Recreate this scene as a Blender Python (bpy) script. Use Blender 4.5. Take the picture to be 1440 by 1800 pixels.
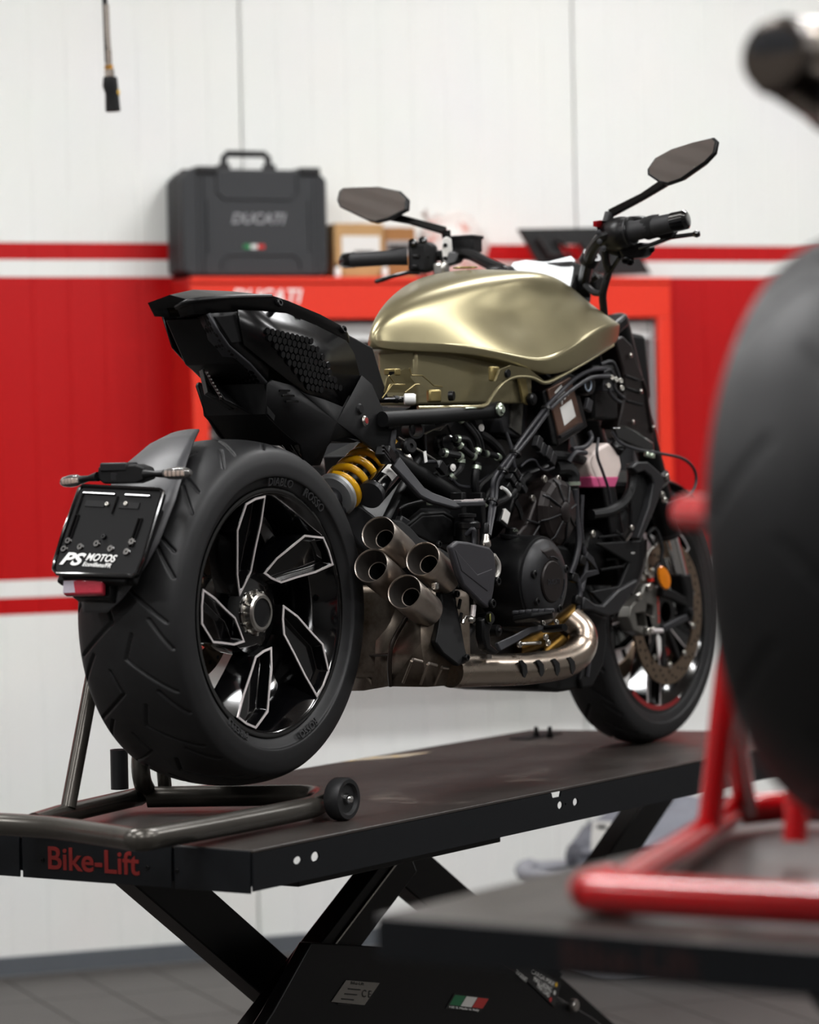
import bpy, math, random
from mathutils import Vector, Matrix, Euler
import numpy as np
random.seed(7)
sc = bpy.context.scene
COL = sc.collection
for _o in list(bpy.data.objects):
    bpy.data.objects.remove(_o)

# ------------------------------------------------------------------ camera
cam_d = bpy.data.cameras.new('camera'); cam = bpy.data.objects.new('camera', cam_d); COL.objects.link(cam)
cam_d.sensor_fit = 'VERTICAL'; cam_d.sensor_height = 36.0; cam_d.lens = 5494.9 / 1800 * 36.0
_r, _u, _f = Vector((0.9306,-0.3654,-0.0207)), Vector((0.0266,0.0111,0.9996)), Vector((0.365,0.9308,-0.0201))
cam.matrix_world = Matrix(((_r.x, _u.x, -_f.x, 0), (_r.y, _u.y, -_f.y, 0), (_r.z, _u.z, -_f.z, 0), (0, 0, 0, 1)))
cam.location = (-2.1412,-8.7502,1.4848)
cam_d.clip_start = 0.05; cam_d.clip_end = 60
cam_d.dof.use_dof = True; cam_d.dof.focus_distance = 6.0; cam_d.dof.aperture_fstop = 2.6
sc.camera = cam

# ------------------------------------------------------------------ world and ceiling lights
wld = bpy.data.worlds.new('world'); sc.world = wld; wld.use_nodes = True
wld.node_tree.nodes['Background'].inputs[0].default_value = (0.9, 0.95, 1.0, 1)
wld.node_tree.nodes['Background'].inputs[1].default_value = 0.3
CEIL = 4.2
LAMPS = [(-4.6, -2.6), (-4.6, -5.6), (-1.4, -1.9), (-1.4, -4.6), (-1.4, -7.4), (1.9, -1.9), (1.9, -4.6), (1.9, -7.4), (5.0, -2.6), (5.0, -5.6)]
LAMP_W = 59.0
for _x, _y in LAMPS:
    ld = bpy.data.lights.new('ceiling_lamp_light', 'AREA'); ld.shape = 'RECTANGLE'; ld.size = 1.5; ld.size_y = 0.24
    ld.energy = LAMP_W; ld.color = (0.985, 0.99, 1.0)
    lo = bpy.data.objects.new('ceiling_lamp_light', ld); COL.objects.link(lo); lo.location = (_x, _y, CEIL - 0.30)
for _x, _y in LAMPS:                                   # added upward lights, brightening the ceiling that the mirrors reflect
    ld = bpy.data.lights.new('added_ceiling_uplight', 'AREA'); ld.shape = 'RECTANGLE'; ld.size = 1.5; ld.size_y = 0.12
    ld.energy = 24.0; ld.color = (0.985, 0.99, 1.0)
    lo = bpy.data.objects.new('added_ceiling_uplight', ld); COL.objects.link(lo); lo.location = (_x, _y, CEIL - 0.20); lo.rotation_euler = (math.pi, 0, 0)
vs = sc.view_settings
vs.view_transform = 'Standard'; vs.look = 'None'; vs.gamma = 1.0; vs.use_curve_mapping = False
vs.exposure = 0.21

# ------------------------------------------------------------------ helpers
def hexc(h):
    h = h.lstrip('#'); c = [int(h[i:i+2], 16) / 255 for i in (0, 2, 4)]
    return tuple(v / 12.92 if v <= 0.04045 else ((v + 0.055) / 1.055) ** 2.4 for v in c) + (1,)
MATS = {}
def mat(name, col, metal=0.0, rough=0.5, var=0.08, rvar=0.1, scale=40, bump=0.0, bscale=None, coat=0.0, spec=0.5, trans=0.0, ior=1.45, emis=None, estr=0.0, alpha=1.0, aniso=0.0, col2=None, c2scale=6, c2lo=0.5, c2hi=0.7):
    if name in MATS: return MATS[name]
    m = bpy.data.materials.new(name); m.use_nodes = True; MATS[name] = m
    nt = m.node_tree; N = nt.nodes; L = nt.links; b = N['Principled BSDF']
    c = hexc(col) if isinstance(col, str) else col
    b.inputs['Metallic'].default_value = metal; b.inputs['Roughness'].default_value = rough
    b.inputs['Coat Weight'].default_value = coat; b.inputs['Coat Roughness'].default_value = 0.05
    b.inputs['Specular IOR Level'].default_value = spec; b.inputs['IOR'].default_value = ior
    b.inputs['Transmission Weight'].default_value = trans; b.inputs['Alpha'].default_value = alpha
    b.inputs['Anisotropic'].default_value = aniso
    if emis: b.inputs['Emission Color'].default_value = hexc(emis); b.inputs['Emission Strength'].default_value = estr
    tc = N.new('ShaderNodeTexCoord'); no = N.new('ShaderNodeTexNoise')
    no.inputs['Scale'].default_value = scale; no.inputs['Detail'].default_value = 5
    L.new(tc.outputs['Object'], no.inputs['Vector'])
    mx = N.new('ShaderNodeMix'); mx.data_type = 'RGBA'
    mx.inputs['A'].default_value = tuple(v * (1 - var) for v in c[:3]) + (1,); mx.inputs['B'].default_value = tuple(min(1, v * (1 + var)) for v in c[:3]) + (1,)
    L.new(no.outputs['Fac'], mx.inputs['Factor'])
    out = mx.outputs['Result']
    if col2:
        n2 = N.new('ShaderNodeTexNoise'); n2.inputs['Scale'].default_value = c2scale; n2.inputs['Detail'].default_value = 6; n2.inputs['Roughness'].default_value = 0.65
        L.new(tc.outputs['Object'], n2.inputs['Vector'])
        rp = N.new('ShaderNodeValToRGB'); rp.color_ramp.elements[0].position = c2lo; rp.color_ramp.elements[1].position = c2hi
        L.new(n2.outputs['Fac'], rp.inputs['Fac'])
        m2 = N.new('ShaderNodeMix'); m2.data_type = 'RGBA'; m2.inputs['B'].default_value = hexc(col2)
        L.new(rp.outputs['Color'], m2.inputs['Factor']); L.new(out, m2.inputs['A']); out = m2.outputs['Result']
    L.new(out, b.inputs['Base Color'])
    mr = N.new('ShaderNodeMapRange'); mr.inputs['To Min'].default_value = max(0.02, rough * (1 - rvar)); mr.inputs['To Max'].default_value = min(1, rough * (1 + rvar))
    L.new(no.outputs['Fac'], mr.inputs['Value']); L.new(mr.outputs['Result'], b.inputs['Roughness'])
    if bump > 0:
        nb = N.new('ShaderNodeTexNoise'); nb.inputs['Scale'].default_value = bscale or scale * 4; nb.inputs['Detail'].default_value = 4
        L.new(tc.outputs['Object'], nb.inputs['Vector'])
        bp = N.new('ShaderNodeBump'); bp.inputs['Strength'].default_value = bump; bp.inputs['Distance'].default_value = 0.002
        L.new(nb.outputs['Fac'], bp.inputs['Height']); L.new(bp.outputs['Normal'], b.inputs['Normal'])
    return m

V = Vector
def link(o, parent=None):
    COL.objects.link(o)
    if parent is not None: o.parent = parent
    return o
def empty(name, loc=(0, 0, 0), rz=0.0, parent=None):
    o = bpy.data.objects.new(name, None); o.empty_display_size = 0.05; link(o, parent); o.location = loc; o.rotation_euler = (0, 0, rz); return o
def tag(o, label=None, cat=None, group=None, kind=None):
    if label: o['label'] = label
    if cat: o['category'] = cat
    if group: o['group'] = group
    if kind: o['kind'] = kind
    return o
def mesh(name, geo, m=None, smooth=35, ):
    vs_, fs_ = geo
    me = bpy.data.meshes.new(name); me.from_pydata([tuple(v) for v in vs_], [], fs_); me.update()
    if m: me.materials.append(m)
    if smooth and len(me.polygons):
        me.polygons.foreach_set('use_smooth', [True] * len(me.polygons)); me.set_sharp_from_angle(angle=math.radians(smooth))
    return me
def obj(name, geo, m, parent=None, bevel=0, seg=2, smooth=35, sub=0, solid=0, label=None):
    me = mesh(name, geo, m, smooth if not sub else 180)
    o = bpy.data.objects.new(name, me); link(o, parent)
    if solid:
        md = o.modifiers.new('solid', 'SOLIDIFY'); md.thickness = solid; md.offset = 0
    if bevel:
        md = o.modifiers.new('bevel', 'BEVEL'); md.width = bevel; md.segments = seg; md.limit_method = 'ANGLE'; md.angle_limit = math.radians(28); md.harden_normals = False
    if sub:
        md = o.modifiers.new('sub', 'SUBSURF'); md.levels = sub; md.render_levels = sub
    if label: o['label'] = label
    return o
def inst(name, me, loc, parent, axis=(0, -1, 0), scale=1.0, roll=0.0):
    o = bpy.data.objects.new(name, me); link(o, parent); o.location = loc
    q = V((0, 0, 1)).rotation_difference(V(axis).normalized())
    o.rotation_mode = 'QUATERNION'; o.rotation_quaternion = q @ Euler((0, 0, roll)).to_quaternion()
    o.scale = (scale,) * 3 if not isinstance(scale, tuple) else scale
    return o
def merge(*gs):
    vs_, fs_ = [], []
    for g in gs:
        k = len(vs_); vs_ += list(g[0]); fs_ += [tuple(i + k for i in f) for f in g[1]]
    return vs_, fs_
def xf(g, M):
    return [M @ V(v) for v in g[0]], g[1]
def box(c, s, rot=None):
    hx, hy, hz = s[0] / 2, s[1] / 2, s[2] / 2
    vs_ = [V((x * hx, y * hy, z * hz)) for x in (-1, 1) for y in (-1, 1) for z in (-1, 1)]
    if rot is not None:
        R = Euler(rot).to_matrix() if not isinstance(rot, Matrix) else rot
        vs_ = [R @ v for v in vs_]
    vs_ = [v + V(c) for v in vs_]
    return vs_, [(0, 1, 3, 2), (4, 6, 7, 5), (0, 4, 5, 1), (2, 3, 7, 6), (0, 2, 6, 4), (1, 5, 7, 3)]
def frame_box(a, b, w, h, up=(0, 0, 1)):
    # a bar from a to b, w wide across and h high along up
    a, b = V(a), V(b); d = (b - a).normalized(); u = V(up); s = d.cross(u).normalized(); u = s.cross(d)
    vs_ = []
    for p in (a, b):
        for i, j in ((-1, -1), (1, -1), (1, 1), (-1, 1)): vs_.append(p + s * (i * w / 2) + u * (j * h / 2))
    return vs_, [(0, 3, 2, 1), (4, 5, 6, 7), (0, 1, 5, 4), (1, 2, 6, 5), (2, 3, 7, 6), (3, 0, 4, 7)]
def smoothpts(pts, n=8, closed=False):
    pts = [V(p) for p in pts]; out = []; k = len(pts)
    rng = range(k) if closed else range(k - 1)
    for i in rng:
        p1, p2 = pts[i], pts[(i + 1) % k]
        p0 = pts[i - 1] if (i > 0 or closed) else p1 * 2 - p2
        p3 = pts[(i + 2) % k] if (i + 2 < k or closed) else p2 * 2 - p1
        for j in range(n):
            t = j / n
            out.append(0.5 * ((2 * p1) + (p2 - p0) * t + (2 * p0 - 5 * p1 + 4 * p2 - p3) * t * t + (3 * p1 - p0 - 3 * p2 + p3) * t ** 3))
    if not closed: out.append(pts[-1])
    return out
def tube(pts, r, n=12, closed=False, caps=True, smooth=0, inner=0):
    pts = smoothpts(pts, smooth, closed) if smooth else [V(p) for p in pts]
    k = len(pts); rs = r if isinstance(r, (list, tuple)) else None
    vs_, fs_ = [], []
    t0 = (pts[1] - pts[0]).normalized(); nrm = t0.orthogonal().normalized()
    for i, p in enumerate(pts):
        if closed: t = (pts[(i + 1) % k] - pts[i - 1]).normalized()
        else: t = (pts[min(i + 1, k - 1)] - pts[max(i - 1, 0)]).normalized()
        nrm = (nrm - t * nrm.dot(t)).normalized(); bn = t.cross(nrm)
        if rs: 
            f = i / (k - 1) * (len(rs) - 1); a = int(min(f, len(rs) - 2)); rr = rs[a] + (rs[a + 1] - rs[a]) * (f - a)
        else: rr = r
        for j in range(n):
            a = 2 * math.pi * j / n; vs_.append(p + nrm * (rr * math.cos(a)) + bn * (rr * math.sin(a)))
    for i in range(k if closed else k - 1):
        for j in range(n):
            a = i * n + j; b = i * n + (j + 1) % n; c = ((i + 1) % k) * n
            fs_.append((a, b, c + (j + 1) % n, c + j))
    if caps and not closed:
        fs_.append(tuple(range(n - 1, -1, -1))); fs_.append(tuple((k - 1) * n + j for j in range(n)))
    return vs_, fs_
def basis(axis):
    w = V(axis).normalized(); u = (V((0, 0, 1)) if abs(w.z) < 0.95 else V((1, 0, 0))); u = (u - w * u.dot(w)).normalized(); return u, w.cross(u), w
def lathe(prof, o=(0, 0, 0), axis=(0, 0, 1), n=32, close=False, caps=True):
    # prof: (radius, height) pairs along the axis
    u, v, w = basis(axis); o = V(o); vs_, fs_ = [], []
    for (r, h) in prof:
        for j in range(n):
            a = 2 * math.pi * j / n; vs_.append(o + w * h + u * (r * math.cos(a)) + v * (r * math.sin(a)))
    k = len(prof)
    for i in range(k if close else k - 1):
        i2 = (i + 1) % k
        for j in range(n):
            fs_.append((i * n + j, i * n + (j + 1) % n, i2 * n + (j + 1) % n, i2 * n + j))
    if not close and caps:
        if prof[0][0] > 1e-6: fs_.append(tuple(range(n - 1, -1, -1)))
        if prof[-1][0] > 1e-6: fs_.append(tuple((k - 1) * n + j for j in range(n)))
    return vs_, fs_
def prism(poly, d):
    # poly: 3d outline, d: extrusion vector (or one end offset per side)
    d = V(d); k = len(poly); a = [V(p) for p in poly]; nn = V((0, 0, 0))
    for i in range(k): nn += a[i].cross(a[(i + 1) % k])
    vs_ = a + [p + d for p in a]
    f0, f1_ = tuple(range(k)), tuple(range(k, 2 * k))
    fs_ = [f0[::-1] if nn.dot(d) > 0 else f0, f1_ if nn.dot(d) > 0 else f1_[::-1]]
    for i in range(k):
        j = (i + 1) % k
        fs_.append((i, j, k + j, k + i) if nn.dot(d) > 0 else (j, i, k + i, k + j))
    return vs_, fs_
def loft(secs, cap=True, closed=True):
    n = len(secs[0]); vs_ = [V(p) for s in secs for p in s]; fs_ = []
    for i in range(len(secs) - 1):
        for j in range(n if closed else n - 1):
            a = i * n + j; b = i * n + (j + 1) % n; fs_.append((a, b, b + n, a + n))
    if cap and closed:
        fs_.append(tuple(range(n - 1, -1, -1))); fs_.append(tuple((len(secs) - 1) * n + j for j in range(n)))
    return vs_, fs_
def strap(pts, w, th, up):
    # flat bar along points: w across, th along up
    pts = [V(p) for p in pts]; secs = []; up = V(up)
    for i, p in enumerate(pts):
        t = (pts[min(i + 1, len(pts) - 1)] - pts[max(i - 1, 0)]).normalized(); s = t.cross(up).normalized(); u = s.cross(t)
        ww = w[i] if isinstance(w, (list, tuple)) else w
        secs.append([p + s * ww / 2 + u * th / 2, p + s * ww / 2 - u * th / 2, p - s * ww / 2 - u * th / 2, p - s * ww / 2 + u * th / 2])
    return loft(secs)
def area2(p): return sum(p[i][0] * p[(i + 1) % len(p)][1] - p[(i + 1) % len(p)][0] * p[i][1] for i in range(len(p))) / 2
def inset2(p, d):
    k = len(p); s = 1 if area2(p) > 0 else -1; out = []
    for i in range(k):
        a, b, c = V(p[i - 1]), V(p[i]), V(p[(i + 1) % k])
        e1 = (b - a).normalized(); e2 = (c - b).normalized(); n1 = V((-e1.y, e1.x)) * s; n2 = V((-e2.y, e2.x)) * s
        q = (n1 + n2); q = q / max(0.3, 1 + n1.dot(n2)); out.append((b.x + q.x * d, b.y + q.y * d))
    return out
def text(name, s, m, parent, o, xd, yd, h=None, w=None, depth=0.001, shear=0.0, bold=0.0, space=1.0, label=None):
    cu = bpy.data.curves.new(name, 'FONT'); cu.body = s; cu.size = 1.0; cu.extrude = 0.0; cu.shear = shear; cu.offset = bold; cu.space_character = space; cu.resolution_u = 4
    to = bpy.data.objects.new(name, cu); COL.objects.link(to)
    dg = bpy.context.evaluated_depsgraph_get(); me0 = bpy.data.meshes.new_from_object(to.evaluated_get(dg))
    bpy.data.objects.remove(to); bpy.data.curves.remove(cu)
    P = [v.co.copy() for v in me0.vertices]; F = [tuple(p.vertices) for p in me0.polygons]; bpy.data.meshes.remove(me0)
    x0, x1 = min(p.x for p in P), max(p.x for p in P); y0, y1 = min(p.y for p in P), max(p.y for p in P)
    sx = (w / (x1 - x0)) if w else h / (y1 - y0); sy = (h / (y1 - y0)) if h else sx
    return [((p.x - x0) * sx, (p.y - y0) * sy) for p in P], F, ((x1 - x0) * sx, (y1 - y0) * sy)
def text_obj(name, s, m, parent, o, xd, yd, h=None, w=None, depth=0.001, label=None, **k):
    P, F, sz = text(name, s, m, parent, o, xd, yd, h, w, depth, **k)
    o, xd, yd = V(o), V(xd).normalized(), V(yd).normalized(); n = xd.cross(yd)
    k_ = len(P); vs_ = [o + xd * p[0] + yd * p[1] + n * depth for p in P] + [o + xd * p[0] + yd * p[1] for p in P]
    edges = {}
    for f in F:
        for i in range(len(f)):
            e = (f[i], f[(i + 1) % len(f)]); edges[e] = edges.get(e, 0) + 1
    fs_ = list(F) + [tuple(i + k_ for i in f[::-1]) for f in F]
    fs_ += [(a, a + k_, b + k_, b) for (a, b) in edges if (b, a) not in edges]
    return obj(name, (vs_, fs_), m, parent, smooth=0, label=label)
def mirror(g): return [V((v[0], -v[1], v[2])) for v in g[0]], [f[::-1] for f in g[1]]
def boltmesh(name, m, r=0.006, h=0.006):
    g = lathe([(0, 0), (r * 1.0, 0), (r, h * 0.75), (r * 0.85, h), (r * 0.5, h), (r * 0.5, h * 0.45), (0, h * 0.45)], n=14)
    return mesh(name, g, m, 30)

# ------------------------------------------------------------------ materials
M = dict(
 rubber=mat('tyre_rubber', '#1b1b1c', rough=0.5, var=0.12, scale=30, bump=0.05, bscale=500, spec=0.4, col2='#212122', c2scale=9, c2lo=0.5, c2hi=0.8),
 hose=mat('hose_rubber', '#0f0f10', rough=0.45, var=0.1, spec=0.35),
 gloss=mat('gloss_black', '#050506', rough=0.12, var=0.05, coat=0.6),
 satin=mat('satin_black', '#0a0a0b', rough=0.36, var=0.08, spec=0.3),
 carrier=mat('carrier_black', '#070708', rough=0.42, var=0.05, spec=0.14),
 tailg=mat('tail_gloss', '#060607', rough=0.24, var=0.05, spec=0.4),
 matte=mat('matte_black', '#0d0d0e', rough=0.55, var=0.1, bump=0.05, bscale=900, spec=0.25),
 grey=mat('cast_grey', '#2c2c2f', metal=0.35, rough=0.5, var=0.1, bump=0.06, bscale=700),
 dgrey=mat('dark_grey_cover', '#1c1c1e', metal=0.25, rough=0.45, var=0.08, bump=0.04, bscale=900),
 magnes=mat('bronze_black_magnesium', '#1c1615', metal=0.4, rough=0.42, var=0.1),
 gold=mat('gold_paint', '#8b8366', metal=0.72, rough=0.31, var=0.03, rvar=0.06, coat=0.0),
 goldin=mat('gold_raw_steel', '#958659', metal=0.8, rough=0.38, var=0.1),
 steel=mat('steel', '#b9b6b0', metal=1.0, rough=0.28, var=0.06),
 chrome=mat('chrome', '#e2e2e2', metal=1.0, rough=0.08, var=0.02),
 alu=mat('machined_aluminium', '#e6dedd', metal=0.5, rough=0.34, var=0.05),
 titan=mat('brushed_titanium', '#b7ada3', metal=1.0, rough=0.36, var=0.08, scale=18, col2='#a08f82', c2scale=7),
 muff=mat('heat_stained_steel', '#857a6e', metal=0.7, rough=0.42, var=0.2, scale=16, col2='#4a3c2c', c2scale=14, c2lo=0.45, c2hi=0.75, bump=0.15, bscale=60),
 header=mat('brushed_header_steel', '#b2a597', metal=1.0, rough=0.27, var=0.08, scale=20, col2='#8d6f5c', c2scale=5, c2lo=0.5, c2hi=0.8),
 goldpipe=mat('gold_tinted_pipe', '#8a6a34', metal=1.0, rough=0.35, var=0.15),
 yellow=mat('yellow_spring', '#d9a114', rough=0.3, var=0.03, coat=0.3),
 plate=mat('zinc_clamp', '#c9d6c4', metal=0.9, rough=0.3, var=0.1),
 white=mat('white_plastic', '#e6e6e3', rough=0.4, var=0.03),
 label=mat('white_label', '#d8d6d2', rough=0.5, var=0.04),
 labelb=mat('bronze_ecu_case', '#6d5347', metal=0.6, rough=0.4, var=0.1),
 amber=mat('amber_reflector', '#d6780f', rough=0.2, var=0.1, scale=200, coat=0.5),
 redp=mat('red_plastic', '#b0121c', rough=0.3, var=0.05, coat=0.3),
 redlens=mat('red_lens', '#b02a3c', rough=0.15, var=0.2, scale=120, coat=0.6),
 clear=mat('clear_lens', '#dcd8d4', rough=0.06, var=0.03, trans=0.9, coat=0.3),
 orange=mat('orange_led', '#ead3c4', rough=0.35),
 glass=mat('mirror_glass', '#f0f0f0', metal=1.0, rough=0.02, var=0.0),
 film=mat('white_protective_film', '#eff4f6', rough=0.25, var=0.03, coat=0.3),
 coolant=mat('milky_tank', '#d8c9c2', rough=0.35, var=0.04),
 pink=mat('pink_coolant', '#c4527e', rough=0.35, var=0.05),
 cable=mat('cable_sleeve', '#26262a', rough=0.42, var=0.1),
 disc=mat('brake_disc_steel', '#9a8672', metal=1.0, rough=0.32, var=0.08),
 redtag=mat('red_print', '#d42a1c', rough=0.4),
)
ORI = V((-0.3305,-3.1792,0.8)); RZ = math.radians(35.4)
def place(name): return empty(name, ORI, RZ)
def Wp(p):
    # bike/lift coordinates (x forward, y left, z above the lift top) to room coordinates
    c, s = math.cos(RZ), math.sin(RZ); return V((ORI.x + c * p[0] - s * p[1], ORI.y + s * p[0] + c * p[1], ORI.z + p[2]))

# ================================================================== the room
def bands(name, z):
    # white steel panels painted with red bands at fixed heights above the floor
    m = bpy.data.materials.new(name); m.use_nodes = True; nt = m.node_tree; N = nt.nodes; L = nt.links; b = N['Principled BSDF']
    tc = N.new('ShaderNodeTexCoord'); sp = N.new('ShaderNodeSeparateXYZ'); L.new(tc.outputs['Object'], sp.inputs[0])
    dv = N.new('ShaderNodeMath'); dv.operation = 'DIVIDE'; dv.inputs[1].default_value = 4.2; L.new(sp.outputs['Z'], dv.inputs[0])
    rp = N.new('ShaderNodeValToRGB'); cr = rp.color_ramp; cr.interpolation = 'CONSTANT'
    W, R = hexc('#e2e3e0'), hexc('#b00408')
    cr.elements[0].position = 0; cr.elements[0].color = W; cr.elements[1].position = z[0] / 4.2; cr.elements[1].color = R
    for k, zz in enumerate(z[1:]):
        e = cr.elements.new(zz / 4.2); e.color = W if k % 2 == 0 else R
    L.new(dv.outputs[0], rp.inputs['Fac'])
    no = N.new('ShaderNodeTexNoise'); no.inputs['Scale'].default_value = 3; no.inputs['Detail'].default_value = 6; L.new(tc.outputs['Object'], no.inputs['Vector'])
    mx = N.new('ShaderNodeMix'); mx.data_type = 'RGBA'; mx.blend_type = 'MULTIPLY'; mx.inputs['Factor'].default_value = 0.06
    L.new(rp.outputs['Color'], mx.inputs['A']); L.new(no.outputs['Color'], mx.inputs['B']); L.new(mx.outputs['Result'], b.inputs['Base Color'])
    mr = N.new('ShaderNodeMapRange'); mr.inputs['To Min'].default_value = 0.38; mr.inputs['To Max'].default_value = 0.5; L.new(no.outputs['Fac'], mr.inputs['Value']); L.new(mr.outputs['Result'], b.inputs['Roughness']); b.inputs['Specular IOR Level'].default_value = 0.3
    return m
m_wall = bands('painted_wall_panel', [1.024, 1.073, 1.131, 1.988, 2.050, 2.096])
m_plain = mat('grey_wall_paint', '#8f8f8d', rough=0.5, var=0.03)
X0, X1, Y0, H = -6.6, 8.2, -12.0, CEIL
PW, S0 = 1.074, 0.786
wb = tag(obj('wall_back', box(((X0 + X1) / 2, 0.09, H / 2), (X1 - X0, 0.12, H)), m_plain), kind='structure')
def panel_mesh():
    w = PW - 0.005; k = 10; prof = [(0.0, 0.02), (0.0, 0.004), (0.005, 0.0)]
    for i in range(1, k):
        x = w * i / k; prof += [(x - 0.006, 0.0), (x - 0.0035, 0.0022), (x + 0.0035, 0.0022), (x + 0.006, 0.0)]
    prof += [(w - 0.005, 0.0), (w, 0.004), (w, 0.02)]
    g = loft([[(x, y, 0) for x, y in prof], [(x, y, H) for x, y in prof]], cap=True)
    return mesh('panel', (g[0], [f[::-1] for f in g[1]]), m_wall, 25)
pm = panel_mesh()
for k in range(-7, 7):
    x = S0 + k * PW
    if x < X0 or x + PW > X1: continue
    o = bpy.data.objects.new('panel', pm); link(o, wb); o.location = (x + 0.0025, 0, 0)
tag(obj('baseboard_back', box(((X0 + X1) / 2, -0.006, 0.027), (X1 - X0, 0.012, 0.054)), mat('grey_skirting', '#565a5f', rough=0.5), bevel=0.003), kind='structure')
tag(obj('wall_left', box((X0 - 0.06, (Y0) / 2, H / 2), (0.12, -Y0 + 0.2, H)), m_plain), kind='structure')
tag(obj('wall_right', box((X1 + 0.06, (Y0) / 2, H / 2), (0.12, -Y0 + 0.2, H)), m_plain), kind='structure')
tag(obj('wall_front', box(((X0 + X1) / 2, Y0 - 0.06, H / 2), (X1 - X0, 0.12, H)), m_plain), kind='structure')
fl = tag(obj('floor', box(((X0 + X1) / 2, Y0 / 2, -0.055), (X1 - X0, -Y0, 0.1)), mat('dark_tile_joint', '#262422', rough=0.8, var=0.1)), kind='structure')
m_tile = mat('grey_floor_tile', '#3f3c39', rough=0.45, var=0.12, scale=5, col2='#383430', c2scale=3, bump=0.05)
TX, TY = 0.2135, 0.4270
def tmesh(w, d, nm):
    return mesh(nm, box((w / 2, d / 2, -0.003), (w, d, 0.0065)), m_tile, 0)
tm = tmesh(TX - 0.004, TY - 0.004, 'tile')
for i in range(-7, 14):
    for j in range(-5, 0):
        o = bpy.data.objects.new('tile', tm); COL.objects.link(o); o.parent = fl; o.location = (0.002 + i * TX, j * TY - 0.014, 0.0)
def slab(x0, x1, y0, y1): return box(((x0 + x1) / 2, (y0 + y1) / 2, -0.003), (x1 - x0, y1 - y0, 0.0065))
ty = -5 * TY - 0.018
far = merge(slab(X0, 0.002 - 7 * TX - 0.004, ty, -0.014), slab(0.002 + 14 * TX, X1, ty, -0.014), slab(X0, X1, Y0, ty - 0.004))
m_field = m_tile.copy(); m_field.name = 'grey_floor_tile_field'; _nt = m_field.node_tree; _b = _nt.nodes['Principled BSDF']; _src = _b.inputs['Base Color'].links[0].from_socket
_bk = _nt.nodes.new('ShaderNodeTexBrick'); _bk.offset = 0.0; _bk.inputs['Scale'].default_value = 1.0; _bk.inputs['Brick Width'].default_value = TX; _bk.inputs['Row Height'].default_value = TY; _bk.inputs['Mortar Size'].default_value = 0.002; _bk.inputs['Mortar'].default_value = hexc('#262422')
_tc = _nt.nodes.new('ShaderNodeTexCoord'); _nt.links.new(_tc.outputs['Object'], _bk.inputs['Vector']); _nt.links.new(_src, _bk.inputs['Color1']); _nt.links.new(_src, _bk.inputs['Color2']); _nt.links.new(_bk.outputs['Color'], _b.inputs['Base Color'])
o = obj('tile_field', far, m_field, fl, smooth=0); o['kind'] = 'stuff'
ce = tag(obj('ceiling', box(((X0 + X1) / 2, Y0 / 2, H + 0.08), (X1 - X0, -Y0, 0.1)), mat('ceiling_joint', '#2b2826', rough=0.8)), kind='structure')
cp_ = []; _x = X0
while _x < X1 - 0.11:
    cp_ += [(_x, 0.0), (_x + 0.085, 0.0), (_x + 0.088, 0.028), (_x + 0.107, 0.028)]; _x += 0.11
g = loft([[(x, Y0, H + z) for x, z in cp_], [(x, 0, H + z) for x, z in cp_]], cap=False, closed=False)
obj('corrugated_sheet', g, mat('ceiling_sheet', '#cbc6bf', rough=0.6, var=0.04), ce, smooth=0)
m_diff = mat('lamp_diffuser', '#ffffff', rough=0.4, emis='#fff6e8', estr=4.0); m_hous = mat('lamp_housing', '#cfcfcc', rough=0.4)
lh = mesh('housing', prism([(-0.78, -0.15, 0.02), (-0.78, 0.15, 0.02), (-0.78, 0.08, 0.09), (-0.78, -0.08, 0.09)], (1.56, 0, 0)), m_hous, 0)
ldm = mesh('diffuser', box((0, 0, 0.0225), (1.5, 0.24, 0.005)), m_diff, 0)
rod = mesh('suspension_rod', tube([(0, 0, 0.085), (0, 0, 0.30)], 0.004, 8), m_hous)
for x, y in LAMPS:
    t = empty('ceiling_light', (x, y, CEIL - 0.30)); tag(t, 'long suspended ceiling lamp with white diffuser above the workshop', 'lamp', 'ceiling lamps above the workshop')
    for nm, me in (('housing', lh), ('diffuser', ldm)):
        o = bpy.data.objects.new(nm, me); link(o, t)
    for s in (-0.6, 0.6):
        o = bpy.data.objects.new('suspension_rod', rod); link(o, t); o.location = (s, 0, 0)

# ================================================================== wall cabinet and what stands on it
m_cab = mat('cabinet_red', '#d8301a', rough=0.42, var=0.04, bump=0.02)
m_blk = mat('black_board', '#17181a', rough=0.6, var=0.1)
CX0, CX1, CZ0, CZ1, CD = 0.556, 2.078, 0.93, 1.99, -0.20
cab = tag(empty('tool_cabinet', (CX0, 0, CZ0)), 'open red wall cabinet with black tool board behind the motorcycle', 'cabinet')
def cb(nm, x0, x1, y0, y1, z0, z1, m, bv=0.003, par=None):
    return obj(nm, box(((x0 + x1) / 2 - CX0, (y0 + y1) / 2, (z0 + z1) / 2 - CZ0), (x1 - x0, y1 - y0, z1 - z0)), m, par or cab, bevel=bv)
cb('side_panel', CX0, CX0 + 0.018, CD + 0.02, -0.001, CZ0, CZ1, mat('shaded_cabinet_red', '#b3140f', rough=0.45))  # same red as the front, with the side's shade put into the colour
cb('side_panel', CX1 - 0.018, CX1, CD + 0.02, -0.001, CZ0, CZ1, MATS['shaded_cabinet_red'])
cb('top_panel', CX0 + 0.018, CX1 - 0.018, CD + 0.02, -0.001, CZ1 - 0.018, CZ1, m_cab)
cb('bottom_panel', CX0 + 0.018, CX1 - 0.018, CD + 0.02, -0.001, CZ0, CZ0 + 0.018, m_cab)
hd = cb('header', CX0, CX1, CD, CD + 0.02, CZ1 - 0.122, CZ1 - 0.018, m_cab)
cb('header_lip', CX0, CX1, CD - 0.006, CD + 0.02, CZ1 - 0.0175, CZ1, m_cab)
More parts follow.
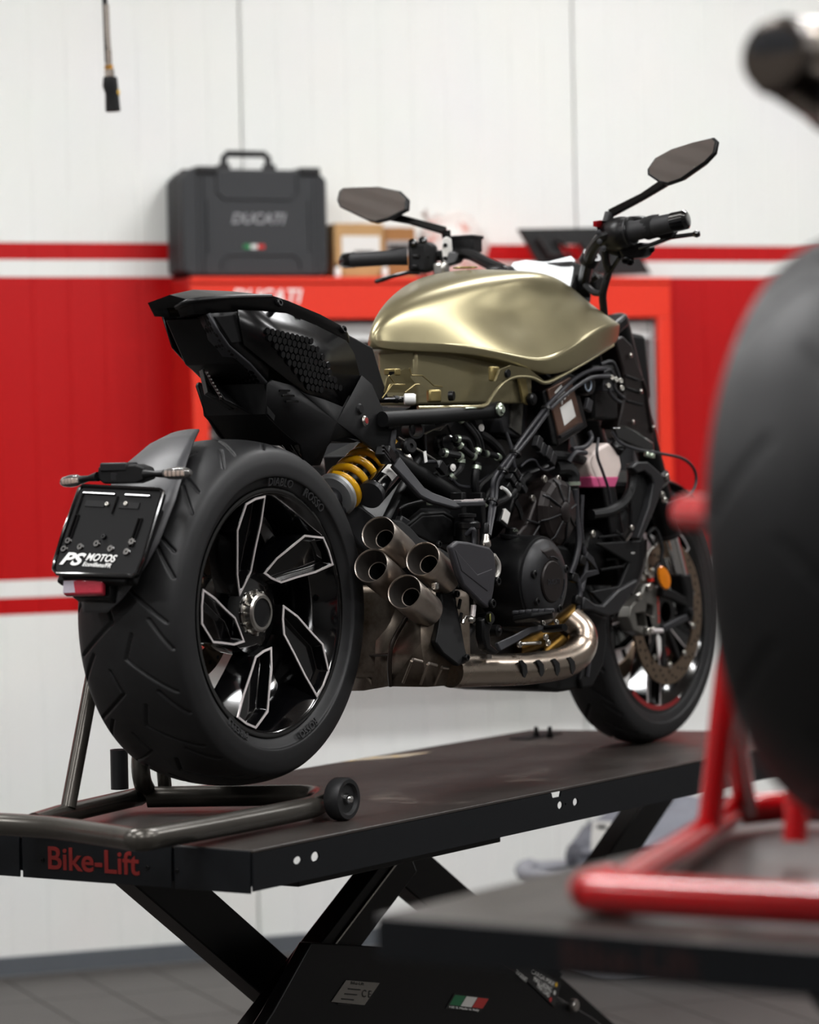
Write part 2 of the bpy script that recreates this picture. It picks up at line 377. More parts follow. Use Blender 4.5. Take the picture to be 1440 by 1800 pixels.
cb('front_post', CX0, CX0 + 0.046, CD, CD + 0.02, CZ0, CZ1 - 0.1225, m_cab)
cb('front_post', CX1 - 0.045, CX1, CD, CD + 0.02, CZ0, CZ1 - 0.1225, m_cab)
cb('tool_board', CX0 + 0.02, CX1 - 0.02, -0.03, -0.012, CZ0 + 0.02, CZ1 - 0.02, m_blk, 0)
cb('light_rail', CX0 + 0.03, CX1 - 0.03, -0.16, -0.10, CZ1 - 0.185, CZ1 - 0.128, mat('pale_rail', '#dcdcda', rough=0.4))
cb('inner_frame', CX1 - 0.056, CX1 - 0.046, CD + 0.021, -0.05, CZ0 + 0.02, CZ1 - 0.123, mat('grey_frame', '#a9a5a6', metal=0.3, rough=0.4))
text_obj('lettering', 'DUCATI', M['white'], hd, V([(0.6773,-0.2003,1.913)][0]) - V((CX0, 0, CZ0)), (1, 0, 0), (0, 0, 1), h=0.043, w=0.215, depth=0.001, shear=0.25, bold=0.02)
m_tool = mat('polished_tool_steel', '#cfccc8', metal=0.9, rough=0.3)
def ring_tool(px, r, hole, label):
    t = tag(empty('round_tool', (px[0], -0.032, px[2])), label, 'tool', 'round tools on the board')
    obj('disc', lathe([(hole, 0), (r, 0), (r, 0.012), (r * 0.85, 0.018), (hole * 1.2, 0.018), (hole, 0.012)], (0, 0, 0), (0, -1, 0), 28, close=True), m_tool, t)
    obj('peg', tube([(0, 0.002, 0), (0, -0.03, 0)], hole * 0.5, 10), M['satin'], t)
ring_tool([(0.7269,-0.04,1.55)][0], 0.033, 0.011, 'round steel tool on the black board above the rear tyre')
ring_tool([(0.7267,-0.04,1.6182)][0], 0.026, 0.008, 'round steel tool hanging just below the tail fin')
ring_tool([(0.6584,-0.04,1.5362)][0], 0.014, 0.005, 'smallest steel tool beside the red cabinet post')
ring_tool([(0.8926,-0.04,1.475)][0], 0.036, 0.012, 'round steel tool half hidden behind the tail bracket')
ring_tool([(0.8258,-0.04,1.4931)][0], 0.022, 0.008, 'small steel tool right above the rear tyre crest')
ring_tool([(0.9802,-0.04,1.4093)][0], 0.052, 0.036, 'wide steel ring behind the yellow spring')
ring_tool([(1.1376,-0.04,1.6936)][0], 0.042, 0.015, 'large round tool between tail and fuel tank')
def spanner(px, L_, label):
    t = tag(empty('spanner', (px[0], -0.034, px[2])), label, 'spanner', 'spanners on the tool board')
    obj('shaft', prism([(-0.006, 0, 0), (0.006, 0, 0), (0.005, 0, -L_), (-0.005, 0, -L_)], (0, -0.006, 0)), m_tool, t, bevel=0.001)
    obj('ring_end', lathe([(0.007, 0), (0.013, 0), (0.013, 0.009), (0.007, 0.009)], (0, 0.001, 0.008), (0, -1, 0), 20, close=True), m_tool, t)
    obj('open_end', prism([(-0.006, 0, -L_), (0.006, 0, -L_), (0.014, 0, -L_ - 0.012), (0.009, 0, -L_ - 0.026), (0.005, 0, -L_ - 0.014), (-0.005, 0, -L_ - 0.014), (-0.009, 0, -L_ - 0.026), (-0.014, 0, -L_ - 0.012)], (0, -0.008, 0)), m_tool, t)
SPX = [(1.1024,-0.04,1.8156),(1.1259,-0.04,1.8154),(1.1494,-0.04,1.8136),(1.1729,-0.04,1.8117)]
for p, l, t in zip(SPX, (0.085, 0.10, 0.075, 0.095), ('leftmost', 'second', 'third', 'rightmost')):
    spanner(p, l, t + ' steel spanner hanging between black tail and gold tank')

# hard case
m_case = mat('charcoal_case_plastic', '#333436', spec=0.35, rough=0.6, var=0.06, bump=0.1, bscale=600)
m_case2 = mat('black_case_trim', '#151516', rough=0.5)
cl, crr = [(0.5404,-0.175,2.0025),(0.984,-0.175,2.0031)]
cw = crr[0] - cl[0]; ch = 0.312; cz = CZ1
cs = tag(empty('hard_case', (cl[0] + cw / 2, -0.10, cz)), 'charcoal hard tool case with carry handle on the red cabinet', 'case')
def cpoly(w, h, c, y): return [(-w / 2 + c, y, 0.004), (w / 2 - c * .5, y, 0.004), (w / 2, y, c * .5 + .004), (w / 2, y, h - c), (w / 2 - c, y, h), (-w / 2 + c, y, h), (-w / 2, y, h - c), (-w / 2, y, c * .5 + .004)]
obj('body', prism(cpoly(cw, ch, 0.028, -0.075), (0, 0.15, 0)), m_case, cs, bevel=0.008, seg=3)
obj('seam_band', prism(cpoly(cw + 0.006, ch + 0.004, 0.029, -0.012), (0, 0.024, 0)), m_case2, cs, bevel=0.003)
def frame2(x0, x1, z0, z1, y, r=0.02, t=0.004, open_top=False, open_bot=False):
    pts = [(x0, y, z1 if open_top else z1 - r), (x0, y, z0 + r), (x0 + r, y, z0), (x1 - r, y, z0), (x1, y, z0 + r), (x1, y, z1 if open_top else z1 - r)]
    if open_bot: pts = [(p[0], p[1], z1 + z0 - p[2]) for p in pts]
    return tube(pts, t, 8)
obj('rib', frame2(-0.115, 0.13, ch - 0.085, ch - 0.012, -0.076, open_top=True), m_case, cs)
obj('rib', frame2(-0.105, 0.135, 0.006, 0.066, -0.076, open_bot=True), m_case, cs)
for x in (-0.145, 0.165): obj('rib', tube([(x, -0.076, 0.075), (x, -0.076, ch - 0.09)], 0.004, 8), m_case, cs)
for x in (-0.172, -0.155, 0.182, 0.2): obj('rib', tube([(x, -0.0755, 0.012), (x, -0.0755, ch - 0.02)], 0.0035, 8), m_case, cs)
for x in (-0.145, 0.17): 
    lt = obj('latch', box((x, -0.045, ch - 0.004), (0.062, 0.075, 0.022)), m_case2, cs, bevel=0.004)
obj('handle', tube([(-0.073, -0.01, ch), (-0.070, -0.01, ch + 0.04), (-0.060, -0.01, ch + 0.050), (0.054, -0.01, ch + 0.050), (0.064, -0.01, ch + 0.04), (0.067, -0.01, ch)], 0.0105, 12), m_case2, cs)
for x in (-0.073, 0.067): obj('handle_mount', box((x, -0.01, ch + 0.008), (0.034, 0.035, 0.024)), m_case2, cs, bevel=0.004)
m_ctext = mat('grey_case_lettering', '#8d8d90', rough=0.5)
text_obj('lettering', 'DUCATI', m_ctext, cs, (-0.072, -0.0762, ch - 0.158), (1, 0, 0), (0, 0, 1), h=0.032, w=0.165, depth=0.0012, shear=0.25, bold=0.02)
for k, c in enumerate(('#1f7a45', '#d8d8d4', '#c22a24')):
    obj('flag_band', box((-0.006 + (k - 1) * 0.0215, -0.0765, ch - 0.223), (0.0205, 0.001, 0.012)), mat('flag_' + str(k), c, rough=0.5), cs)

# cardboard boxes
m_card = mat('cardboard', '#b08a5c', rough=0.8, var=0.08, scale=20)
m_card2 = mat('brown_cardboard', '#96683c', rough=0.8, var=0.08, scale=20)
m_tape = mat('parcel_tape', '#a5773f', rough=0.35)
def carton(p0, p1, d, m, label, lab, y=-0.165):
    w = p1[0] - p0[0]; h = p1[2] - CZ1
    t = tag(empty('cardboard_box', (p0[0] + w / 2, y + d / 2, CZ1)), label, 'box')
    obj('body', box((0, 0, h / 2 + 0.0015), (w, d, h - 0.003)), m, t, bevel=0.002)
    for s in (-1, 1): obj('flap', box((0, s * (d / 4 + 0.0005), h), (w - 0.002, d / 2 - 0.002, 0.0025)), m, t)
    obj('tape', box((0, 0, h + 0.0018), (0.03, d - 0.004, 0.0006)), m_tape, t)
    for (x0, x1, z0, z1, mm) in lab:
        obj('paper_label', box(((x0 + x1) / 2 * w, -d / 2 - 0.0008, (z0 + z1) / 2 * h), ((x1 - x0) * w, 0.001, (z1 - z0) * h)), mm, t)
    return t
b1a, b1b = [(1.0088,-0.165,2.0037),(1.1615,-0.165,2.1475)]
t = carton(b1a, b1b, 0.12, m_card, 'tan cardboard box with white shipping label beside the hard case', [(-0.36, 0.42, 0.38, 0.78, M['label']), (-0.1, 0.3, 0.44, 0.5, MATS['matte_black'])])
b2a, b2b = [(1.1677,-0.15,2.0048),(1.2679,-0.15,2.1376)]
carton(b2a, b2b, 0.11, m_card2, 'brown cardboard box with grey printed label behind the left mirror arm', [(-0.42, 0.36, 0.45, 0.75, mat('grey_print_label', '#9a9694', rough=0.6)), (-0.36, 0.3, 0.55, 0.66, MATS['matte_black'])], y=-0.15)
m_bott = mat('black_bottle', '#1a1b1d', rough=0.35)
for px, lab in (([(1.0085,-0.185,1.9992)][0], 'small white capped tube standing left before the tan box'), ([(1.1559,-0.185,1.9994)][0], 'small white capped tube standing between the two boxes')):
    t = tag(empty('grease_tube', (px[0], -0.185, CZ1)), lab, 'tube', 'small tubes on the cabinet')
    obj('body', lathe([(0.006, 0), (0.009, 0.002), (0.009, 0.026), (0.007, 0.03)], n=16), M['white'], t); obj('cap', lathe([(0.006, 0.0301), (0.006, 0.04), (0.004, 0.042)], n=16), m_bott, t)
# crumpled plastic bag
def lump(c, s, seed, nu=28, nv=16, amp=0.25, flat=True):
    rnd = random.Random(seed); ph = [(rnd.uniform(1, 4), rnd.uniform(1, 4), rnd.uniform(1, 4), rnd.uniform(0, 6.3)) for _ in range(10)]
    vs_, fs_ = [], []
    for i in range(nv + 1):
        th = math.pi * i / nv
        for j in range(nu):
            a = 2 * math.pi * j / nu; d = V((math.sin(th) * math.cos(a), math.sin(th) * math.sin(a), math.cos(th)))
            r = 1 + amp * sum(abs(math.sin(d.x * p[0] * 2 + d.y * p[1] * 2 + d.z * p[2] * 2 + p[3])) - 0.6 for p in ph) / 4
            q = V((d.x * s[0] * r, d.y * s[1] * r, d.z * s[2] * r)); 
            if flat: q.z = max(q.z, -s[2] * 0.75)
            vs_.append(V(c) + q)
    for i in range(nv):
        for j in range(nu):
            a = i * nu + j; b = i * nu + (j + 1) % nu; fs_.append((a, a + nu, b + nu, b))
    return vs_, fs_
bgc = [(1.4065,-0.12,2.1001)][0]
bag = tag(empty('plastic_bag', (bgc[0], -0.10, CZ1)), 'crumpled pale plastic bag with pink print behind the left mirror arm', 'bag')
obj('body', lump((0, 0, 0.083), (0.105, 0.055, 0.11), 5, amp=0.3), mat('printed_plastic', '#e6ddd8', rough=0.35, var=0.04, col2='#d88a7c', c2scale=22, c2lo=0.55, c2hi=0.62, trans=0.25), bag, smooth=60)
obj('twisted_neck', tube([(-0.06, -0.01, 0.15), (-0.085, -0.012, 0.185), (-0.095, -0.012, 0.2)], [0.02, 0.008, 0.015], 10, smooth=4), MATS['printed_plastic'], bag)
# black stand leaning on the wall
from mathutils.geometry import tessellate_polygon
def holed(outer, holes, d):
    loops = [[V(p) for p in outer]] + [[V(p) for p in h] for h in holes]
    tris = tessellate_polygon(loops); P = [p for l in loops for p in l]; d = V(d); k = len(P)
    nn = V((0, 0, 0)); o_ = loops[0]
    for i in range(len(o_)): nn += o_[i].cross(o_[(i + 1) % len(o_)])
    fs_ = []
    for t in tris:
        a, b, c = [P[i] for i in t]
        f = tuple(t) if (b - a).cross(c - a).dot(d) > 0 else tuple(t)[::-1]
        fs_.append(tuple(i + k for i in f)); fs_.append(f[::-1])
    s = 0
    for li, l in enumerate(loops):
        m_ = len(l); nl = V((0, 0, 0))
        for i in range(m_): nl += l[i].cross(l[(i + 1) % m_])
        pos = (nl.dot(d) > 0) == (li == 0)
        for i in range(m_):
            j = (i + 1) % m_; q = (s + i, s + j, s + j + k, s + i + k); fs_.append(q if pos else q[::-1])
        s += m_
    return P + [p + d for p in P], fs_
st = tag(empty('black_stand', (1.75, -0.1, CZ1)), 'black plastic display stand with cut out grip on the right of the cabinet', 'stand')
_o = [V(p) - V((1.75, -0.1, CZ1)) for p in [(1.6186,-0.11,2.1411),(1.8785,-0.11,2.1463),(1.9698,-0.11,2.133),(2.0147,-0.11,2.0778),(2.0594,-0.11,2.005),(1.696,-0.11,2.0045),(1.6836,-0.11,2.0388)]]
_h = [V(p) - V((1.75, -0.1, CZ1)) for p in [(1.7525,-0.11,2.0974),(1.8242,-0.11,2.0943),(1.8458,-0.11,2.0392),(1.7814,-0.11,2.039)]]
obj('back_plate', holed(_o, [_h], (0, 0.02, 0)), m_case2, st, bevel=0.003)
obj('grip_frame', tube([p + V((0, -0.004, 0)) for p in [V(q) - V((1.75, -0.1, CZ1)) for q in [(1.6752,-0.12,2.1134),(1.7116,-0.12,2.0622),(1.7868,-0.12,2.059),(1.7592,-0.12,2.0933),(1.737,-0.12,2.1103)]]], 0.007, 8), m_case2, st)
obj('foot_wedge', prism([V(q) - V((1.75, -0.1, CZ1)) for q in [(1.9439,-0.13,2.0762),(2.0189,-0.13,2.0037),(1.8852,-0.13,2.0036)]], (0, 0.05, 0)), m_case2, st, bevel=0.003)

# air hose hanging from the ceiling
HY = -1.5
hp = [(-0.0559,-1.5,2.7929),(-0.0555,-1.5,2.63),(-0.0538,-1.5,2.5213),(-0.0518,-1.5,2.4262),(-0.0494,-1.5,2.4099),(-0.0433,-1.5,2.308)]
ah = tag(empty('air_hose', (hp[0][0], HY, hp[5][2])), 'braided air hose with black coupling hanging from the ceiling', 'hose')
ho = V((hp[0][0], HY, hp[5][2]))
top = V((hp[0][0] - 0.03, HY, CEIL))
pts = [top - ho, V((hp[0][0] - 0.012, HY, 3.2)) - ho] + [V(p) - ho for p in hp[:4]]
m_braid = mat('braided_sleeve', '#8b837b', metal=0.5, rough=0.4, var=0.6, scale=300)
obj('hose', tube(pts, 0.0065, 12, smooth=6), M['hose'], ah)
obj('braid', tube([V(p) - ho for p in [(-0.0528,-1.5,2.5648),(-0.0516,-1.5,2.4942),(-0.0497,-1.5,2.4562)]], 0.0078, 12), m_braid, ah)
obj('ferrule', tube([V(p) - ho for p in [(-0.0497,-1.5,2.4562),(-0.0492,-1.5,2.4181)]], 0.0085, 12), mat('nickel', '#a89c92', metal=1, rough=0.25), ah)
obj('brass_ring', tube([V(p) - ho for p in [(-0.0491,-1.5,2.4195),(-0.0479,-1.5,2.41)]], 0.0105, 12), mat('brass', '#b9853a', metal=1, rough=0.3), ah)
obj('nut', tube([V(p) - ho for p in [(-0.0479,-1.5,2.41),(-0.0469,-1.5,2.3923)]], 0.0115, 6), MATS['nickel'], ah, smooth=0)
obj('coupling', tube([V(p) - ho for p in [(-0.0455,-1.5,2.3923),(-0.046,-1.5,2.3719),(-0.0422,-1.5,2.3516),(-0.0404,-1.5,2.3094)]], [0.0165, 0.019, 0.0165, 0.0185], 20), M['matte'], ah, bevel=0.002)
obj('release_button', lathe([(0.010, 0), (0.010, 0.012), (0.006, 0.016)], V([(-0.0394,-1.5,2.3544)][0]) - ho, (0.9, -0.4, 0), 14), mat('yellow_button', '#c9a02a', rough=0.4), ah)

# grey fabric bin with a garment on the floor behind the lift
m_fab = mat('grey_fabric', '#8f9096', rough=0.9, var=0.06, scale=60, bump=0.15, bscale=900)
m_fab2 = mat('grey_blue_fabric', '#75777f', rough=0.9, var=0.08, scale=50, bump=0.15, bscale=900)
BX, BY = 1.86, -0.62
fb = tag(empty('fabric_bin', (BX, BY, 0)), 'soft grey fabric bin on the floor beyond the lift', 'bin')
def rrect(w, d, z, r, n=4, seed=0, amp=0.0):
    out = []; rnd = random.Random(seed)
    for cx, cy, a0 in ((w / 2 - r, d / 2 - r, 0), (-w / 2 + r, d / 2 - r, 90), (-w / 2 + r, -d / 2 + r, 180), (w / 2 - r, -d / 2 + r, 270)):
        for i in range(n + 1):
            a = math.radians(a0 + 90 * i / n); out.append((cx + r * math.cos(a), cy + r * math.sin(a), z + rnd.uniform(-amp, amp)))
    return out
obj('body', loft([rrect(0.72, 0.5, 0.002, 0.06), rrect(0.76, 0.54, 0.12, 0.07, seed=2, amp=.004), rrect(0.78, 0.56, 0.225, 0.07, seed=3, amp=.01)], cap=True), m_fab, fb, smooth=60)
obj('folded_rim', tube(rrect(0.785, 0.565, 0.245, 0.07, seed=4, amp=.012), 0.024, 10, closed=True), m_fab, fb)
gm = tag(empty('folded_garment', (BX, BY, 0.226)), 'rumpled grey garment with white paper tag lying in the fabric bin', 'clothing')
obj('cloth', lump((0.02, 0.02, 0.08), (0.33, 0.22, 0.15), 11, nu=48, nv=24, amp=0.22), m_fab2, gm, smooth=60)
tgp = [V(p) - V((BX, BY, 0.226)) for p in [(1.462,-0.9,0.4473),(1.533,-0.9,0.4396),(1.526,-0.9,0.3563),(1.4551,-0.9,0.3641)]]
obj('paper_tag', prism(tgp, (0, 0.002, 0)), M['label'], gm)
obj('tag_print', prism([tgp[0].lerp(tgp[1], a) .lerp(tgp[3].lerp(tgp[2], a), b) + V((0, -0.0006, 0)) for a, b in ((.2, .12), (.6, .12), (.6, .25), (.2, .25))], (0, 0.0004, 0)), MATS['matte_black'], gm)

# ================================================================== lift
m_top = mat('worn_lift_mat', '#322d2a', rough=0.36, rvar=0.3, var=0.3, scale=7, col2='#7a7269', c2scale=3.5, c2lo=0.6, c2hi=0.78, bump=0.1, bscale=250)
m_lift = mat('blue_black_lift_paint', '#111316', rough=0.4, var=0.08, spec=0.3)
def lift(name, x0, x1, y0, y1, z, th, label, poly=None):
    t = tag(place(name), label, 'lift')
    pl = poly or [(x0, y0), (x1, y0), (x1, y1), (x0, y1)]
    obj('platform', prism([(x, y, z - 0.006) for x, y in pl], (0, 0, 0.006)), m_top, t, bevel=0.0015)
    return t
lf = lift('motorcycle_lift', -0.36, 1.9, -0.315, 0.405, 0.0, 0.072, 'black scissor lift with worn deck carrying the gold motorcycle', [(-0.36, -0.315), (1.9, -0.315), (1.9, -0.02), (1.77, 0.405), (-0.36, 0.405)])
def ell(cx, cz, rx, rz, n=16): return [(cx + rx * math.cos(2 * math.pi * i / n), -0.315, cz + rz * math.sin(2 * math.pi * i / n)) for i in range(n)]
hz = [V(p) for p in [(-0.2274,-0.315,-0.0405),(-0.1734,-0.315,-0.0462),(0.6842,-0.315,-0.013),(0.7453,-0.315,-0.0171),(0.7045,-0.315,-0.0151)]]
out_ = [(-0.36, -0.315, -0.072), (1.9, -0.315, -0.072), (1.9, -0.315, -0.0062), (0.69, -0.315, -0.0062), (0.685, -0.315, -0.017), (0.655, -0.315, -0.017), (0.65, -0.315, -0.0062), (-0.36, -0.315, -0.0062)]
obj('side_rail', holed(out_, [ell(hz[0].x, -0.034, 0.013, 0.007), ell(hz[1].x, -0.034, 0.013, 0.009), ell(hz[2].x, -0.034, 0.011, 0.008), ell(hz[3].x, -0.034, 0.011, 0.008), ell(hz[4].x, -0.034, 0.003, 0.003, 8)], (0, 0.004, 0)), m_lift, lf)
obj('side_rail', box((0.705, 0.403, -0.039), (2.13, 0.004, 0.0655)), m_lift, lf, bevel=0.001)
ee = [V(p) for p in [(-0.36,0.3384,-0.0406),(-0.36,0.2063,-0.0335),(-0.36,0.2009,-0.0332),(-0.36,-0.1407,-0.0149),(-0.36,-0.1457,-0.0147),(-0.36,-0.3389,-0.0043)]]
for a, b in ((0.405, ee[1].y), (ee[2].y, ee[3].y), (ee[4].y, -0.311)):
    ep = obj('end_plate', box((-0.362, (a + b) / 2, -0.039), (0.004, abs(a - b) - 0.002, 0.074)), m_lift, lf, bevel=0.001)
    if abs((a + b) / 2 - (ee[2].y + ee[3].y) / 2) < 0.01: namep = ep
obj('gap_backing', box((-0.352, 0.045, -0.036), (0.01, 0.70, 0.058)), m_lift, lf)  # plate added behind the end plates so their gaps read dark
tl = [(-0.3642,0.1385,-0.0705),(-0.3642,-0.0695,-0.0585)]
text_obj('lettering', 'Bike-Lift', mat('dark_red_lettering', '#7a1c19', rough=0.5), namep, (-0.3642, tl[0][1], -0.058), (0, -1, 0), (0, 0, 1), h=0.042, w=abs(tl[0][1] - tl[1][1]), depth=0.0012, bold=0.015, label='dark red name lettering')
bm_dark = boltmesh('bolt', M['satin'], 0.004, 0.002)
for p in [(-0.3642,0.1523,-0.0425),(-0.3642,-0.0877,-0.0424),(-0.3642,-0.1519,-0.0448)]: inst('bolt', bm_dark, p, lf, (-1, 0, 0))
m_arm = mat('black_scissor_arm', '#0c0c0d', rough=0.36, var=0.08, spec=0.25)
YA, YB = -0.26, 0.34
def arm(a, b, w, y0, th=0.03):
    a, b = V(a), V(b); a.y = b.y = y0; d = (b - a).normalized(); n = V((-d.z, 0, d.x)) * w / 2
    return prism([a - n, b - n, b + n, a + n], (0, th, 0))
A0, A1 = [(-0.1581,0.1,-0.0541),(0.6172,0.1,-0.5798)]; B0, B1 = [(0.6442,0.02,-0.1438),(0.027,0.02,-0.5062)]; C0, C1 = [(0.635,0.1,-0.1058),(1.358,0.1,-0.5493)]; D0, D1 = [(1.9877,0.1,-0.0877),(1.2843,0.1,-0.5058)]
for (p, q, w) in ((A0, A1, 0.10), (B0, B1, 0.095), (C0, C1, 0.10), (D0, D1, 0.085)):
    obj('scissor_arm', arm(p, q, w, p[1], 0.05), m_arm, lf, bevel=0.003)
obj('arm_edge_glint', frame_box(V(B0) + V((-0.035, -0.002, 0.0)), V(B1) + V((-0.035, -0.002, 0.0)), 0.004, 0.006, (0, 1, 0)), M['steel'], lf)  # bright strip standing in for light caught along the arm's plain edge
obj('under_beam', box((0.25, -0.2, -0.088), (0.7, 0.05, 0.03)), m_arm, lf, bevel=0.002)
obj('drive_cover', prism([(0.2281,-0.02,-0.265),(0.5928,-0.02,-0.3302),(0.9217,-0.02,-0.4047),(1.3146,-0.02,-0.5903),(1.6649,-0.02,-0.8003),(-0.0534,-0.02,-0.4878),(0.0957,-0.02,-0.3793)], (0, 0.03, 0)), m_arm, lf, bevel=0.003)
zb = -0.8
for y in (YA, YB): obj('base_rail', box((0.66, y + 0.015, zb + 0.035), (1.9, 0.06, 0.07)), m_arm, lf, bevel=0.004)
for x in (-0.25, 1.55): obj('base_cross', box((x, 0.055, zb + 0.035), (0.08, 0.53, 0.07)), m_arm, lf, bevel=0.004)
for (p, q, w) in ((A0, A1, 0.08), (B0, B1, 0.08), (C0, C1, 0.08), (D0, D1, 0.08)):
    a, b = V(p), V(q); d = (b - a); t_ = (zb + 0.04 - b.z) / d.z if abs(d.z) > 1e-6 else 0; e = b + d * t_
    obj('lower_arm', arm(b, e, w, p[1] + 0.002, 0.046), m_arm, lf, bevel=0.003)
m_rate = mat('faded_rating_plate', '#6a6660', rough=0.6, var=0.1)
rt = obj('rating_plate', prism([(0.2884,-0.022,-0.3893),(0.3409,-0.022,-0.3551),(0.4588,-0.022,-0.3789),(0.4026,-0.022,-0.4144)], (0, 0.001, 0)), m_rate, lf)
def quadtext(nm, s, m, par, P, y, h, **k):
    # lettering between two points of a flat sticker lying in a plane of constant y
    a, b = V(P[0]), V(P[1]); d = (b - a); up = V((0, -1, 0)).cross(d).normalized() * -1
    up = d.cross(V((0, 1, 0))).normalized(); up = up if up.z > 0 else -up
    return text_obj(nm, s, m, par, a + V((0, y, 0)), d, up, h=h, w=d.length, depth=0.0003, **k)
m_dk = mat('printed_black', '#1c1b1a', rough=0.6)
quadtext('print', 'Bike-Lift', m_dk, rt, [(0.3549,-0.023,-0.365),(0.4006,-0.023,-0.3744)], 0, 0.006)
quadtext('print', 'C E', m_dk, rt, [(0.3918,-0.023,-0.3956),(0.4238,-0.023,-0.4029)], 0, 0.014)
for k_ in range(4): obj('print_line', frame_box(V([(0.3454,-0.0225,-0.3726)][0]) + V((-0.012 * k_, 0, -0.008 * k_)), V([(0.389,-0.0225,-0.3816)][0]) + V((-0.012 * k_, 0, -0.008 * k_)), 0.0022, 0.0006, (0, 1, 0)), m_dk, rt)
fs = obj('flag_sticker', prism([(0.7006,-0.022,-0.4693),(0.7344,-0.022,-0.444),(0.8722,-0.022,-0.4742),(0.835,-0.022,-0.4982)], (0, 0.001, 0)), m_dk, lf)
for k_, c in enumerate(('#1d5c3a', '#b9b7b2', '#9a2a26')):
    q = [V(p) for p in [(0.713,-0.0226,-0.463),(0.7356,-0.0226,-0.4465),(0.8689,-0.0226,-0.476),(0.8433,-0.0226,-0.4923)]]
    a, b = k_ / 3 + 0.01, (k_ + 1) / 3 - 0.01
    obj('flag_band', prism([q[0].lerp(q[3], a), q[1].lerp(q[2], a), q[1].lerp(q[2], b), q[0].lerp(q[3], b)], (0, 0.0005, 0)), mat('sticker_' + str(k_), c, rough=0.6), fs)
quadtext('print', '100 % Made in Italy', M['label'], fs, [(0.7117,-0.0232,-0.471),(0.8263,-0.0232,-0.4967)], 0, 0.006)
ls = obj('load_sticker', prism([(0.9534,-0.023,-0.4177),(0.974,-0.023,-0.4293),(1.1371,-0.023,-0.536),(1.1683,-0.023,-0.4899),(1.0332,-0.023,-0.4211)], (0, 0.001, 0)), m_dk, lf)
for s, P in (('CARGA MAX', [(1.0401,-0.024,-0.4466),(1.1347,-0.024,-0.492)]), ('MAX LADING', [(1.0489,-0.024,-0.4652),(1.1221,-0.024,-0.5025)]), ('MAX LOAD', [(1.0626,-0.024,-0.482),(1.112,-0.024,-0.5121)]), ('TRAGKRAFT', [(0.9744,-0.024,-0.4366),(1.018,-0.024,-0.4653)])):
    quadtext('print', s, M['label'], ls, P, 0, 0.011)
for p, c in zip([(1.1446,-0.024,-0.4886),(1.1366,-0.024,-0.5048),(1.1191,-0.024,-0.5169)], ('#c9a02a', '#b9b7b2', '#a83030')):
    obj('flag_dot', lathe([(0, 0), (0.005, 0), (0.005, 0.0005)], p, (0, -1, 0), 12), mat('dot' + c, c, rough=0.6), ls)
obj('pivot_pin', lathe([(0, 0.012), (0.012, 0.012), (0.014, 0.009), (0.014, 0)], V([(1.2097,-0.025,-0.5438)][0]), (0, -1, 0), 24), M['steel'], lf)
for p in [(1.5987,0.2864,0),(1.6101,0.2559,0)]:
    obj('anchor_stud', lathe([(0.008, 0), (0.008, 0.012), (0.005, 0.012), (0.005, 0.026)], p, (0, 0, 1), 12), M['satin'], lf)
obj('wheel_vise_plate', box((1.62, 0.30, 0.002), (0.16, 0.05, 0.004)), m_lift, lf, bevel=0.001)
obj('deck_label', prism([(0.9485,0.4004,0),(1.0679,0.4023,0),(1.2183,0.333,0),(1.0986,0.3237,0)], (0, 0, 0.0008)), mat('worn_yellow_label', '#9b9080', rough=0.6, col2='#b09040', c2scale=30), lf)

# ================================================================== grey paddock stand
m_std = mat('gunmetal_stand_paint', '#4a4742', metal=0.55, rough=0.26, var=0.1)
ps = tag(place('paddock_stand'), 'gunmetal tubular paddock stand holding up the gold motorcycle', 'stand')
R_ = 0.0205
obj('base_frame', tube([(-0.4613,0.2608,0.03),(-0.4434,0.1562,0.03),(-0.452,0.0315,0.03),(-0.5051,-0.1442,0.03),(-0.5168,-0.194,0.03),(-0.4558,-0.1983,0.03),(-0.2303,-0.19,0.028),(-0.0171,-0.1824,0.028),(0.0704,-0.156,0.028),(0.1436,-0.113,0.028),(0.174,-0.0615,0.028),(0.1461,0.0054,0.028),(0.0271,0.2155,0.028)], R_, 16, smooth=5), m_std, ps)
obj('side_tube', tube([(0.0285,0.2373,0.028),(-0.2846,0.1762,0.03),(-0.4,0.1401,0.03)], 0.018, 14), m_std, ps)
u0 = [(-0.2609,0.1753,0.04)][0]; u1 = [(-0.1539,0.19,0.299)][0]
obj('upright', tube([u0, u1, V(u1) + (V(u1) - V(u0)) * 0.22], 0.0145, 14), m_std, ps)
sk = V([(0.1033,0.3443,0.02)][0]); obj('socket', lathe([(0.0175, 0), (0.0175, 0.078), (0.0145, 0.078), (0.0145, 0.0)], sk + V((0, 0, 0.01)), (0, 0, 1), 20, close=True), M['dgrey'], ps)
obj('curved_arm', tube([V(p) for p in [(0.0533,0.233,0.03)]] + [V(p) for p in [(-0.009,0.2,0.064),(-0.0109,0.2,0.1098),(0.0025,0.19,0.1524),(0.0296,0.17,0.2487),(0.0912,0.16,0.3321),(0.1705,0.15,0.3662)]], 0.018, 14, smooth=5), m_std, ps)
sp_ = V([(0.0659,0.2027,0.03)][0]); obj('support_post', tube([sp_, sp_ + V((-0.006, 0, 0.06)), sp_ + V((-0.012, 0, 0.09))], 0.0135, 14), m_std, ps)
ax = V([(0.0887,0,0.3791)][0]); obj('axle_pin', tube([(0.0, 0.24, 0.387), (0.0, 0.06, 0.387)], 0.016, 16), M['steel'], ps)
rw = V([(0.0583,-0.215,0.0499)][0])
rl = obj('roller', lathe([(0.012, -0.013), (0.026, -0.013), (0.030, -0.016), (0.037, -0.016), (0.040, -0.011), (0.040, 0.011), (0.037, 0.016), (0.030, 0.016), (0.026, 0.010), (0.012, 0.010)], (rw.x, rw.y, 0.0402), (0, -1, 0), 32, close=True), M['rubber'], ps)
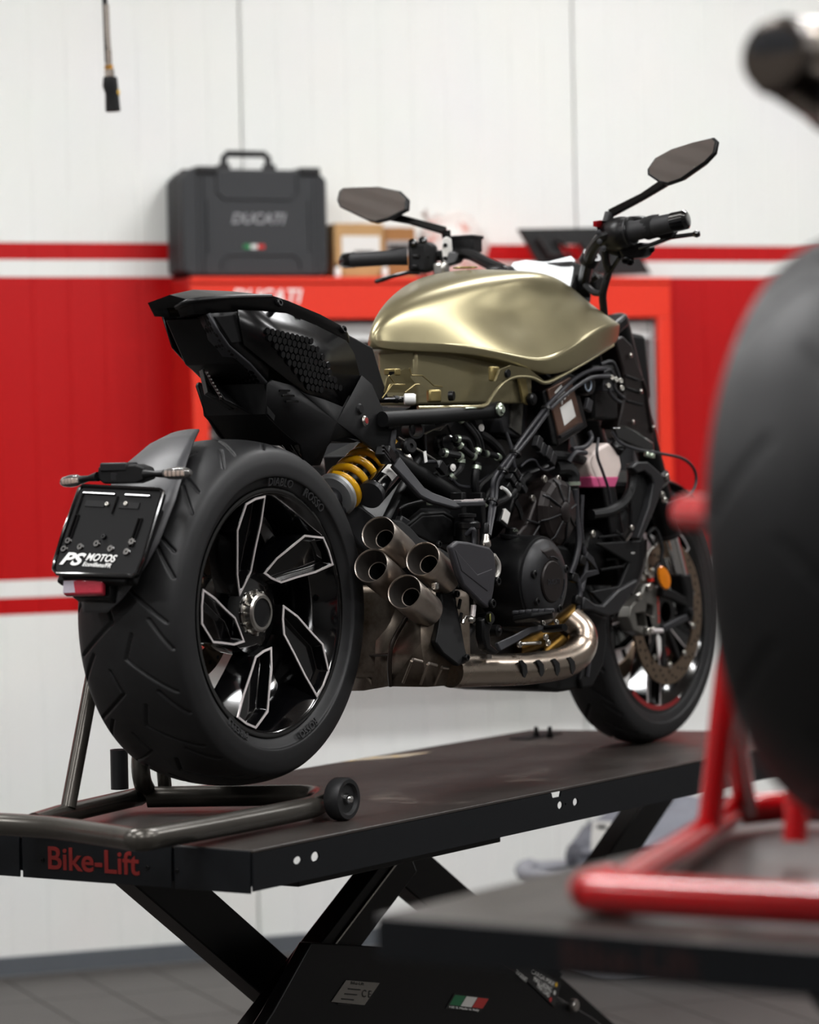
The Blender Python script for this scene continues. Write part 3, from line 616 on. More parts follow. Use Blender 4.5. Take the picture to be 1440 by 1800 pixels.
obj('roller_hub', lathe([(0, 0.010), (0.012, 0.010), (0.012, -0.014), (0, -0.014)], (rw.x, rw.y, 0.0402), (0, -1, 0), 20), M['satin'], rl)
obj('axle_nut', lathe([(0.008, 0.010), (0.008, 0.018), (0.006, 0.022), (0.0, 0.0225)], (rw.x, rw.y, 0.0402), (0, -1, 0), 14), M['chrome'], rl)
obj('roller_bracket', frame_box(V((rw.x - 0.055, rw.y + 0.03, 0.034)), (rw.x + 0.01, rw.y + 0.03, 0.0402), 0.006, 0.024), m_std, ps, bevel=0.002)

# ================================================================== motorcycle
mc = tag(place('motorcycle'), 'matte gold motorcycle without seat on the lift, quad exhaust towards the viewer', 'motorcycle')
RC = V((0, 0, 0.387)); FC = V((1.593, 0, 0.300))
bm_st = boltmesh('bolt', M['steel'], 0.006, 0.005); bm_bk = boltmesh('bolt', M['satin'], 0.007, 0.006)

def tyre_geo(R, W, rr, grooves, per, N=1100, K=150, depth=0.0055, gw=0.0026):
    hw = W / 2
    # half profile as (y, r) from the bead to the crown, arc-length resampled
    half = [(hw * 0.80, rr), (hw * 0.88, rr + 0.006), (hw * 0.945, rr + 0.02), (hw * 0.957, rr + 0.0235), (hw * 0.995, rr + 0.0245), (hw * 1.0, rr + (R - rr) * 0.40), (hw * 0.985, rr + (R - rr) * 0.56), (hw * 0.93, R - (R - rr) * 0.27), (hw * 0.80, R - (R - rr) * 0.155), (hw * 0.55, R - (R - rr) * 0.065), (hw * 0.28, R - (R - rr) * 0.016), (0, R)]
    pr = smoothpts([(a, b, 0) for a, b in half], 12)
    full = [(p.x, p.y) for p in pr] + [(-p.x, p.y) for p in pr[-2::-1]]
    full = np.array(full); d = np.r_[0, np.cumsum(np.hypot(*np.diff(full, axis=0).T))]
    s = np.linspace(0, d[-1], K); yy = np.interp(s, d, full[:, 0]); rr_ = np.interp(s, d, full[:, 1]); mid = d[-1] / 2
    sc_ = mid - s            # lateral arc coordinate, + on the left
    th = np.linspace(0, 2 * np.pi, N, endpoint=False)
    T, S = np.meshgrid(th, np.arange(K), indexing='ij')
    rad = np.broadcast_to(rr_, (N, K)).copy(); lat = np.broadcast_to(sc_, (N, K))
    P = np.radians(per); dist = np.full((N, K), 1.0)
    for side in (1, -1):
        tt = ((T + (P / 2 if side > 0 else 0)) % P) * R; Lp = P * R
        for pl in grooves:
            for (a, b) in zip(pl[:-1], pl[1:]):
                for sh in (-1, 0, 1):
                    ax_, ay = np.radians(a[0]) * R + sh * Lp, a[1] * -side; bx, by = np.radians(b[0]) * R + sh * Lp, b[1] * -side
                    L2 = (bx - ax_) ** 2 + (by - ay) ** 2
                    u = np.clip(((tt - ax_) * (bx - ax_) + (lat - ay) * (by - ay)) / L2, 0, 1)
                    dist = np.minimum(dist, np.hypot(tt - ax_ - u * (bx - ax_), lat - ay - u * (by - ay)))
    cut = np.clip(1.4 - dist / gw, 0, 1) * depth
    rad -= cut
    vs_ = np.stack([rad * np.cos(T), np.broadcast_to(yy, (N, K)), rad * np.sin(T)], -1).reshape(-1, 3)
    i = np.arange(N)[:, None]; j = np.arange(K - 1)[None]; a = i * K + j; b = ((i + 1) % N) * K + j
    fs_ = np.stack([a, a + 1, b + 1, b], -1).reshape(-1, 4)
    return vs_, fs_
def np_mesh(name, vs_, fs_, m):
    me = bpy.data.meshes.new(name); me.vertices.add(len(vs_)); me.vertices.foreach_set('co', vs_.astype(np.float32).ravel())
    me.loops.add(fs_.size); me.loops.foreach_set('vertex_index', fs_.astype(np.int32).ravel()); me.polygons.add(len(fs_))
    me.polygons.foreach_set('loop_start', np.arange(0, fs_.size, 4, dtype=np.int32)); me.update(calc_edges=True); me.validate()
    me.polygons.foreach_set('use_smooth', [True] * len(me.polygons)); me.materials.append(m); return me
def wheel(nm, c, R, W, rimR, rimW, grooves, per, y_out, N):
    lip = rimR + 0.014
    prof = [(lip, -rimW / 2), (lip + 0.001, -rimW / 2 - 0.004), (lip - 0.006, -rimW / 2 - 0.005), (lip - 0.012, -rimW / 2), (rimR - 0.018, -rimW / 2 + 0.03), (rimR - 0.032, -rimW / 2 + 0.055), (rimR - 0.034, rimW / 2 - 0.055), (rimR - 0.018, rimW / 2 - 0.03), (lip - 0.012, rimW / 2), (lip - 0.006, rimW / 2 + 0.005), (lip + 0.001, rimW / 2 + 0.004), (lip, rimW / 2), (rimR, rimW / 2 - 0.02), (rimR - 0.022, rimW / 2 - 0.06), (rimR - 0.022, -rimW / 2 + 0.06), (rimR, -rimW / 2 + 0.02)]
    w = obj(nm, lathe(prof, (0, 0, 0), (0, 1, 0), 96, close=True), M['gloss'], mc, smooth=50); w.location = c
    vs_, fs_ = tyre_geo(R, W, rimR + 0.012, grooves, per, N)
    t = bpy.data.objects.new('tyre', np_mesh('tyre', vs_, fs_, M['rubber'])); link(t, w)
    return w
GR = [[(0, -.012), (12, -.100)], [(11, -.066), (21, -.108)], [(-8, -.030), (0, -.012)]]
rwh = wheel('rear_wheel', RC, 0.324, 0.240, 0.2165, 0.205, GR, 24, -0.105, 1100)
# ---- rear spokes
LOOP = [(0.219, 0), (0.2195, 8.5), (0.219, 17), (0.184, 29), (0.152, 33.5), (0.110, 45), (0.073, 60), (0.070, 38), (0.082, 17), (0.120, 8), (0.168, 2)]
def pol(r, a): a = math.radians(a); return (r * math.cos(a), r * math.sin(a))
def yface(r): return -0.078 - 0.029 * min(1, max(0, (r - 0.06) / 0.15))
def spoke(par, alpha, LOOP, yf, ins, pocket, back, m, edge=True):
    P2 = [pol(r, a + alpha) for r, a in LOOP]; P2 = [V(p) for p in P2]
    I2 = inset2([tuple(p) for p in P2], ins); k = len(P2)
    R = lambda p: math.hypot(p[0], p[1])
    vo = [V((p[0], yf(R(p)), p[1])) for p in P2]; vi = [V((p[0], yf(R(p)), p[1])) for p in I2]
    I3 = inset2([tuple(p) for p in P2], ins + 0.004)
    vf = [V((p[0], yf(R(p)) + pocket, p[1])) for p in I3]; vb = [V((p[0] * 0.985, back, p[1] * 0.985)) for p in P2]
    vs_ = vo + vi + vf + vb; fs_ = []
    for i in range(k):
        j = (i + 1) % k
        fs_ += [(i, j, k + j, k + i), (k + i, k + j, 2 * k + j, 2 * k + i), (j, i, 3 * k + i, 3 * k + j)]
    fs_ += [tuple(range(2 * k, 3 * k)), tuple(range(4 * k - 1, 3 * k - 1, -1))]
    s = obj('spoke', (vs_, fs_), m, par, smooth=20, bevel=0.0015)
    if edge:
        eo = inset2([tuple(p) for p in P2], 0.0006); ei = inset2([tuple(p) for p in P2], ins - 0.0008)
        ve = []
        for lst, dy in ((eo, -0.0012), (ei, -0.0012), (eo, 0.0005), (ei, 0.0005)): ve += [V((p[0], yf(R(p)) + dy, p[1])) for p in lst]
        fe = []
        for i in range(k):
            j = (i + 1) % k; fe += [(i, j, k + j, k + i), (j, i, 2 * k + i, 2 * k + j), (k + i, k + j, 3 * k + j, 3 * k + i)]
        obj('spoke_edge', (ve, fe), M['alu'], par, smooth=0, label='machined silver spoke outline')
for k in range(5): spoke(rwh, 21.3 + 72 * k, LOOP, yface, 0.0052, 0.022, -0.028, M['gloss'])
obj('hub', lathe([(0.030, -0.066), (0.060, -0.066), (0.076, -0.060), (0.080, -0.03), (0.074, 0.02), (0.055, 0.07), (0.03, 0.07)], (0, 0, 0), (0, 1, 0), 48, close=True), M['gloss'], rwh)
nut = obj('hub_nut', merge(lathe([(0.026, -0.058), (0.043, -0.058), (0.044, -0.064), (0.040, -0.068), (0.036, -0.068), (0.036, -0.082), (0.032, -0.085), (0.027, -0.085)], (0, 0, 0), (0, 1, 0), 40, close=True)), M['steel'], rwh, smooth=30)
for k in range(12):
    a = 2 * math.pi * k / 12; obj('nut_notch', box((0.0395 * math.cos(a), -0.0705, 0.0395 * math.sin(a)), (0.008, 0.007, 0.006), (0, -a, 0)), M['steel'], nut, bevel=0.001)
obj('axle_bore', lathe([(0.0, -0.055), (0.026, -0.055), (0.0265, -0.083)], (0, 0, 0), (0, 1, 0), 32), M['matte'], rwh)
vp = V([(0.2036,-0.06,0.4105)][0]) - RC
obj('valve_stem', tube([vp + V((0.045, 0.0, 0.0)), vp + V((0.02, -0.005, -0.002)), vp + V((-0.012, -0.012, -0.006))], [0.006, 0.005, 0.0045, 0.006], 12), M['chrome'], rwh)
rd = obj('brake_disc', lathe([(0.085, 0), (0.1325, 0), (0.1325, 0.005), (0.085, 0.005)], (0, 0.082, 0), (0, 1, 0), 64, close=True), M['disc'], rwh)
hm = mesh('disc_hole', lathe([(0, 0), (0.0042, 0), (0.0042, 0.0004), (0, 0.0004)], n=10), M['matte'])
for k in range(30):
    a = 2 * math.pi * k / 30; r = 0.115 + 0.008 * ((k % 3) - 1); inst('disc_hole', hm, (r * math.cos(a), 0.0818, r * math.sin(a)), rwh, (0, -1, 0))
# tyre lettering
def arc_text(par, s, r, a0, y, h, m, sgn=-1, lean=0.0):
    P, F, sz = text('lettering', s, m, par, None, None, None, h=h, bold=0.01, space=1.1)
    vs_ = []
    for dy in (-0.0012, 0.002):
        for p in P:
            rr = r + p[1]; a = math.radians(a0) + sgn * p[0] / (r + h / 2); vs_.append(V((rr * math.cos(a), y + dy + (p[1] / h) * lean, rr * math.sin(a))))
    k_ = len(P); edges = {}
    for f in F:
        for i in range(len(f)): edges[(f[i], f[(i + 1) % len(f)])] = 1
    fs_ = list(F) + [(a, a + k_, b + k_, b) for (a, b) in edges if (b, a) not in edges]
    return obj('lettering', (vs_, fs_), m, par, smooth=0)
m_emb = mat('embossed_rubber', '#2a2a2b', rough=0.5)
arc_text(rwh, 'DIABLO', 0.2355, 94, -0.1155, 0.015, m_emb, lean=-0.0035); arc_text(rwh, 'ROSSO', 0.2355, 66, -0.1155, 0.015, m_emb, lean=-0.0035)
arc_text(rwh, 'PIRELLI', 0.2355, 246, -0.1155, 0.014, m_emb, lean=-0.0035); arc_text(rwh, 'ROSSO', 0.2355, 300, -0.1155, 0.013, m_emb, lean=-0.0035)

# ---- front wheel
GF = [[(0, -.006), (13, -.05)], [(12, -.03), (22, -.054)]]
fwh = wheel('front_wheel', FC, 0.300, 0.122, 0.2165, 0.098, GF, 26, -0.05, 560)
LF = [(0.217, 0), (0.2175, 9), (0.217, 17), (0.150, 26), (0.070, 44), (0.052, 58), (0.052, 20), (0.100, 6), (0.160, 0)]
for k in range(5): spoke(fwh, 40 + 72 * k, LF, lambda r: -0.022 - 0.022 * min(1, max(0, (r - 0.05) / 0.16)), 0.005, 0.012, 0.01, M['gloss'])
obj('hub', lathe([(0.02, -0.06), (0.040, -0.06), (0.052, -0.03), (0.052, 0.03), (0.04, 0.06), (0.02, 0.06)], (0, 0, 0), (0, 1, 0), 32, close=True), M['gloss'], fwh)
for s in (-1, 1):
    dk = obj('brake_disc', lathe([(0.126, 0), (0.165, 0), (0.165, 0.005), (0.126, 0.005)], (0, s * 0.072 - 0.0025, 0), (0, 1, 0), 72, close=True), M['disc'], fwh)
    if s < 0:
        for k in range(60):
            a = 2 * math.pi * k / 60; r = (0.136, 0.146, 0.155)[k % 3]; inst('disc_hole', hm, (r * math.cos(a), s * 0.072 - 0.003, r * math.sin(a)), fwh, (0, -1, 0), 0.85)
        for k in range(10):
            a = 2 * math.pi * (k + .5) / 10; inst('disc_bobbin', bm_st, (0.121 * math.cos(a), -0.074, 0.121 * math.sin(a)), fwh, (0, -1, 0), 1.2)
    obj('disc_carrier', merge(*[strap([(0.035 * math.cos(a), s * 0.066, 0.035 * math.sin(a)), (0.08 * math.cos(a + 0.12), s * 0.069, 0.08 * math.sin(a + 0.12)), (0.122 * math.cos(a + 0.16), s * 0.071, 0.122 * math.sin(a + 0.16))], 0.012, 0.004, (0, 1, 0)) for a in [2 * math.pi * k / 10 for k in range(10)]], lathe([(0.025, -0.003), (0.042, -0.003), (0.042, 0.003), (0.025, 0.003)], (0, s * 0.066, 0), (0, 1, 0), 32, close=True)), M['satin'], fwh)
arc = [pol(0.219, 232 + 5 * k) for k in range(13)]
obj('rim_stripe', strap([(p[0], -0.0545, p[1]) for p in arc], 0.011, 0.001, (0, 1, 0)), mat('red_rim_stripe', '#7d1a1c', rough=0.35), fwh, label='red stripe on the rim')

# ------------------------------------------------------------------ fuel tank
#        x     w     low    crease top
ST = [(0.512, .006, .893, .905, .915), (0.528, .022, .888, .903, .938), (0.560, .040, .884, .901, .964), (0.605, .066, .882, .900, .989), (0.645, .090, .880, .899, .1006e1),
      (0.714, .136, .873, .890, 1.029), (0.790, .188, .850, .870, 1.048), (0.845, .209, .831, .866, 1.058), (0.92, .219, .838, .893, 1.063), (1.0, .221, .861, .921, 1.058), (1.08, .216, .884, .940, 1.036),
      (1.14, .207, .900, .946, 1.008), (1.19, .190, .910, .946, .984), (1.225, .165, .916, .941, .961), (1.243, .140, .919, .935, .947)]
FR = [(0, 1), (.16, .993), (.32, .968), (.46, .915), (.58, .83), (.68, .71), (.77, .56), (.85, .40), (.92, .22), (.975, .07), (1.0, 0.0)]
secs = []
for (x, w, zl, zc, zt) in ST:
    k = math.exp(-((x - 0.84) / 0.11) ** 2)            # knee hollow
    half = []
    for i, (f, g) in enumerate(FR):
        y = w * f; z = zc + (zt - zc) * g
        b = math.exp(-((f - 0.80) / 0.16) ** 2) * k * 0.030
        r = math.exp(-((f - 0.56) / 0.13) ** 2) * math.exp(-((x - 0.98) / 0.16) ** 2) * 0.016
        half.append((y - b + r * 0.6, z - b * 0.35 + r))
    half += [(w * 1.005, zc - (zc - zl) * 0.12), (w * 0.985, zl + (zc - zl) * 0.12), (w * 0.97, zl), (w * 0.86, zl - 0.002), (w * 0.5, zl - 0.003), (0, zl - 0.003)]
    ring = [(x, -y, z) for y, z in half] + [(x, y, z) for y, z in half[-2:0:-1]]
    secs.append(ring)
g = loft(secs)
tk = obj('fuel_tank', g, M['gold'], mc, sub=2, label='matte gold fuel tank')
bm_ = tk.data
nr = len(secs[0])
try:
    cr = bm_.attributes.new('crease_edge', 'FLOAT', 'EDGE')
    vals = [0.0] * len(bm_.edges); nh = len(FR)
    ridx = {nh - 1: .55, nh: .55, nh + 2: .9, nr - (nh - 1): .55, nr - nh: .55, nr - nh - 2: .9}
    for e in bm_.edges:
        a, b = e.vertices
        if a % nr == b % nr and (a % nr) in ridx: vals[e.index] = ridx[a % nr]
    cr.data.foreach_set('value', vals)
except Exception as ex:
    print(ex)
# base of the tank: narrow box with a folded flange
pb = [(0.600, -.045), (0.73, -.108), (0.792, -.155), (0.86, -.165), (0.86, .165), (0.792, .155), (0.73, .108), (0.600, .045)]
obj('tank_base', prism([(x, y, 0.774) for x, y in pb], (0, 0, 0.112)), M['gold'], mc, bevel=0.006, seg=3)
for s in (1, -1):
    pts = [V((p[0], p[1] * s, p[2])) for p in [(0.5033,-0.112,0.7666),(0.5829,-0.135,0.7671),(0.6712,-0.158,0.7688),(0.6942,-0.163,0.7826),(0.7178,-0.168,0.8056),(0.7474,-0.172,0.8219),(0.7826,-0.178,0.8289),(0.8202,-0.188,0.8266),(0.8533,-0.198,0.816),(0.9079,-0.203,0.8292),(1.0085,-0.207,0.861),(1.1479,-0.195,0.8996)]]
    obj('tank_flange', tube(pts, 0.0042, 10, smooth=5), M['gold'], mc)
    if s == 1:
        obj('flange_web', prism([(0.7425,-0.175,0.8217),(0.7794,-0.18,0.8312),(0.8169,-0.19,0.8289),(0.8501,-0.2,0.8194),(0.8006,-0.192,0.845),(0.745,-0.185,0.8516),(0.7167,-0.175,0.8423),(0.7063,-0.17,0.8193)], (0, 0.006, 0)), M['gold'], mc)
        br = obj('tank_bracket', prism([(0.798,-0.17,0.827),(0.8252,-0.17,0.8272),(0.8372,-0.17,0.785),(0.8483,-0.17,0.7756),(0.8298,-0.17,0.7709),(0.8141,-0.17,0.7756)], (0, 0.006, 0)), M['goldin'], mc, bevel=0.001)
        p = V([(0.8327,-0.174,0.7826)][0]); obj('rubber_mount', lathe([(0.004, 0.012), (0.009, 0.012), (0.013, 0.008), (0.013, 0)], p, (0, -1, 0), 20), M['satin'], br)
        br = obj('side_bracket', box(V([(0.7172,-0.165,0.8346)][0]) + V((0, 0.006, 0)), (0.030, 0.010, 0.030)), M['goldin'], mc, bevel=0.003)
        p = V([(0.7413,-0.172,0.8357)][0]); obj('bracket_screw', lathe([(0.003, 0.008), (0.008, 0.008), (0.010, 0.005), (0.010, 0)], p, (0, -1, 0), 18), M['satin'], br)
        br = obj('seat_bracket', box(V([(0.5799,-0.105,0.7907)][0]) + V((0, 0.004, 0)), (0.030, 0.014, 0.026), (0, 0, -0.45)), M['goldin'], mc, bevel=0.004)
        p = V([(0.5948,-0.128,0.7901)][0]); obj('bracket_screw', lathe([(0.003, 0.010), (0.009, 0.010), (0.010, 0.006), (0.010, 0)], p, (0.25, -1, 0), 18), M['satin'], br)
obj('cap_emblem', tube([V((0.85 + 0.022 * math.cos(a), -0.012 + 0.026 * math.sin(a), 1.0625)) for a in [2 * math.pi * k / 24 for k in range(24)]], 0.0014, 6, closed=True), M['goldin'], mc)
text_obj('emblem_print', 'D', M['goldin'], mc, (0.838, 0.006, 1.0615), (0, -1, 0), (1, 0, 0), h=0.022, w=0.034, depth=0.0015)
# clips, wire springs and seat lock at the back of the tank
lk = obj('seat_lock', box(V([(0.5076,-0.05,0.8396)][0]), (0.02, 0.028, 0.013)), M['goldin'], mc, bevel=0.002)
obj('lock_slot', box(V([(0.5075,-0.05,0.8373)][0]) + V((-0.008, -0.006, -0.001)), (0.012, 0.01, 0.008)), M['satin'], lk)
obj('lock_plate', prism([(0.4706,-0.062,0.8276),(0.5352,-0.062,0.8463),(0.5559,-0.062,0.8443),(0.5553,-0.062,0.8283),(0.5737,-0.062,0.817),(0.5772,-0.062,0.7987),(0.5334,-0.062,0.7985),(0.4593,-0.062,0.7982)], (0, 0.003, 0)), mat('olive_steel', '#6e6547', metal=0.7, rough=0.4), mc)
for w_ in ([(0.532,-0.075,0.847),(0.5397,-0.075,0.8323),(0.5774,-0.075,0.8326),(0.5982,-0.075,0.8236),(0.6211,-0.075,0.8123),(0.6531,-0.075,0.8102)], [(0.4513,-0.07,0.7957),(0.4682,-0.07,0.8138),(0.4847,-0.07,0.8162),(0.4648,-0.07,0.8318)], [(0.4387,-0.07,0.7867),(0.4764,-0.07,0.8139),(0.5217,-0.07,0.8142)], [(0.5089,-0.078,0.798),(0.5469,-0.078,0.8141),(0.5637,-0.078,0.8142)]):
    obj('wire_spring', tube(w_, 0.0014, 6), M['goldin'], mc)
rr = obj('rear_tank_bar', tube([(0.4471,-0.04,0.7841),(0.5143,-0.085,0.7842)], 0.0065, 12), M['gloss'], mc)
for p in [(0.4569,-0.047,0.784),(0.4907,-0.068,0.7846)]: obj('bar_clip', tube([V(p) + V((-0.004, 0.002, 0)), V(p) + V((0.004, -0.002, 0))], 0.0078, 12), M['satin'], rr)
obj('white_bush', lathe([(0.008, 0), (0.0115, 0.002), (0.0115, 0.02), (0.009, 0.024)], V([(0.4936,-0.085,0.7842)][0]), (0.55, -0.8, 0), 20), M['white'], mc)

# ------------------------------------------------------------------ tail
def polys(P, F): return [V(p) for p in P], F
def sym(vs_, fs_, close=None):
    # mirror a right-hand shell to the left; vertices on y=0 are shared
    vs_ = [V(v) for v in vs_]; n = len(vs_); idx = {}; out = list(vs_)
    for i, v in enumerate(vs_):
        if abs(v.y) < 1e-6: idx[i] = i
        else: idx[i] = len(out); out.append(V((v.x, -v.y, v.z)))
    return out, list(fs_) + [tuple(idx[i] for i in f)[::-1] for f in fs_]
# rim points along the top edge, right side, from the tip forward
RT = [(-0.1434,-0.012,0.9532),(-0.1486,-0.05,0.9628),(-0.0784,-0.078,0.9699),(0.0375,-0.095,0.9746),(0.0781,-0.101,0.966),(0.1807,-0.103,0.9429),(0.2713,-0.098,0.9191),(0.2902,-0.094,0.9043)]
RT = [V(p) for p in RT]
LO = [V(p) for p in [(-0.1338,-0.012,0.9368),(-0.1359,-0.045,0.9396),(-0.074,-0.074,0.941),(0.0415,-0.094,0.9451),(0.1032,-0.102,0.9346),(0.1745,-0.104,0.9179),(0.2636,-0.1,0.8937),(0.2868,-0.096,0.8921)]]
ctr = [V((p.x, 0, p.z + d)) for p, d in zip(RT, (0.0, 0.012, 0.016, 0.012, 0.008, 0.005, 0.0, -0.004))]
vs_ = RT + LO + ctr; n = len(RT); fs_ = []
for i in range(n - 1):
    fs_ += [(i, n + i, n + i + 1, i + 1), (2 * n + i, i, i + 1, 2 * n + i + 1)]
obj('tail_deck', sym(vs_, fs_), M['satin'], mc, solid=0.004, smooth=30)
obj('deck_rail', tube([p + V((0, 0.002, 0)) for p in RT[:4]], 0.005, 10, smooth=4), M['satin'], mc)
for p in [(0.0515,-0.099,0.9622),(0.2576,-0.102,0.9165)]: inst('bolt', bm_bk, p, mc, (0, -1, 0.2), 1.1)
# gloss side panel with honeycomb
SP = [V(p) for p in [(-0.0612,-0.088,0.947),(0.004,-0.095,0.9463),(0.075,-0.1,0.9436),(0.1638,-0.105,0.923),(0.2655,-0.104,0.8958),(0.2978,-0.1,0.8713),(0.3198,-0.096,0.832),(0.2959,-0.092,0.7693),(0.2676,-0.094,0.7682),(0.1971,-0.098,0.7832),(0.1298,-0.098,0.797),(0.0735,-0.094,0.8236),(0.0253,-0.09,0.8487),(-0.0376,-0.082,0.8839)]]
cen = V((0, 0, 0))
for p in SP: cen += p
cen /= len(SP); cen.y -= 0.010
def fan(loop, c): return loop + [c], [(i, (i + 1) % len(loop), len(loop)) for i in range(len(loop))]
for s in (1, -1):
    g = fan(SP, cen); g = g if s == 1 else mirror(g)
    obj('side_panel', g, M['tailg'], mc, smooth=25, solid=0.004)
# ridge between side and under faces, then the honeycomb under panel
G_ = [V(p) for p in [(-0.119,-0.066,0.9402),(-0.0978,-0.07,0.9083),(-0.071,-0.074,0.8805),(-0.0121,-0.078,0.8486),(0.0379,-0.08,0.8131),(0.0702,-0.05,0.7575)]]
LL = [V(p) for p in [(-0.04,0.045,0.934),(-0.023,0.048,0.9058),(-0.0055,0.05,0.8784),(0.0355,0.05,0.8318),(0.0905,0.045,0.7943),(0.1525,0.02,0.7612)]]
vs_ = G_ + LL; fs_ = [(i, i + 1, 7 + i, 6 + i) for i in range(5)]
obj('under_panel', (vs_, fs_), M['grey'], mc, solid=0.005, smooth=30)
mat('void_black', '#020202', rough=0.7, spec=0.1)
def inside2(p, poly):
    c = False; k = len(poly)
    for i in range(k):
        (x1, y1), (x2, y2) = poly[i], poly[i - 1]
        if (y1 > p[1]) != (y2 > p[1]) and p[0] < (x2 - x1) * (p[1] - y1) / (y2 - y1) + x1: c = not c
    return c
def hexcells(quad, r, m, nm, proud):
    # small honeycomb cells on a hexagonal lattice, laid on a four-cornered patch
    P = [V(p) for p in quad]; gs = []; o = P[0]
    nrm = ((P[2] - P[0]).cross(P[3] - P[1])).normalized(); nrm = nrm if nrm.dot(V((-.8, -.55, .1))) > 0 else -nrm
    e = (P[1] - P[0]); e = (e - nrm * e.dot(nrm)).normalized(); f = nrm.cross(e); c0_ = (P[0] + P[1] + P[2] + P[3]) / 4
    Q = [((p - c0_).dot(e), (p - c0_).dot(f)) for p in P]; s = r * 2.15
    for i in range(-30, 31):
        for j in range(-30, 31):
            q = (s * (i + .5 * (j % 2)), s * .866 * j)
            if not inside2(q, Q): continue
            c = c0_ + e * q[0] + f * q[1]
            # follow the patch: bilinear height over the corners
            w = [1 / (1e-4 + (q[0] - a[0]) ** 2 + (q[1] - a[1]) ** 2) for a in Q]; h_ = sum(wi * (p - c0_).dot(nrm) for wi, p in zip(w, P)) / sum(w)
            ring = [c + nrm * (h_ - 0.002) + e * (r * math.cos(math.pi / 3 * k + .52)) + f * (r * math.sin(math.pi / 3 * k + .52)) for k in range(6)]
            gs.append(prism(ring, nrm * proud))
    return obj(nm, merge(*gs), m, mc, smooth=0)
for a in range(4):
    q = [LL[a].lerp(G_[a], .08), LL[a].lerp(G_[a], .92), LL[a + 1].lerp(G_[a + 1], .92), LL[a + 1].lerp(G_[a + 1], .08)]
    h = hexcells(q, 0.0062, MATS['void_black'], 'honeycomb_mesh', 0.0052); h['kind'] = 'stuff'
q = [V(p) for p in [(-0.018,-0.1,0.9255),(0.1358,-0.111,0.905),(0.2594,-0.103,0.7963),(0.1341,-0.103,0.8023)]]
h = hexcells(q, 0.0066, M['tailg'], 'honeycomb_mesh', 0.0042); h['kind'] = 'stuff'
# body between deck, panels and under panel
body = [V(p) for p in [(-0.1137,-0.062,0.9405),(-0.0531,-0.082,0.9443),(-0.0286,-0.078,0.8842),(0.0344,-0.086,0.8468),(0.0435,-0.076,0.8132),(-0.0066,-0.074,0.8488),(-0.0656,-0.07,0.8807)]]
obj('shoulder_panel', (body, [(0, 1, 2, 6), (6, 2, 3, 5), (5, 3, 4)]), M['satin'], mc, solid=0.004, smooth=30)
obj('rear_notch', prism([(-0.1072,-0.07,0.9351),(-0.0568,-0.082,0.94),(-0.0365,-0.08,0.8882),(-0.0638,-0.074,0.8858)], (0, 0.03, 0)), M['matte'], mc, bevel=0.002)
inner = [V(p) for p in [(-0.0888,0,0.9342),(0.0805,0,0.9511),(0.3239,0,0.9162),(0.4255,0,0.8877),(0.4555,0,0.8282),(0.4783,0,0.7886),(0.3177,0,0.7493),(0.1474,0,0.7716),(0.0572,0,0.8091),(-0.0306,0,0.8509)]]
obj('tail_core', prism([p + V((0, -0.06, 0)) for p in inner], (0, 0.12, 0)), M['matte'], mc, bevel=0.004)
# lower cover in matte black
LC = [V(p) for p in [(0.0351,-0.082,0.813),(0.0443,-0.086,0.8193),(0.1034,-0.092,0.8089),(0.1312,-0.097,0.796),(0.1956,-0.099,0.7821),(0.2671,-0.097,0.7659),(0.292,-0.096,0.7681),(0.3227,-0.098,0.8298),(0.3547,-0.1,0.8123),(0.3927,-0.1,0.7613),(0.4258,-0.101,0.7143),(0.4283,-0.101,0.674),(0.3973,-0.1,0.6677),(0.3282,-0.099,0.6996),(0.2631,-0.097,0.7112),(0.2214,-0.095,0.705),(0.1942,-0.092,0.6771),(0.1868,-0.09,0.6578),(0.1426,-0.088,0.6574),(0.1329,-0.084,0.6974),(0.0922,-0.078,0.7215),(0.0452,-0.068,0.7561)]]
vs_, fs_ = fan(LC, V([(0.2301,-0.1005,0.7397)][0]))
for s in (1, -1):
    g = (vs_, fs_) if s == 1 else mirror((vs_, fs_))
    obj('lower_cover', g, M['matte'], mc, solid=0.006, smooth=60)
obj('cover_floor', prism([(p.x, -0.075, p.z) for p in [LC[0], LC[3], LC[5], LC[9], LC[10], LC[13], LC[15], LC[19], LC[21]]], (0, 0.15, 0)), M['matte'], mc)
for p in ([(0.0575,-0.093,0.799),(0.0877,-0.095,0.7991)], [(0.0635,-0.095,0.7894),(0.0993,-0.097,0.7895)], [(0.0713,-0.097,0.7787),(0.1091,-0.099,0.7787)]): obj('vent_slot', tube(p, 0.0022, 6), M['gloss'], mc)
bdg = obj('round_badge', lathe([(0.0, 0.0035), (0.008, 0.0035), (0.0095, 0.002), (0.0105, 0.0)], V([(0.3203,-0.108,0.7414)][0]), (0.1, -1, 0.1), 24), M['steel'], mc)
obj('badge_centre', lathe([(0.0, 0.0045), (0.006, 0.0042), (0.006, 0.0)], V([(0.3203,-0.108,0.7414)][0]), (0.1, -1, 0.1), 20), MATS['dark_red_lettering'], bdg)
obj('cover_boss', lathe([(0.0, 0.004), (0.008, 0.004), (0.011, 0.0)], V([(0.3094,-0.104,0.7646)][0]), (0, -1, 0.1), 20), M['matte'], mc)
obj('mount_eye', lathe([(0.004, 0.008), (0.010, 0.008), (0.012, 0.004), (0.012, -0.012)], V([(0.1649,-0.075,0.6594)][0]), (0, -1, 0), 20), M['satin'], mc)
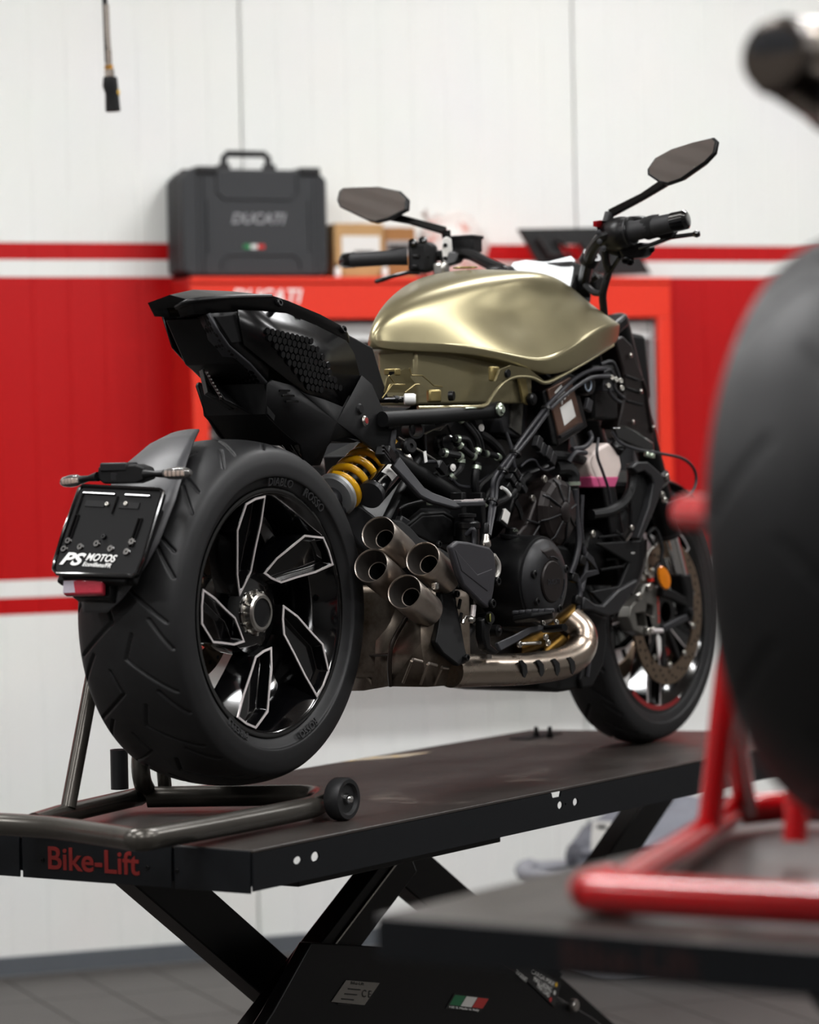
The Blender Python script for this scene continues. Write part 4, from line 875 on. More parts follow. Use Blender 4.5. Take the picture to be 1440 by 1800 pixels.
# fin with the lamp strip below the tail
fn = [V(p) for p in [(-0.0156,0.03,0.8436),(-0.0183,0.02,0.8453),(0.0061,0,0.7875),(0.0171,-0.005,0.7864),(0.2046,-0.035,0.7041),(0.2012,-0.035,0.6649),(0.1626,-0.03,0.7024),(0.0776,-0.01,0.7498),(0.0122,0.01,0.7835),(-0.0129,0.02,0.7986)]]
obj('tail_fin', prism(fn, (0.004, 0.012, -0.004)), M['gloss'], mc, bevel=0.0015)
tl_ = obj('tail_light', tube([(-0.0265,0.014,0.8387),(-0.0155,0.007,0.8142),(-0.0006,-0.001,0.7885)], 0.0026, 8), mat('smoked_lens', '#3a2a2c', rough=0.12, coat=0.6), mc)
for k in range(8):
    a, b = V([(-0.0284,0.01,0.8354)][0]), V([(-0.0077,-0.005,0.7905)][0]); obj('led', box(a.lerp(b, k / 7), (0.003, 0.003, 0.003)), M['clear'], tl_)
obj('under_skin', (lambda P: (P, [(0, 1, 6, 5), (1, 2, 7, 6), (2, 3, 8, 7), (3, 4, 9, 8)]))([V(p) for p in [(0.0185,0.04,0.8314),(0.0609,0.03,0.7884),(0.1281,0,0.7499),(0.1594,-0.03,0.7166),(0.1823,-0.05,0.678),(-0.0157,-0.02,0.7848),(0.0149,-0.03,0.7708),(0.0769,-0.05,0.7414),(0.1263,-0.06,0.7109),(0.1503,-0.075,0.6715)]]), M['satin'], mc, solid=0.003)

# ------------------------------------------------------------------ rear hugger, plate carrier, lamps
arcs = []
for a, yl, yr in ((104, .055, -.012), (112, .07, -.035), (125, .08, -.065), (140, .085, -.085), (155, .085, -.083), (162, .08, -.070), (168, .075, -.052), (173, .07, -.03), (177, .06, 0.0)):
    row = []
    for k in range(9):
        y = yl + (yr - yl) * k / 8; rr = 0.352 - 0.03 * (abs(y) / 0.115) ** 2; row.append((rr * math.cos(math.radians(a)), y, 0.387 + rr * math.sin(math.radians(a))))
    arcs.append(row)
obj('mudguard', loft(arcs, cap=False, closed=False), mat('satin_grey_mudguard', '#3c3c3e', rough=0.42, var=0.05), mc, solid=0.004, smooth=60)
pc = [V(p) for p in [(-0.3023,0.095,0.6239),(-0.2978,0.088,0.6278),(-0.311,-0.088,0.6252),(-0.3097,-0.097,0.6191),(-0.3067,-0.097,0.6109),(-0.372,-0.097,0.5186),(-0.3821,-0.097,0.507),(-0.388,-0.092,0.4794),(-0.3904,-0.085,0.4754),(-0.3792,0.085,0.4721),(-0.377,0.097,0.4821),(-0.3744,0.1,0.4993),(-0.3533,0.1,0.5546)]]
_pm = (pc[1] + pc[2] + pc[9] + pc[8]) / 4
pn = (pc[0] - pc[10]).cross(pc[4] - pc[10]).normalized(); pn = pn if pn.x < 0 else -pn
pc = [p - pn * (p - _pm).dot(pn) for p in pc]
plc = obj('plate_carrier', prism(pc, pn * -0.012), M['carrier'], mc, bevel=0.003)
ux = (pc[2] - pc[1]).normalized(); uy = pn.cross(ux).normalized(); uy = uy if uy.z > 0 else -uy
pm_ = (pc[1] + pc[2] + pc[9] + pc[8]) / 4
def pp(a, b, d=0.0): return pm_ + ux * a + uy * b + pn * d
obj('carrier_rim', tube([p + pn * 0.001 for p in pc], 0.0035, 8, closed=True), M['gloss'], plc)
for (a, b, a2, b2) in ((-.085, .072, -.012, .072), (.012, .072, .068, .072), (-.085, .07, -.085, .030), (-.004, .068, -.004, .034), (-.085, .028, -.085, -.030), (.060, .028, .060, -.028), (-.078, .028, -.078, -.030), (.067, .028, .067, -.028)):
    obj('carrier_rib', tube([pp(a, b, .001), pp(a2, b2, .001)], 0.0022, 6), M['gloss'], plc)
for (a, b) in ((-.05, .052), (.028, .052)): obj('carrier_slot', box(pp(a, b, 0.0006), (0.002, 0.045, 0.012), Matrix((pn, ux, uy)).transposed()), M['matte'], plc)
for (a, b) in ((-.022, .052), (.020, .055), (-.004, -.012)): inst('bolt', bm_st if b > 0 else bm_bk, pp(a, b, 0.0005), plc, pn, 0.7)
for (a, b) in ((-.082, -.024), (-.05, -.034), (-.015, -.026), (.02, -.034), (.062, -.018), (.058, -.038), (-.085, -.040)):
    obj('carrier_boss', lathe([(0.002, 0.0), (0.0022, 0.003), (0.006, 0.003), (0.008, 0)], pp(a, b, 0.0003), pn, 16), M['gloss'], plc)
pa = pp(-.083, -.071, .0012)
text_obj('lettering', 'PS', M['white'], plc, pa, ux, uy, h=0.025, w=0.054, depth=0.0008, shear=0.35, bold=0.035, label='white shop lettering')
text_obj('lettering', 'MOTOS', M['white'], plc, pp(-.027, -.060, .0012), ux, uy, h=0.0145, w=0.068, depth=0.0008, shear=0.3, bold=0.02, label='white shop lettering')
text_obj('lettering', 'Ecuvillens/FR', M['white'], plc, pp(-.030, -.071, .0012), ux, uy, h=0.0085, w=0.064, depth=0.0008, shear=0.3, bold=0.015, label='small white shop lettering')
obj('carrier_back', prism([pp(a, b, -0.012) for a, b in ((-.09, .06), (.085, .06), (.08, -.09), (-.09, -.1))], pn * -0.02), M['matte'], mc, bevel=0.005)
obj('carrier_foot', prism([pp(a, b, -0.006) for a, b in ((-.085, -.078), (.075, -.078), (.070, -.094), (-.075, -.092))], pn * -0.015), M['matte'], mc, bevel=0.003)
rf = obj('rear_reflector', prism([V(p) + pn * 0.006 for p in [(-0.3722,0.078,0.4617),(-0.3728,-0.012,0.4642),(-0.3753,-0.012,0.4382),(-0.3747,0.078,0.4354)]], pn * -0.012), M['redlens'], mc, bevel=0.003)
obj('reflector_half', prism([V(p) + pn * 0.009 for p in [(-0.371,0.0765,0.4586),(-0.3689,0.0365,0.4597),(-0.3712,0.0365,0.4386),(-0.3733,0.0765,0.4373)]], pn * -0.001), mat('pale_lens', '#b9b0bc', rough=0.15, coat=0.6, var=0.2, scale=120), rf)
obj('reflector_bracket', prism([V(p) - pn * 0.008 for p in [(-0.3705,0.07,0.4718),(-0.3696,-0.02,0.4742),(-0.3743,-0.02,0.4341),(-0.3717,0.07,0.4363)]], pn * -0.02), M['satin'], mc, bevel=0.003)
lb = obj('lamp_bar', prism([(-0.2979,0.058,0.6654),(-0.3007,-0.03,0.6683),(-0.3028,-0.052,0.6619),(-0.3008,-0.055,0.6416),(-0.3052,-0.03,0.6338),(-0.2989,0.045,0.6335),(-0.2994,0.06,0.6429)], (0.03, 0, 0)), M['matte'], mc, bevel=0.004, seg=3)
obj('bar_window', box(V([(-0.2974,0.012,0.6464)][0]) + V((-0.001, 0, 0)), (0.004, 0.03, 0.014)), M['dgrey'], lb, bevel=0.001)
obj('bar_cover', box(V([(-0.2966,0.02,0.6618)][0]) + V((0.012, 0, 0.002)), (0.035, 0.062, 0.016)), M['dgrey'], lb, bevel=0.003)
for (p, q, r_) in (([(-0.2985,0.058,0.647),(-0.2952,0.095,0.6423),(-0.2914,0.15,0.6377)], 1, 0), ([(-0.3032,-0.052,0.6498),(-0.2995,-0.09,0.6502),(-0.3002,-0.155,0.6514)], -1, 0)):
    a, b, c = [V(x) for x in p]; d = (c - b)
    ti = obj('turn_signal', tube([b + d * 0.02, b + d * .25, b + d * .55, b + d * .85, c], [0.0055, 0.0105, 0.0115, 0.009, 0.0035], 16, smooth=3), M['clear'], mc)
    obj('signal_stalk', tube([a, a.lerp(b, .6), b + d * .06], [0.009, 0.0055, 0.0075], 12), M['satin'], ti)
    obj('signal_body', tube([b + d * 0.0 + V((.007, 0, 0)), b + d * .5 + V((.010, 0, 0)), b + d * .95 + V((.004, 0, 0))], [0.006, 0.0105, 0.004], 12), M['satin'], ti)
    for k in range(5): obj('signal_led', box(b + d * (.2 + .14 * k) + V((-.006, 0, 0)), (0.003, 0.006, 0.008)), M['orange'], ti)

# ------------------------------------------------------------------ shock absorber
s0, s1 = V([(0.295,-0.055,0.6014)][0]), V([(0.4655,-0.055,0.6833)][0]); ax_ = (s1 - s0).normalized(); su, sv, sw = basis(ax_)
Ls = (s1 - s0).length; turns = 5.2; hel = []
for i in range(int(turns * 28) + 1):
    a = 2 * math.pi * i / 28; t = i / (turns * 28); hel.append(s0 + ax_ * (0.008 + t * (Ls - 0.012)) + su * (0.0375 * math.cos(a)) + sv * (0.0375 * math.sin(a)))
sk_ = obj('shock_absorber', tube([s0 - ax_ * 0.02, s1 + ax_ * 0.03], 0.017, 20), M['dgrey'], mc)
obj('coil_spring', tube(hel, 0.0078, 12), M['yellow'], sk_, label='yellow coil spring')
obj('spring_seat', lathe([(0.016, -0.012), (0.040, -0.012), (0.045, -0.007), (0.045, 0.0), (0.030, 0.004), (0.016, 0.004)], s0, ax_, 36, close=True), mat('silver_seat', '#a9abac', metal=0.6, rough=0.4), sk_)
obj('shaft', tube([s0 - ax_ * 0.05, s0 - ax_ * 0.01], 0.02, 20), M['grey'], sk_)
obj('lower_clevis', box(s0 - ax_ * 0.055, (0.035, 0.05, 0.035), (0, 0.6, 0)), M['grey'], sk_, bevel=0.005)
r0, r1 = V([(0.3378,-0.11,0.6021)][0]), V([(0.4481,-0.09,0.6492)][0])
rs_ = obj('reservoir', tube([r0, r1], 0.0265, 28), M['gloss'], mc, bevel=0.003)
obj('reservoir_cap', tube([r1, r1 + (r1 - r0) * 0.25], 0.0285, 28), M['steel'], rs_)
obj('reservoir_end', tube([r0 - (r1 - r0) * 0.12, r0], 0.0268, 28), M['dgrey'], rs_)
d_ = (r1 - r0); bu, bv, bw = basis(d_)
pv = (V((-4.7, -3.5, 0.7)) - r0); pv = (pv - bw * pv.dot(bw)).normalized(); pw = bw.cross(pv)
strip = [[r0 + d_ * h + (pv * math.cos(a) + pw * math.sin(a)) * 0.0268 for a in [x * 0.12 - .55 for x in range(10)]] for h in (0.34, 0.72)]
obj('reservoir_label', loft(strip, cap=False, closed=False), M['label'], rs_, smooth=60)

# ------------------------------------------------------------------ swingarm and rear structure
obj('swingarm', prism([(0.2727,-0.07,0.5886),(0.308,-0.07,0.5943),(0.3665,-0.07,0.5751),(0.4297,-0.07,0.5453),(0.5268,-0.07,0.5082),(0.6955,-0.07,0.4674),(0.8274,-0.07,0.4444),(0.918,-0.07,0.4286),(0.9152,-0.07,0.3568),(0.7796,-0.07,0.364),(0.6071,-0.07,0.4076),(0.4423,-0.07,0.4493),(0.3438,-0.07,0.498),(0.2868,-0.07,0.5497)], (0, 0.05, 0)), M['dgrey'], mc, bevel=0.008, seg=3)
p = V([(0.3077,-0.071,0.5744)][0]); obj('swingarm_boss', lathe([(0.006, 0.0), (0.006, 0.004), (0.012, 0.004), (0.015, 0.0)], p, (0, -1, 0), 24), M['grey'], mc)
obj('swingarm_beam', loft([[(0.02, .125, .33), (0.02, .165, .33), (0.02, .165, .45), (0.02, .125, .45)], [(0.3, .125, .36), (0.3, .17, .36), (0.3, .17, .48), (0.3, .125, .48)], [(0.55, -.08, .38), (0.55, .14, .38), (0.55, .14, .5), (0.55, -.08, .5)]]), M['dgrey'], mc, bevel=0.01)
obj('axle_carrier', lathe([(0.03, 0), (0.075, 0), (0.08, 0.02), (0.07, 0.05), (0.03, 0.05)], (0, 0.115, 0.387), (0, 1, 0), 32), M['dgrey'], mc)
rc = obj('rear_caliper', box((-0.105, 0.085, 0.425), (0.06, 0.045, 0.09), (0, 0.3, 0)), M['grey'], mc, bevel=0.008)
obj('caliper_mark', box((-0.108, 0.0615, 0.445), (0.03, 0.001, 0.012), (0, 0.3, 0)), M['redtag'], rc)

obj('gap_blocker', prism([(0.4155,0.03,0.6243),(0.5379,0.03,0.6448),(0.7059,0.03,0.6303),(0.7655,0.03,0.4823),(0.6343,0.03,0.4289),(0.5099,0.03,0.446),(0.452,0.03,0.5281)], (0, 0.012, 0)), M['matte'], mc, bevel=0.003)  # dark plate added to block the bright view past the swingarm
# ------------------------------------------------------------------ exhaust
tips = [[(0.2725,-0.165,0.5257)][0], [(0.3343,-0.225,0.4742)][0], [(0.2448,-0.165,0.4647)][0], [(0.2682,-0.225,0.414)][0]]
ta = V((-0.90, -0.16, 0.36)).normalized()
for p in tips:
    p = V(p); L_ = 0.095
    t = obj('exhaust_tip', lathe([(0.0335, -L_ - 0.02), (0.0345, -0.03), (0.0345, -0.001), (0.0338, 0.0), (0.0325, -0.0008), (0.0316, -0.0046)], p, ta, 40, caps=False), M['titan'], mc, smooth=50)
    obj('inner_cone', lathe([(0.0316, -0.0045), (0.0180, -0.036)], p, ta, 40, caps=False), mat('dark_cone_grey', '#34302d', metal=0.5, rough=0.5), t)  # darker grey inside the tip
    obj('inner_rim', tube([p + ta * -0.0345 + q for q in [basis(ta)[0] * (0.0183 * math.cos(a)) + basis(ta)[1] * (0.0183 * math.sin(a)) for a in [2 * math.pi * k / 32 for k in range(32)]]], 0.0011, 6, closed=True), M['titan'], t)
    obj('inner_bore', lathe([(0.0180, -0.036), (0.0170, -0.09), (0.0, -0.09)], p, ta, 32, caps=False), mat('bore_black', '#050505', rough=0.8), t)
ml = [V(p) for p in [(0.458,0.02,0.4312),(0.4406,-0.06,0.438),(0.3677,-0.165,0.3589),(0.3358,-0.15,0.291),(0.3365,-0.14,0.2267),(0.4269,-0.02,0.208),(0.4635,0.06,0.2021),(0.4618,0.04,0.2883)]]
obj('silencer_rear', fan([ml[0], ml[1], ml[2], ml[3], ml[4], ml[5], ml[6], ml[7]], V([(0.4017,-0.06,0.3164)][0])), M['muff'], mc, smooth=30, solid=0.004)
side = [ml[2], V([(0.3631,-0.2,0.3761)][0]), V([(0.4173,-0.215,0.3755)][0]), V([(0.4444,-0.225,0.3052)][0]), V([(0.5369,-0.225,0.2487)][0]), V([(0.4853,-0.205,0.2205)][0]), V([(0.3777,-0.2,0.224)][0]), ml[4], ml[3]]
obj('silencer_side', fan(side, V([(0.3329,-0.218,0.3122)][0])), M['muff'], mc, smooth=40, solid=0.004)
obj('silencer_core', loft([[(0.385, .08, .235), (0.385, -.13, .235), (0.385, -.13, .42), (0.385, .08, .42)], [(0.60, .08, .225), (0.60, -.17, .225), (0.60, -.17, .40), (0.60, .08, .40)]]), M['muff'], mc, bevel=0.015)
obj('weld_seam', tube([V(p) for p in [(0.3591,-0.168,0.3583),(0.3286,-0.158,0.3169),(0.3232,-0.153,0.2897),(0.3275,-0.148,0.2562),(0.3379,-0.143,0.2267)]], 0.0045, 8, smooth=4), mat('dark_weld', '#2e2722', metal=0.6, rough=0.45), mc)
obj('weld_seam', tube([(0.455,0.03,0.2821),(0.3903,-0.06,0.2813),(0.3267,-0.148,0.2894)], 0.003, 8, smooth=4), MATS['dark_weld'], mc)
for p in ([(0.4259,-0.03,0.416),(0.4176,-0.035,0.3939)], [(0.404,-0.045,0.3722),(0.399,-0.048,0.3568)], [(0.3908,-0.05,0.3259),(0.3901,-0.05,0.3058)], [(0.3976,-0.05,0.2379),(0.3982,-0.06,0.2235)]): obj('weld_dimple', tube(p, 0.0042, 8), M['muff'], mc)
for p in ([(0.2935,-0.222,0.2799),(0.3185,-0.185,0.2357)], [(0.3463,-0.224,0.2697),(0.3607,-0.198,0.2296)], [(0.3947,-0.224,0.2576),(0.4001,-0.204,0.2257)]): obj('pressed_rib', tube(p, 0.003, 8), M['muff'], mc)
for p in ([(0.2961,-0.223,0.283),(0.3248,-0.225,0.2767)], [(0.3488,-0.225,0.2718),(0.3755,-0.226,0.2656)], [(0.3937,-0.226,0.261),(0.4146,-0.227,0.2573)]): obj('pressed_lip', tube(p, 0.0032, 8), M['titan'], mc)
p = V([(0.3612,-0.235,0.4205)][0]); obj('exhaust_clamp', box(p, (0.012, 0.012, 0.014)), M['steel'], mc, bevel=0.002)
# header pipe with slotted shield
hp_ = [(0.4415,-0.215,0.2496),(0.5474,-0.225,0.2446),(0.6832,-0.235,0.2375),(0.8188,-0.235,0.2373),(0.8927,-0.23,0.2463),(0.9326,-0.225,0.2625),(0.9491,-0.22,0.2828),(0.9529,-0.21,0.3014),(0.9455,-0.19,0.3207)]
hd_ = obj('header_pipe', tube(hp_, 0.0325, 24, smooth=5), M['header'], mc)
for p in [(0.6328,-0.235,0.2445),(0.6965,-0.2365,0.2412),(0.7593,-0.2365,0.2392),(0.8234,-0.235,0.2382)]:
    p = V(p); ring = []
    for dx, dz in ((-0.016, 0.014), (-0.003, 0.015), (0.008, 0.005), (0.013, -0.010), (0.014, -0.022), (0.004, -0.019), (-0.006, -0.010), (-0.010, 0.002)):
        ring.append(V((p.x + dx, p.y - math.sqrt(0.0325 ** 2 - dz ** 2) - 0.0022, p.z + dz)))
    obj('shield_slot', prism(ring, (0, 0.003, 0)), MATS['bore_black'], hd_)
for pth in ([(0.8408,-0.12,0.2666),(0.9168,-0.13,0.2798),(0.9951,-0.14,0.3112),(1.0731,-0.13,0.337)], [(0.9607,-0.11,0.2467),(1.0279,-0.12,0.2787),(1.1189,-0.11,0.3159)]): obj('inner_header', tube(pth, 0.02, 16, smooth=4), M['goldpipe'], mc)
# black heat shield around the tips
hs = [(0.3455,-0.15,0.5497),(0.3699,-0.155,0.5478),(0.3941,-0.16,0.5338),(0.4105,-0.17,0.5132),(0.4518,-0.18,0.4961),(0.4854,-0.19,0.4792),(0.4959,-0.2,0.4564),(0.4933,-0.205,0.4296),(0.476,-0.21,0.4036),(0.4654,-0.22,0.3752),(0.4548,-0.235,0.3381),(0.4418,-0.25,0.2947),(0.4554,-0.25,0.2694),(0.4177,-0.25,0.2609),(0.3711,-0.245,0.2882),(0.3513,-0.24,0.3114),(0.3769,-0.235,0.3515),(0.4097,-0.22,0.3804),(0.4181,-0.21,0.4065),(0.4309,-0.205,0.4302),(0.4313,-0.2,0.4502),(0.427,-0.19,0.4681),(0.4062,-0.18,0.4845),(0.3776,-0.17,0.5011),(0.3574,-0.16,0.5239)]
obj('heat_shield', prism(hs, (0.01, 0.02, 0)), M['matte'], mc, bevel=0.005, seg=3)
for p in [(0.484,-0.208,0.4211),(0.4645,-0.222,0.3797),(0.4518,-0.232,0.3538)]: obj('shield_vent', box(V(p) + V((0.004, 0, 0)), (0.006, 0.004, 0.02), (0, 0.4, 0)), MATS['bore_black'], mc)
for p in [(0.4508,-0.186,0.4973),(0.4368,-0.254,0.2774),(0.4695,-0.214,0.3995)]: inst('bolt', bm_bk, p, mc, (0, -1, 0), 1.0)
# heel plate
obj('heel_plate', prism([(0.3663,-0.27,0.496),(0.3933,-0.27,0.5059),(0.4345,-0.27,0.5023),(0.5096,-0.27,0.4895),(0.5262,-0.27,0.4777),(0.5335,-0.27,0.446),(0.5212,-0.27,0.4018),(0.5094,-0.27,0.3734),(0.4966,-0.27,0.3696),(0.4758,-0.27,0.3796),(0.4105,-0.27,0.4183),(0.3949,-0.27,0.4411)], (0, 0.014, 0)), mat('grey_black_composite', '#2a292d', rough=0.5, var=0.06), mc, bevel=0.005, seg=3)
obj('heel_plate_rib', prism([(0.3785,-0.2712,0.4911),(0.4015,-0.2712,0.4474),(0.4959,-0.2712,0.4031),(0.5146,-0.2712,0.4469),(0.4593,-0.2712,0.4382)], (0, 0.003, 0)), MATS['grey_black_composite'], mc, bevel=0.0015)
obj('plate_edge', tube([(0.5348,-0.262,0.4729),(0.5513,-0.262,0.4565),(0.5506,-0.262,0.4385),(0.5373,-0.262,0.4279)], 0.005, 8, smooth=4), mat('pale_bush', '#b9b6b0', metal=0.6, rough=0.4), mc)
for p in [(0.5365,-0.265,0.4212),(0.5075,-0.27,0.3791)]: inst('bolt', bm_bk, p, mc, (0, -1, 0), 1.3)

# ------------------------------------------------------------------ frame, subframe, passenger peg hanger
obj('subframe_tube', tube([(0.3696,-0.115,0.7444),(0.5268,-0.13,0.7492),(0.6961,-0.145,0.7576),(0.7455,-0.15,0.7621)], [0.0155, 0.0155, 0.0155, 0.018], 18), M['matte'], mc)
p = V([(0.7255,-0.165,0.7617)][0]); obj('frame_bolt', lathe([(0.0, 0.010), (0.007, 0.010), (0.0085, 0.006), (0.0135, 0.004), (0.0135, 0)], p, (0, -1, 0), 20), M['plate'], mc)
obj('tube_sticker', tube([(0.6157,-0.152,0.7644),(0.677,-0.157,0.7666)], 0.002, 6), M['plate'], mc)
obj('subframe_tube', tube([(0.4105,-0.11,0.6685),(0.504,-0.115,0.6333),(0.579,-0.12,0.6033),(0.6211,-0.12,0.5886)], 0.0165, 16), M['matte'], mc)
obj('subframe_stub', lathe([(0.014, 0.0), (0.014, 0.03), (0.018, 0.03), (0.018, 0.0)], V([(0.489,-0.1,0.7229)][0]), (-0.5, -0.9, 0), 20, close=True), M['matte'], mc)
obj('subframe_brace', tube([(0.4037,-0.1,0.7323),(0.4278,-0.1,0.7277),(0.4146,-0.105,0.6853),(0.4411,-0.11,0.6737)], 0.009, 10, smooth=4), M['grey'], mc)
hg = obj('peg_hanger', strap([V(p) for p in [(0.3804,-0.135,0.6607),(0.4009,-0.15,0.6313),(0.4256,-0.165,0.5995),(0.4466,-0.175,0.5878),(0.4936,-0.195,0.573),(0.5193,-0.2,0.5735)]], [0.030, 0.026, 0.024, 0.022, 0.018, 0.016], 0.012, (-.35, -.8, .45)), M['grey'], mc, bevel=0.003)
obj('passenger_peg', strap([V(p) for p in [(0.5015,-0.19,0.574),(0.5283,-0.205,0.5743),(0.5596,-0.22,0.5745),(0.566,-0.224,0.5766)]], [0.022, 0.026, 0.024, 0.01], 0.010, (0, 0, 1)), M['grey'], mc, bevel=0.002)
for p in [(0.5132,-0.196,0.577),(0.5226,-0.202,0.5767),(0.5337,-0.207,0.5775),(0.5448,-0.212,0.5772),(0.556,-0.217,0.578)]: obj('peg_tread', box(V(p) + V((0, 0, 0.004)), (0.004, 0.018, 0.004), (0, 0, .5)), M['alu'], hg)
bk = obj('hinge_block', box(V([(0.3489,-0.135,0.6745)][0]), (0.04, 0.03, 0.022), (0, 0.5, 0.2)), M['satin'], mc, bevel=0.003)
for k in range(3): obj('hinge_rib', box(V([(0.3214,-0.152,0.6778)][0]) + V((0.004, 0, 0.006 - 0.007 * k)), (0.036, 0.006, 0.003), (0, 0.5, 0.2)), M['dgrey'], bk)
obj('grommet', lathe([(0.005, 0.010), (0.005, 0.014), (0.013, 0.014), (0.016, 0.010), (0.016, 0)], V([(0.449,-0.12,0.6902)][0]), (-0.3, -0.9, 0.1), 22), M['hose'], mc)
obj('battery_case', box(V([(0.5635,-0.02,0.5645)][0]) + V((0.05, 0.05, 0)), (0.16, 0.14, 0.12)), mat('blue_grey_case', '#3c434d', rough=0.5), mc, bevel=0.004)
obj('rear_bulkhead', prism([(0.474,0,0.675),(0.5992,0,0.7081),(1.0452,0,0.7411),(1.1088,0,0.5435),(0.9863,0,0.4254),(0.591,0,0.4888),(0.4901,0,0.5609)], (0, 0.1, 0)), M['matte'], mc, bevel=0.004)

# ------------------------------------------------------------------ engine core
core = [(0.42, .33), (0.62, .27), (0.95, .24), (1.06, .32), (1.12, .42), (1.16, .60), (1.20, .80), (1.05, .86), (0.74, .77), (0.55, .66), (0.40, .5)]
obj('engine_core', prism([(x, -0.07, z) for x, z in core], (0, 0.15, 0)), M['satin'], mc, bevel=0.012)
obj('crankcase', prism([(0.7595,-0.14,0.4708),(0.8163,-0.14,0.4862),(0.943,-0.14,0.4876),(1.0371,-0.14,0.4721),(1.0882,-0.14,0.4215),(1.0902,-0.14,0.3483),(1.0425,-0.14,0.3024),(0.9351,-0.14,0.2848),(0.7756,-0.14,0.3063),(0.6884,-0.14,0.3463),(0.6823,-0.14,0.416)], (0, 0.10, 0)), M['satin'], mc, bevel=0.01, seg=3)
cc = V([(0.7684,-0.235,0.4102)][0])
obj('clutch_drum', lathe([(0.094, -0.10), (0.094, -0.012), (0.092, -0.002), (0.086, 0.0)], cc, (0, -1, 0), 48), M['satin'], mc)
cv = obj('clutch_cover', lathe([(0.0865, -0.012), (0.0865, 0.002), (0.083, 0.007), (0.070, 0.016), (0.058, 0.0195), (0.047, 0.0205), (0.044, 0.020), (0.044, 0.0185), (0.0, 0.0185)], cc, (0, -1, 0), 40), M['dgrey'], mc, smooth=25)
obj('cover_facet', loft([[cc + V((x * 1.0, -y, z)) for x, y, z in ((-.030, .020, .060), (.010, .020, .066), (.034, .019, .052), (.030, .021, .036), (-.014, .021, .046))], [cc + V((x, -y, z)) for x, y, z in ((-.040, .004, .076), (.014, .004, .086), (.058, .004, .062), (.046, .006, .030), (-.024, .006, .036))]]), M['magnes'], cv, bevel=0.003)
obj('cover_disc', lathe([(0.0, 0.0245), (0.040, 0.0245), (0.0425, 0.022), (0.043, 0.016)], cc, (0, -1, 0), 40), M['magnes'], cv)
text_obj('lettering', 'DUCATI', M['grey'], cv, cc + V((-0.022, -0.0248, -0.006)), (1, 0, 0), (0, 0, 1), h=0.011, w=0.046, depth=0.0008, bold=0.01)
for a in (165, 215, 300, 20): 
    a = math.radians(a); inst('bolt', bm_bk, cc + V((0.066 * math.cos(a), -0.014, 0.066 * math.sin(a))), cv, (0, -1, 0), 1.2)
for (a0, a1) in ((60, 100), (-45, 5)):
    obj('cover_groove', tube([cc + V((0.050 * math.cos(math.radians(a)), -0.0215, 0.050 * math.sin(math.radians(a)))) for a in range(a0, a1, 6)], 0.0014, 6), M['grey'], cv)
fc = V([(0.7494,-0.17,0.4979)][0]); cp = obj('oil_filler_cap', lathe([(0.018, -0.02), (0.018, 0), (0.022, 0.002), (0.022, 0.008), (0.012, 0.010), (0.012, 0.022), (0.009, 0.024)], fc, (0, -0.15, 1), 24), M['satin'], mc)
text_obj('lettering', 'OIL', M['plate'], cp, fc + V((-0.008, -0.0125, 0.0145)), (0.83, -0.5, 0), (0, 0, 1), h=0.005, w=0.013, depth=0.0006)
# cam cover with radial ribs
kc = V([(0.8997,-0.2,0.5481)][0]); kr = 0.072
kx = obj('cam_cover', merge(lathe([(kr, -0.05), (kr, -0.01), (kr * .93, 0.0), (kr * .80, 0.006), (kr * .5, 0.010), (kr * .36, 0.014), (0.0, 0.014)], kc, (0, -1, 0), 14)), M['magnes'], mc, smooth=12)
for k in range(8):
    a = 2 * math.pi * (k + .3) / 8
    obj('cover_rib', tube([kc + V((r * math.cos(a), -y, r * math.sin(a))) for r, y in ((kr * .30, .015), (kr * .55, .011), (kr * .82, .007), (kr * .98, -.004))], 0.0022, 6), M['dgrey'], kx)
obj('cover_boss', lathe([(0.022, 0.010), (0.021, 0.016), (0.016, 0.019), (0.0, 0.019)], kc, (0, -1, 0), 20), M['magnes'], kx)
obj('chain_cover', prism([(0.8482,-0.185,0.5944),(0.8194,-0.185,0.5599),(0.8002,-0.185,0.5335),(0.7495,-0.185,0.5037),(0.7379,-0.185,0.4925),(0.867,-0.185,0.4855),(0.9604,-0.185,0.4845),(0.9709,-0.185,0.5104),(0.8926,-0.185,0.5484)], (0, 0.05, 0)), M['magnes'], mc, bevel=0.006, seg=3)
for q in ([(0.7829,-0.19,0.5352),(0.8281,-0.19,0.5268),(0.8389,-0.196,0.5358),(0.8724,-0.205,0.5418)], [(0.7519,-0.189,0.5059),(0.7964,-0.189,0.4904),(0.8395,-0.19,0.5264)], [(0.8942,-0.2,0.527),(0.8897,-0.194,0.5071),(0.8835,-0.189,0.4873)], [(0.8379,-0.188,0.5758),(0.8541,-0.208,0.5588)]): obj('cover_rib', tube(q, 0.0024, 6), M['dgrey'], mc)
for p in [(0.8522,-0.19,0.6177),(0.9077,-0.19,0.6167),(0.8194,-0.18,0.5787),(1.048,-0.19,0.497),(0.9902,-0.2,0.2643)]: inst('bolt', bm_st, p, mc, (0, -1, 0), 1.3)
obj('cylinder_head', prism([(0.8727,-0.13,0.6323),(1.0618,-0.13,0.6654),(1.1331,-0.13,0.6277),(1.1269,-0.13,0.4688),(0.8326,-0.13,0.4797),(0.824,-0.13,0.5507)], (0, 0.06, 0)), M['satin'], mc, bevel=0.008)
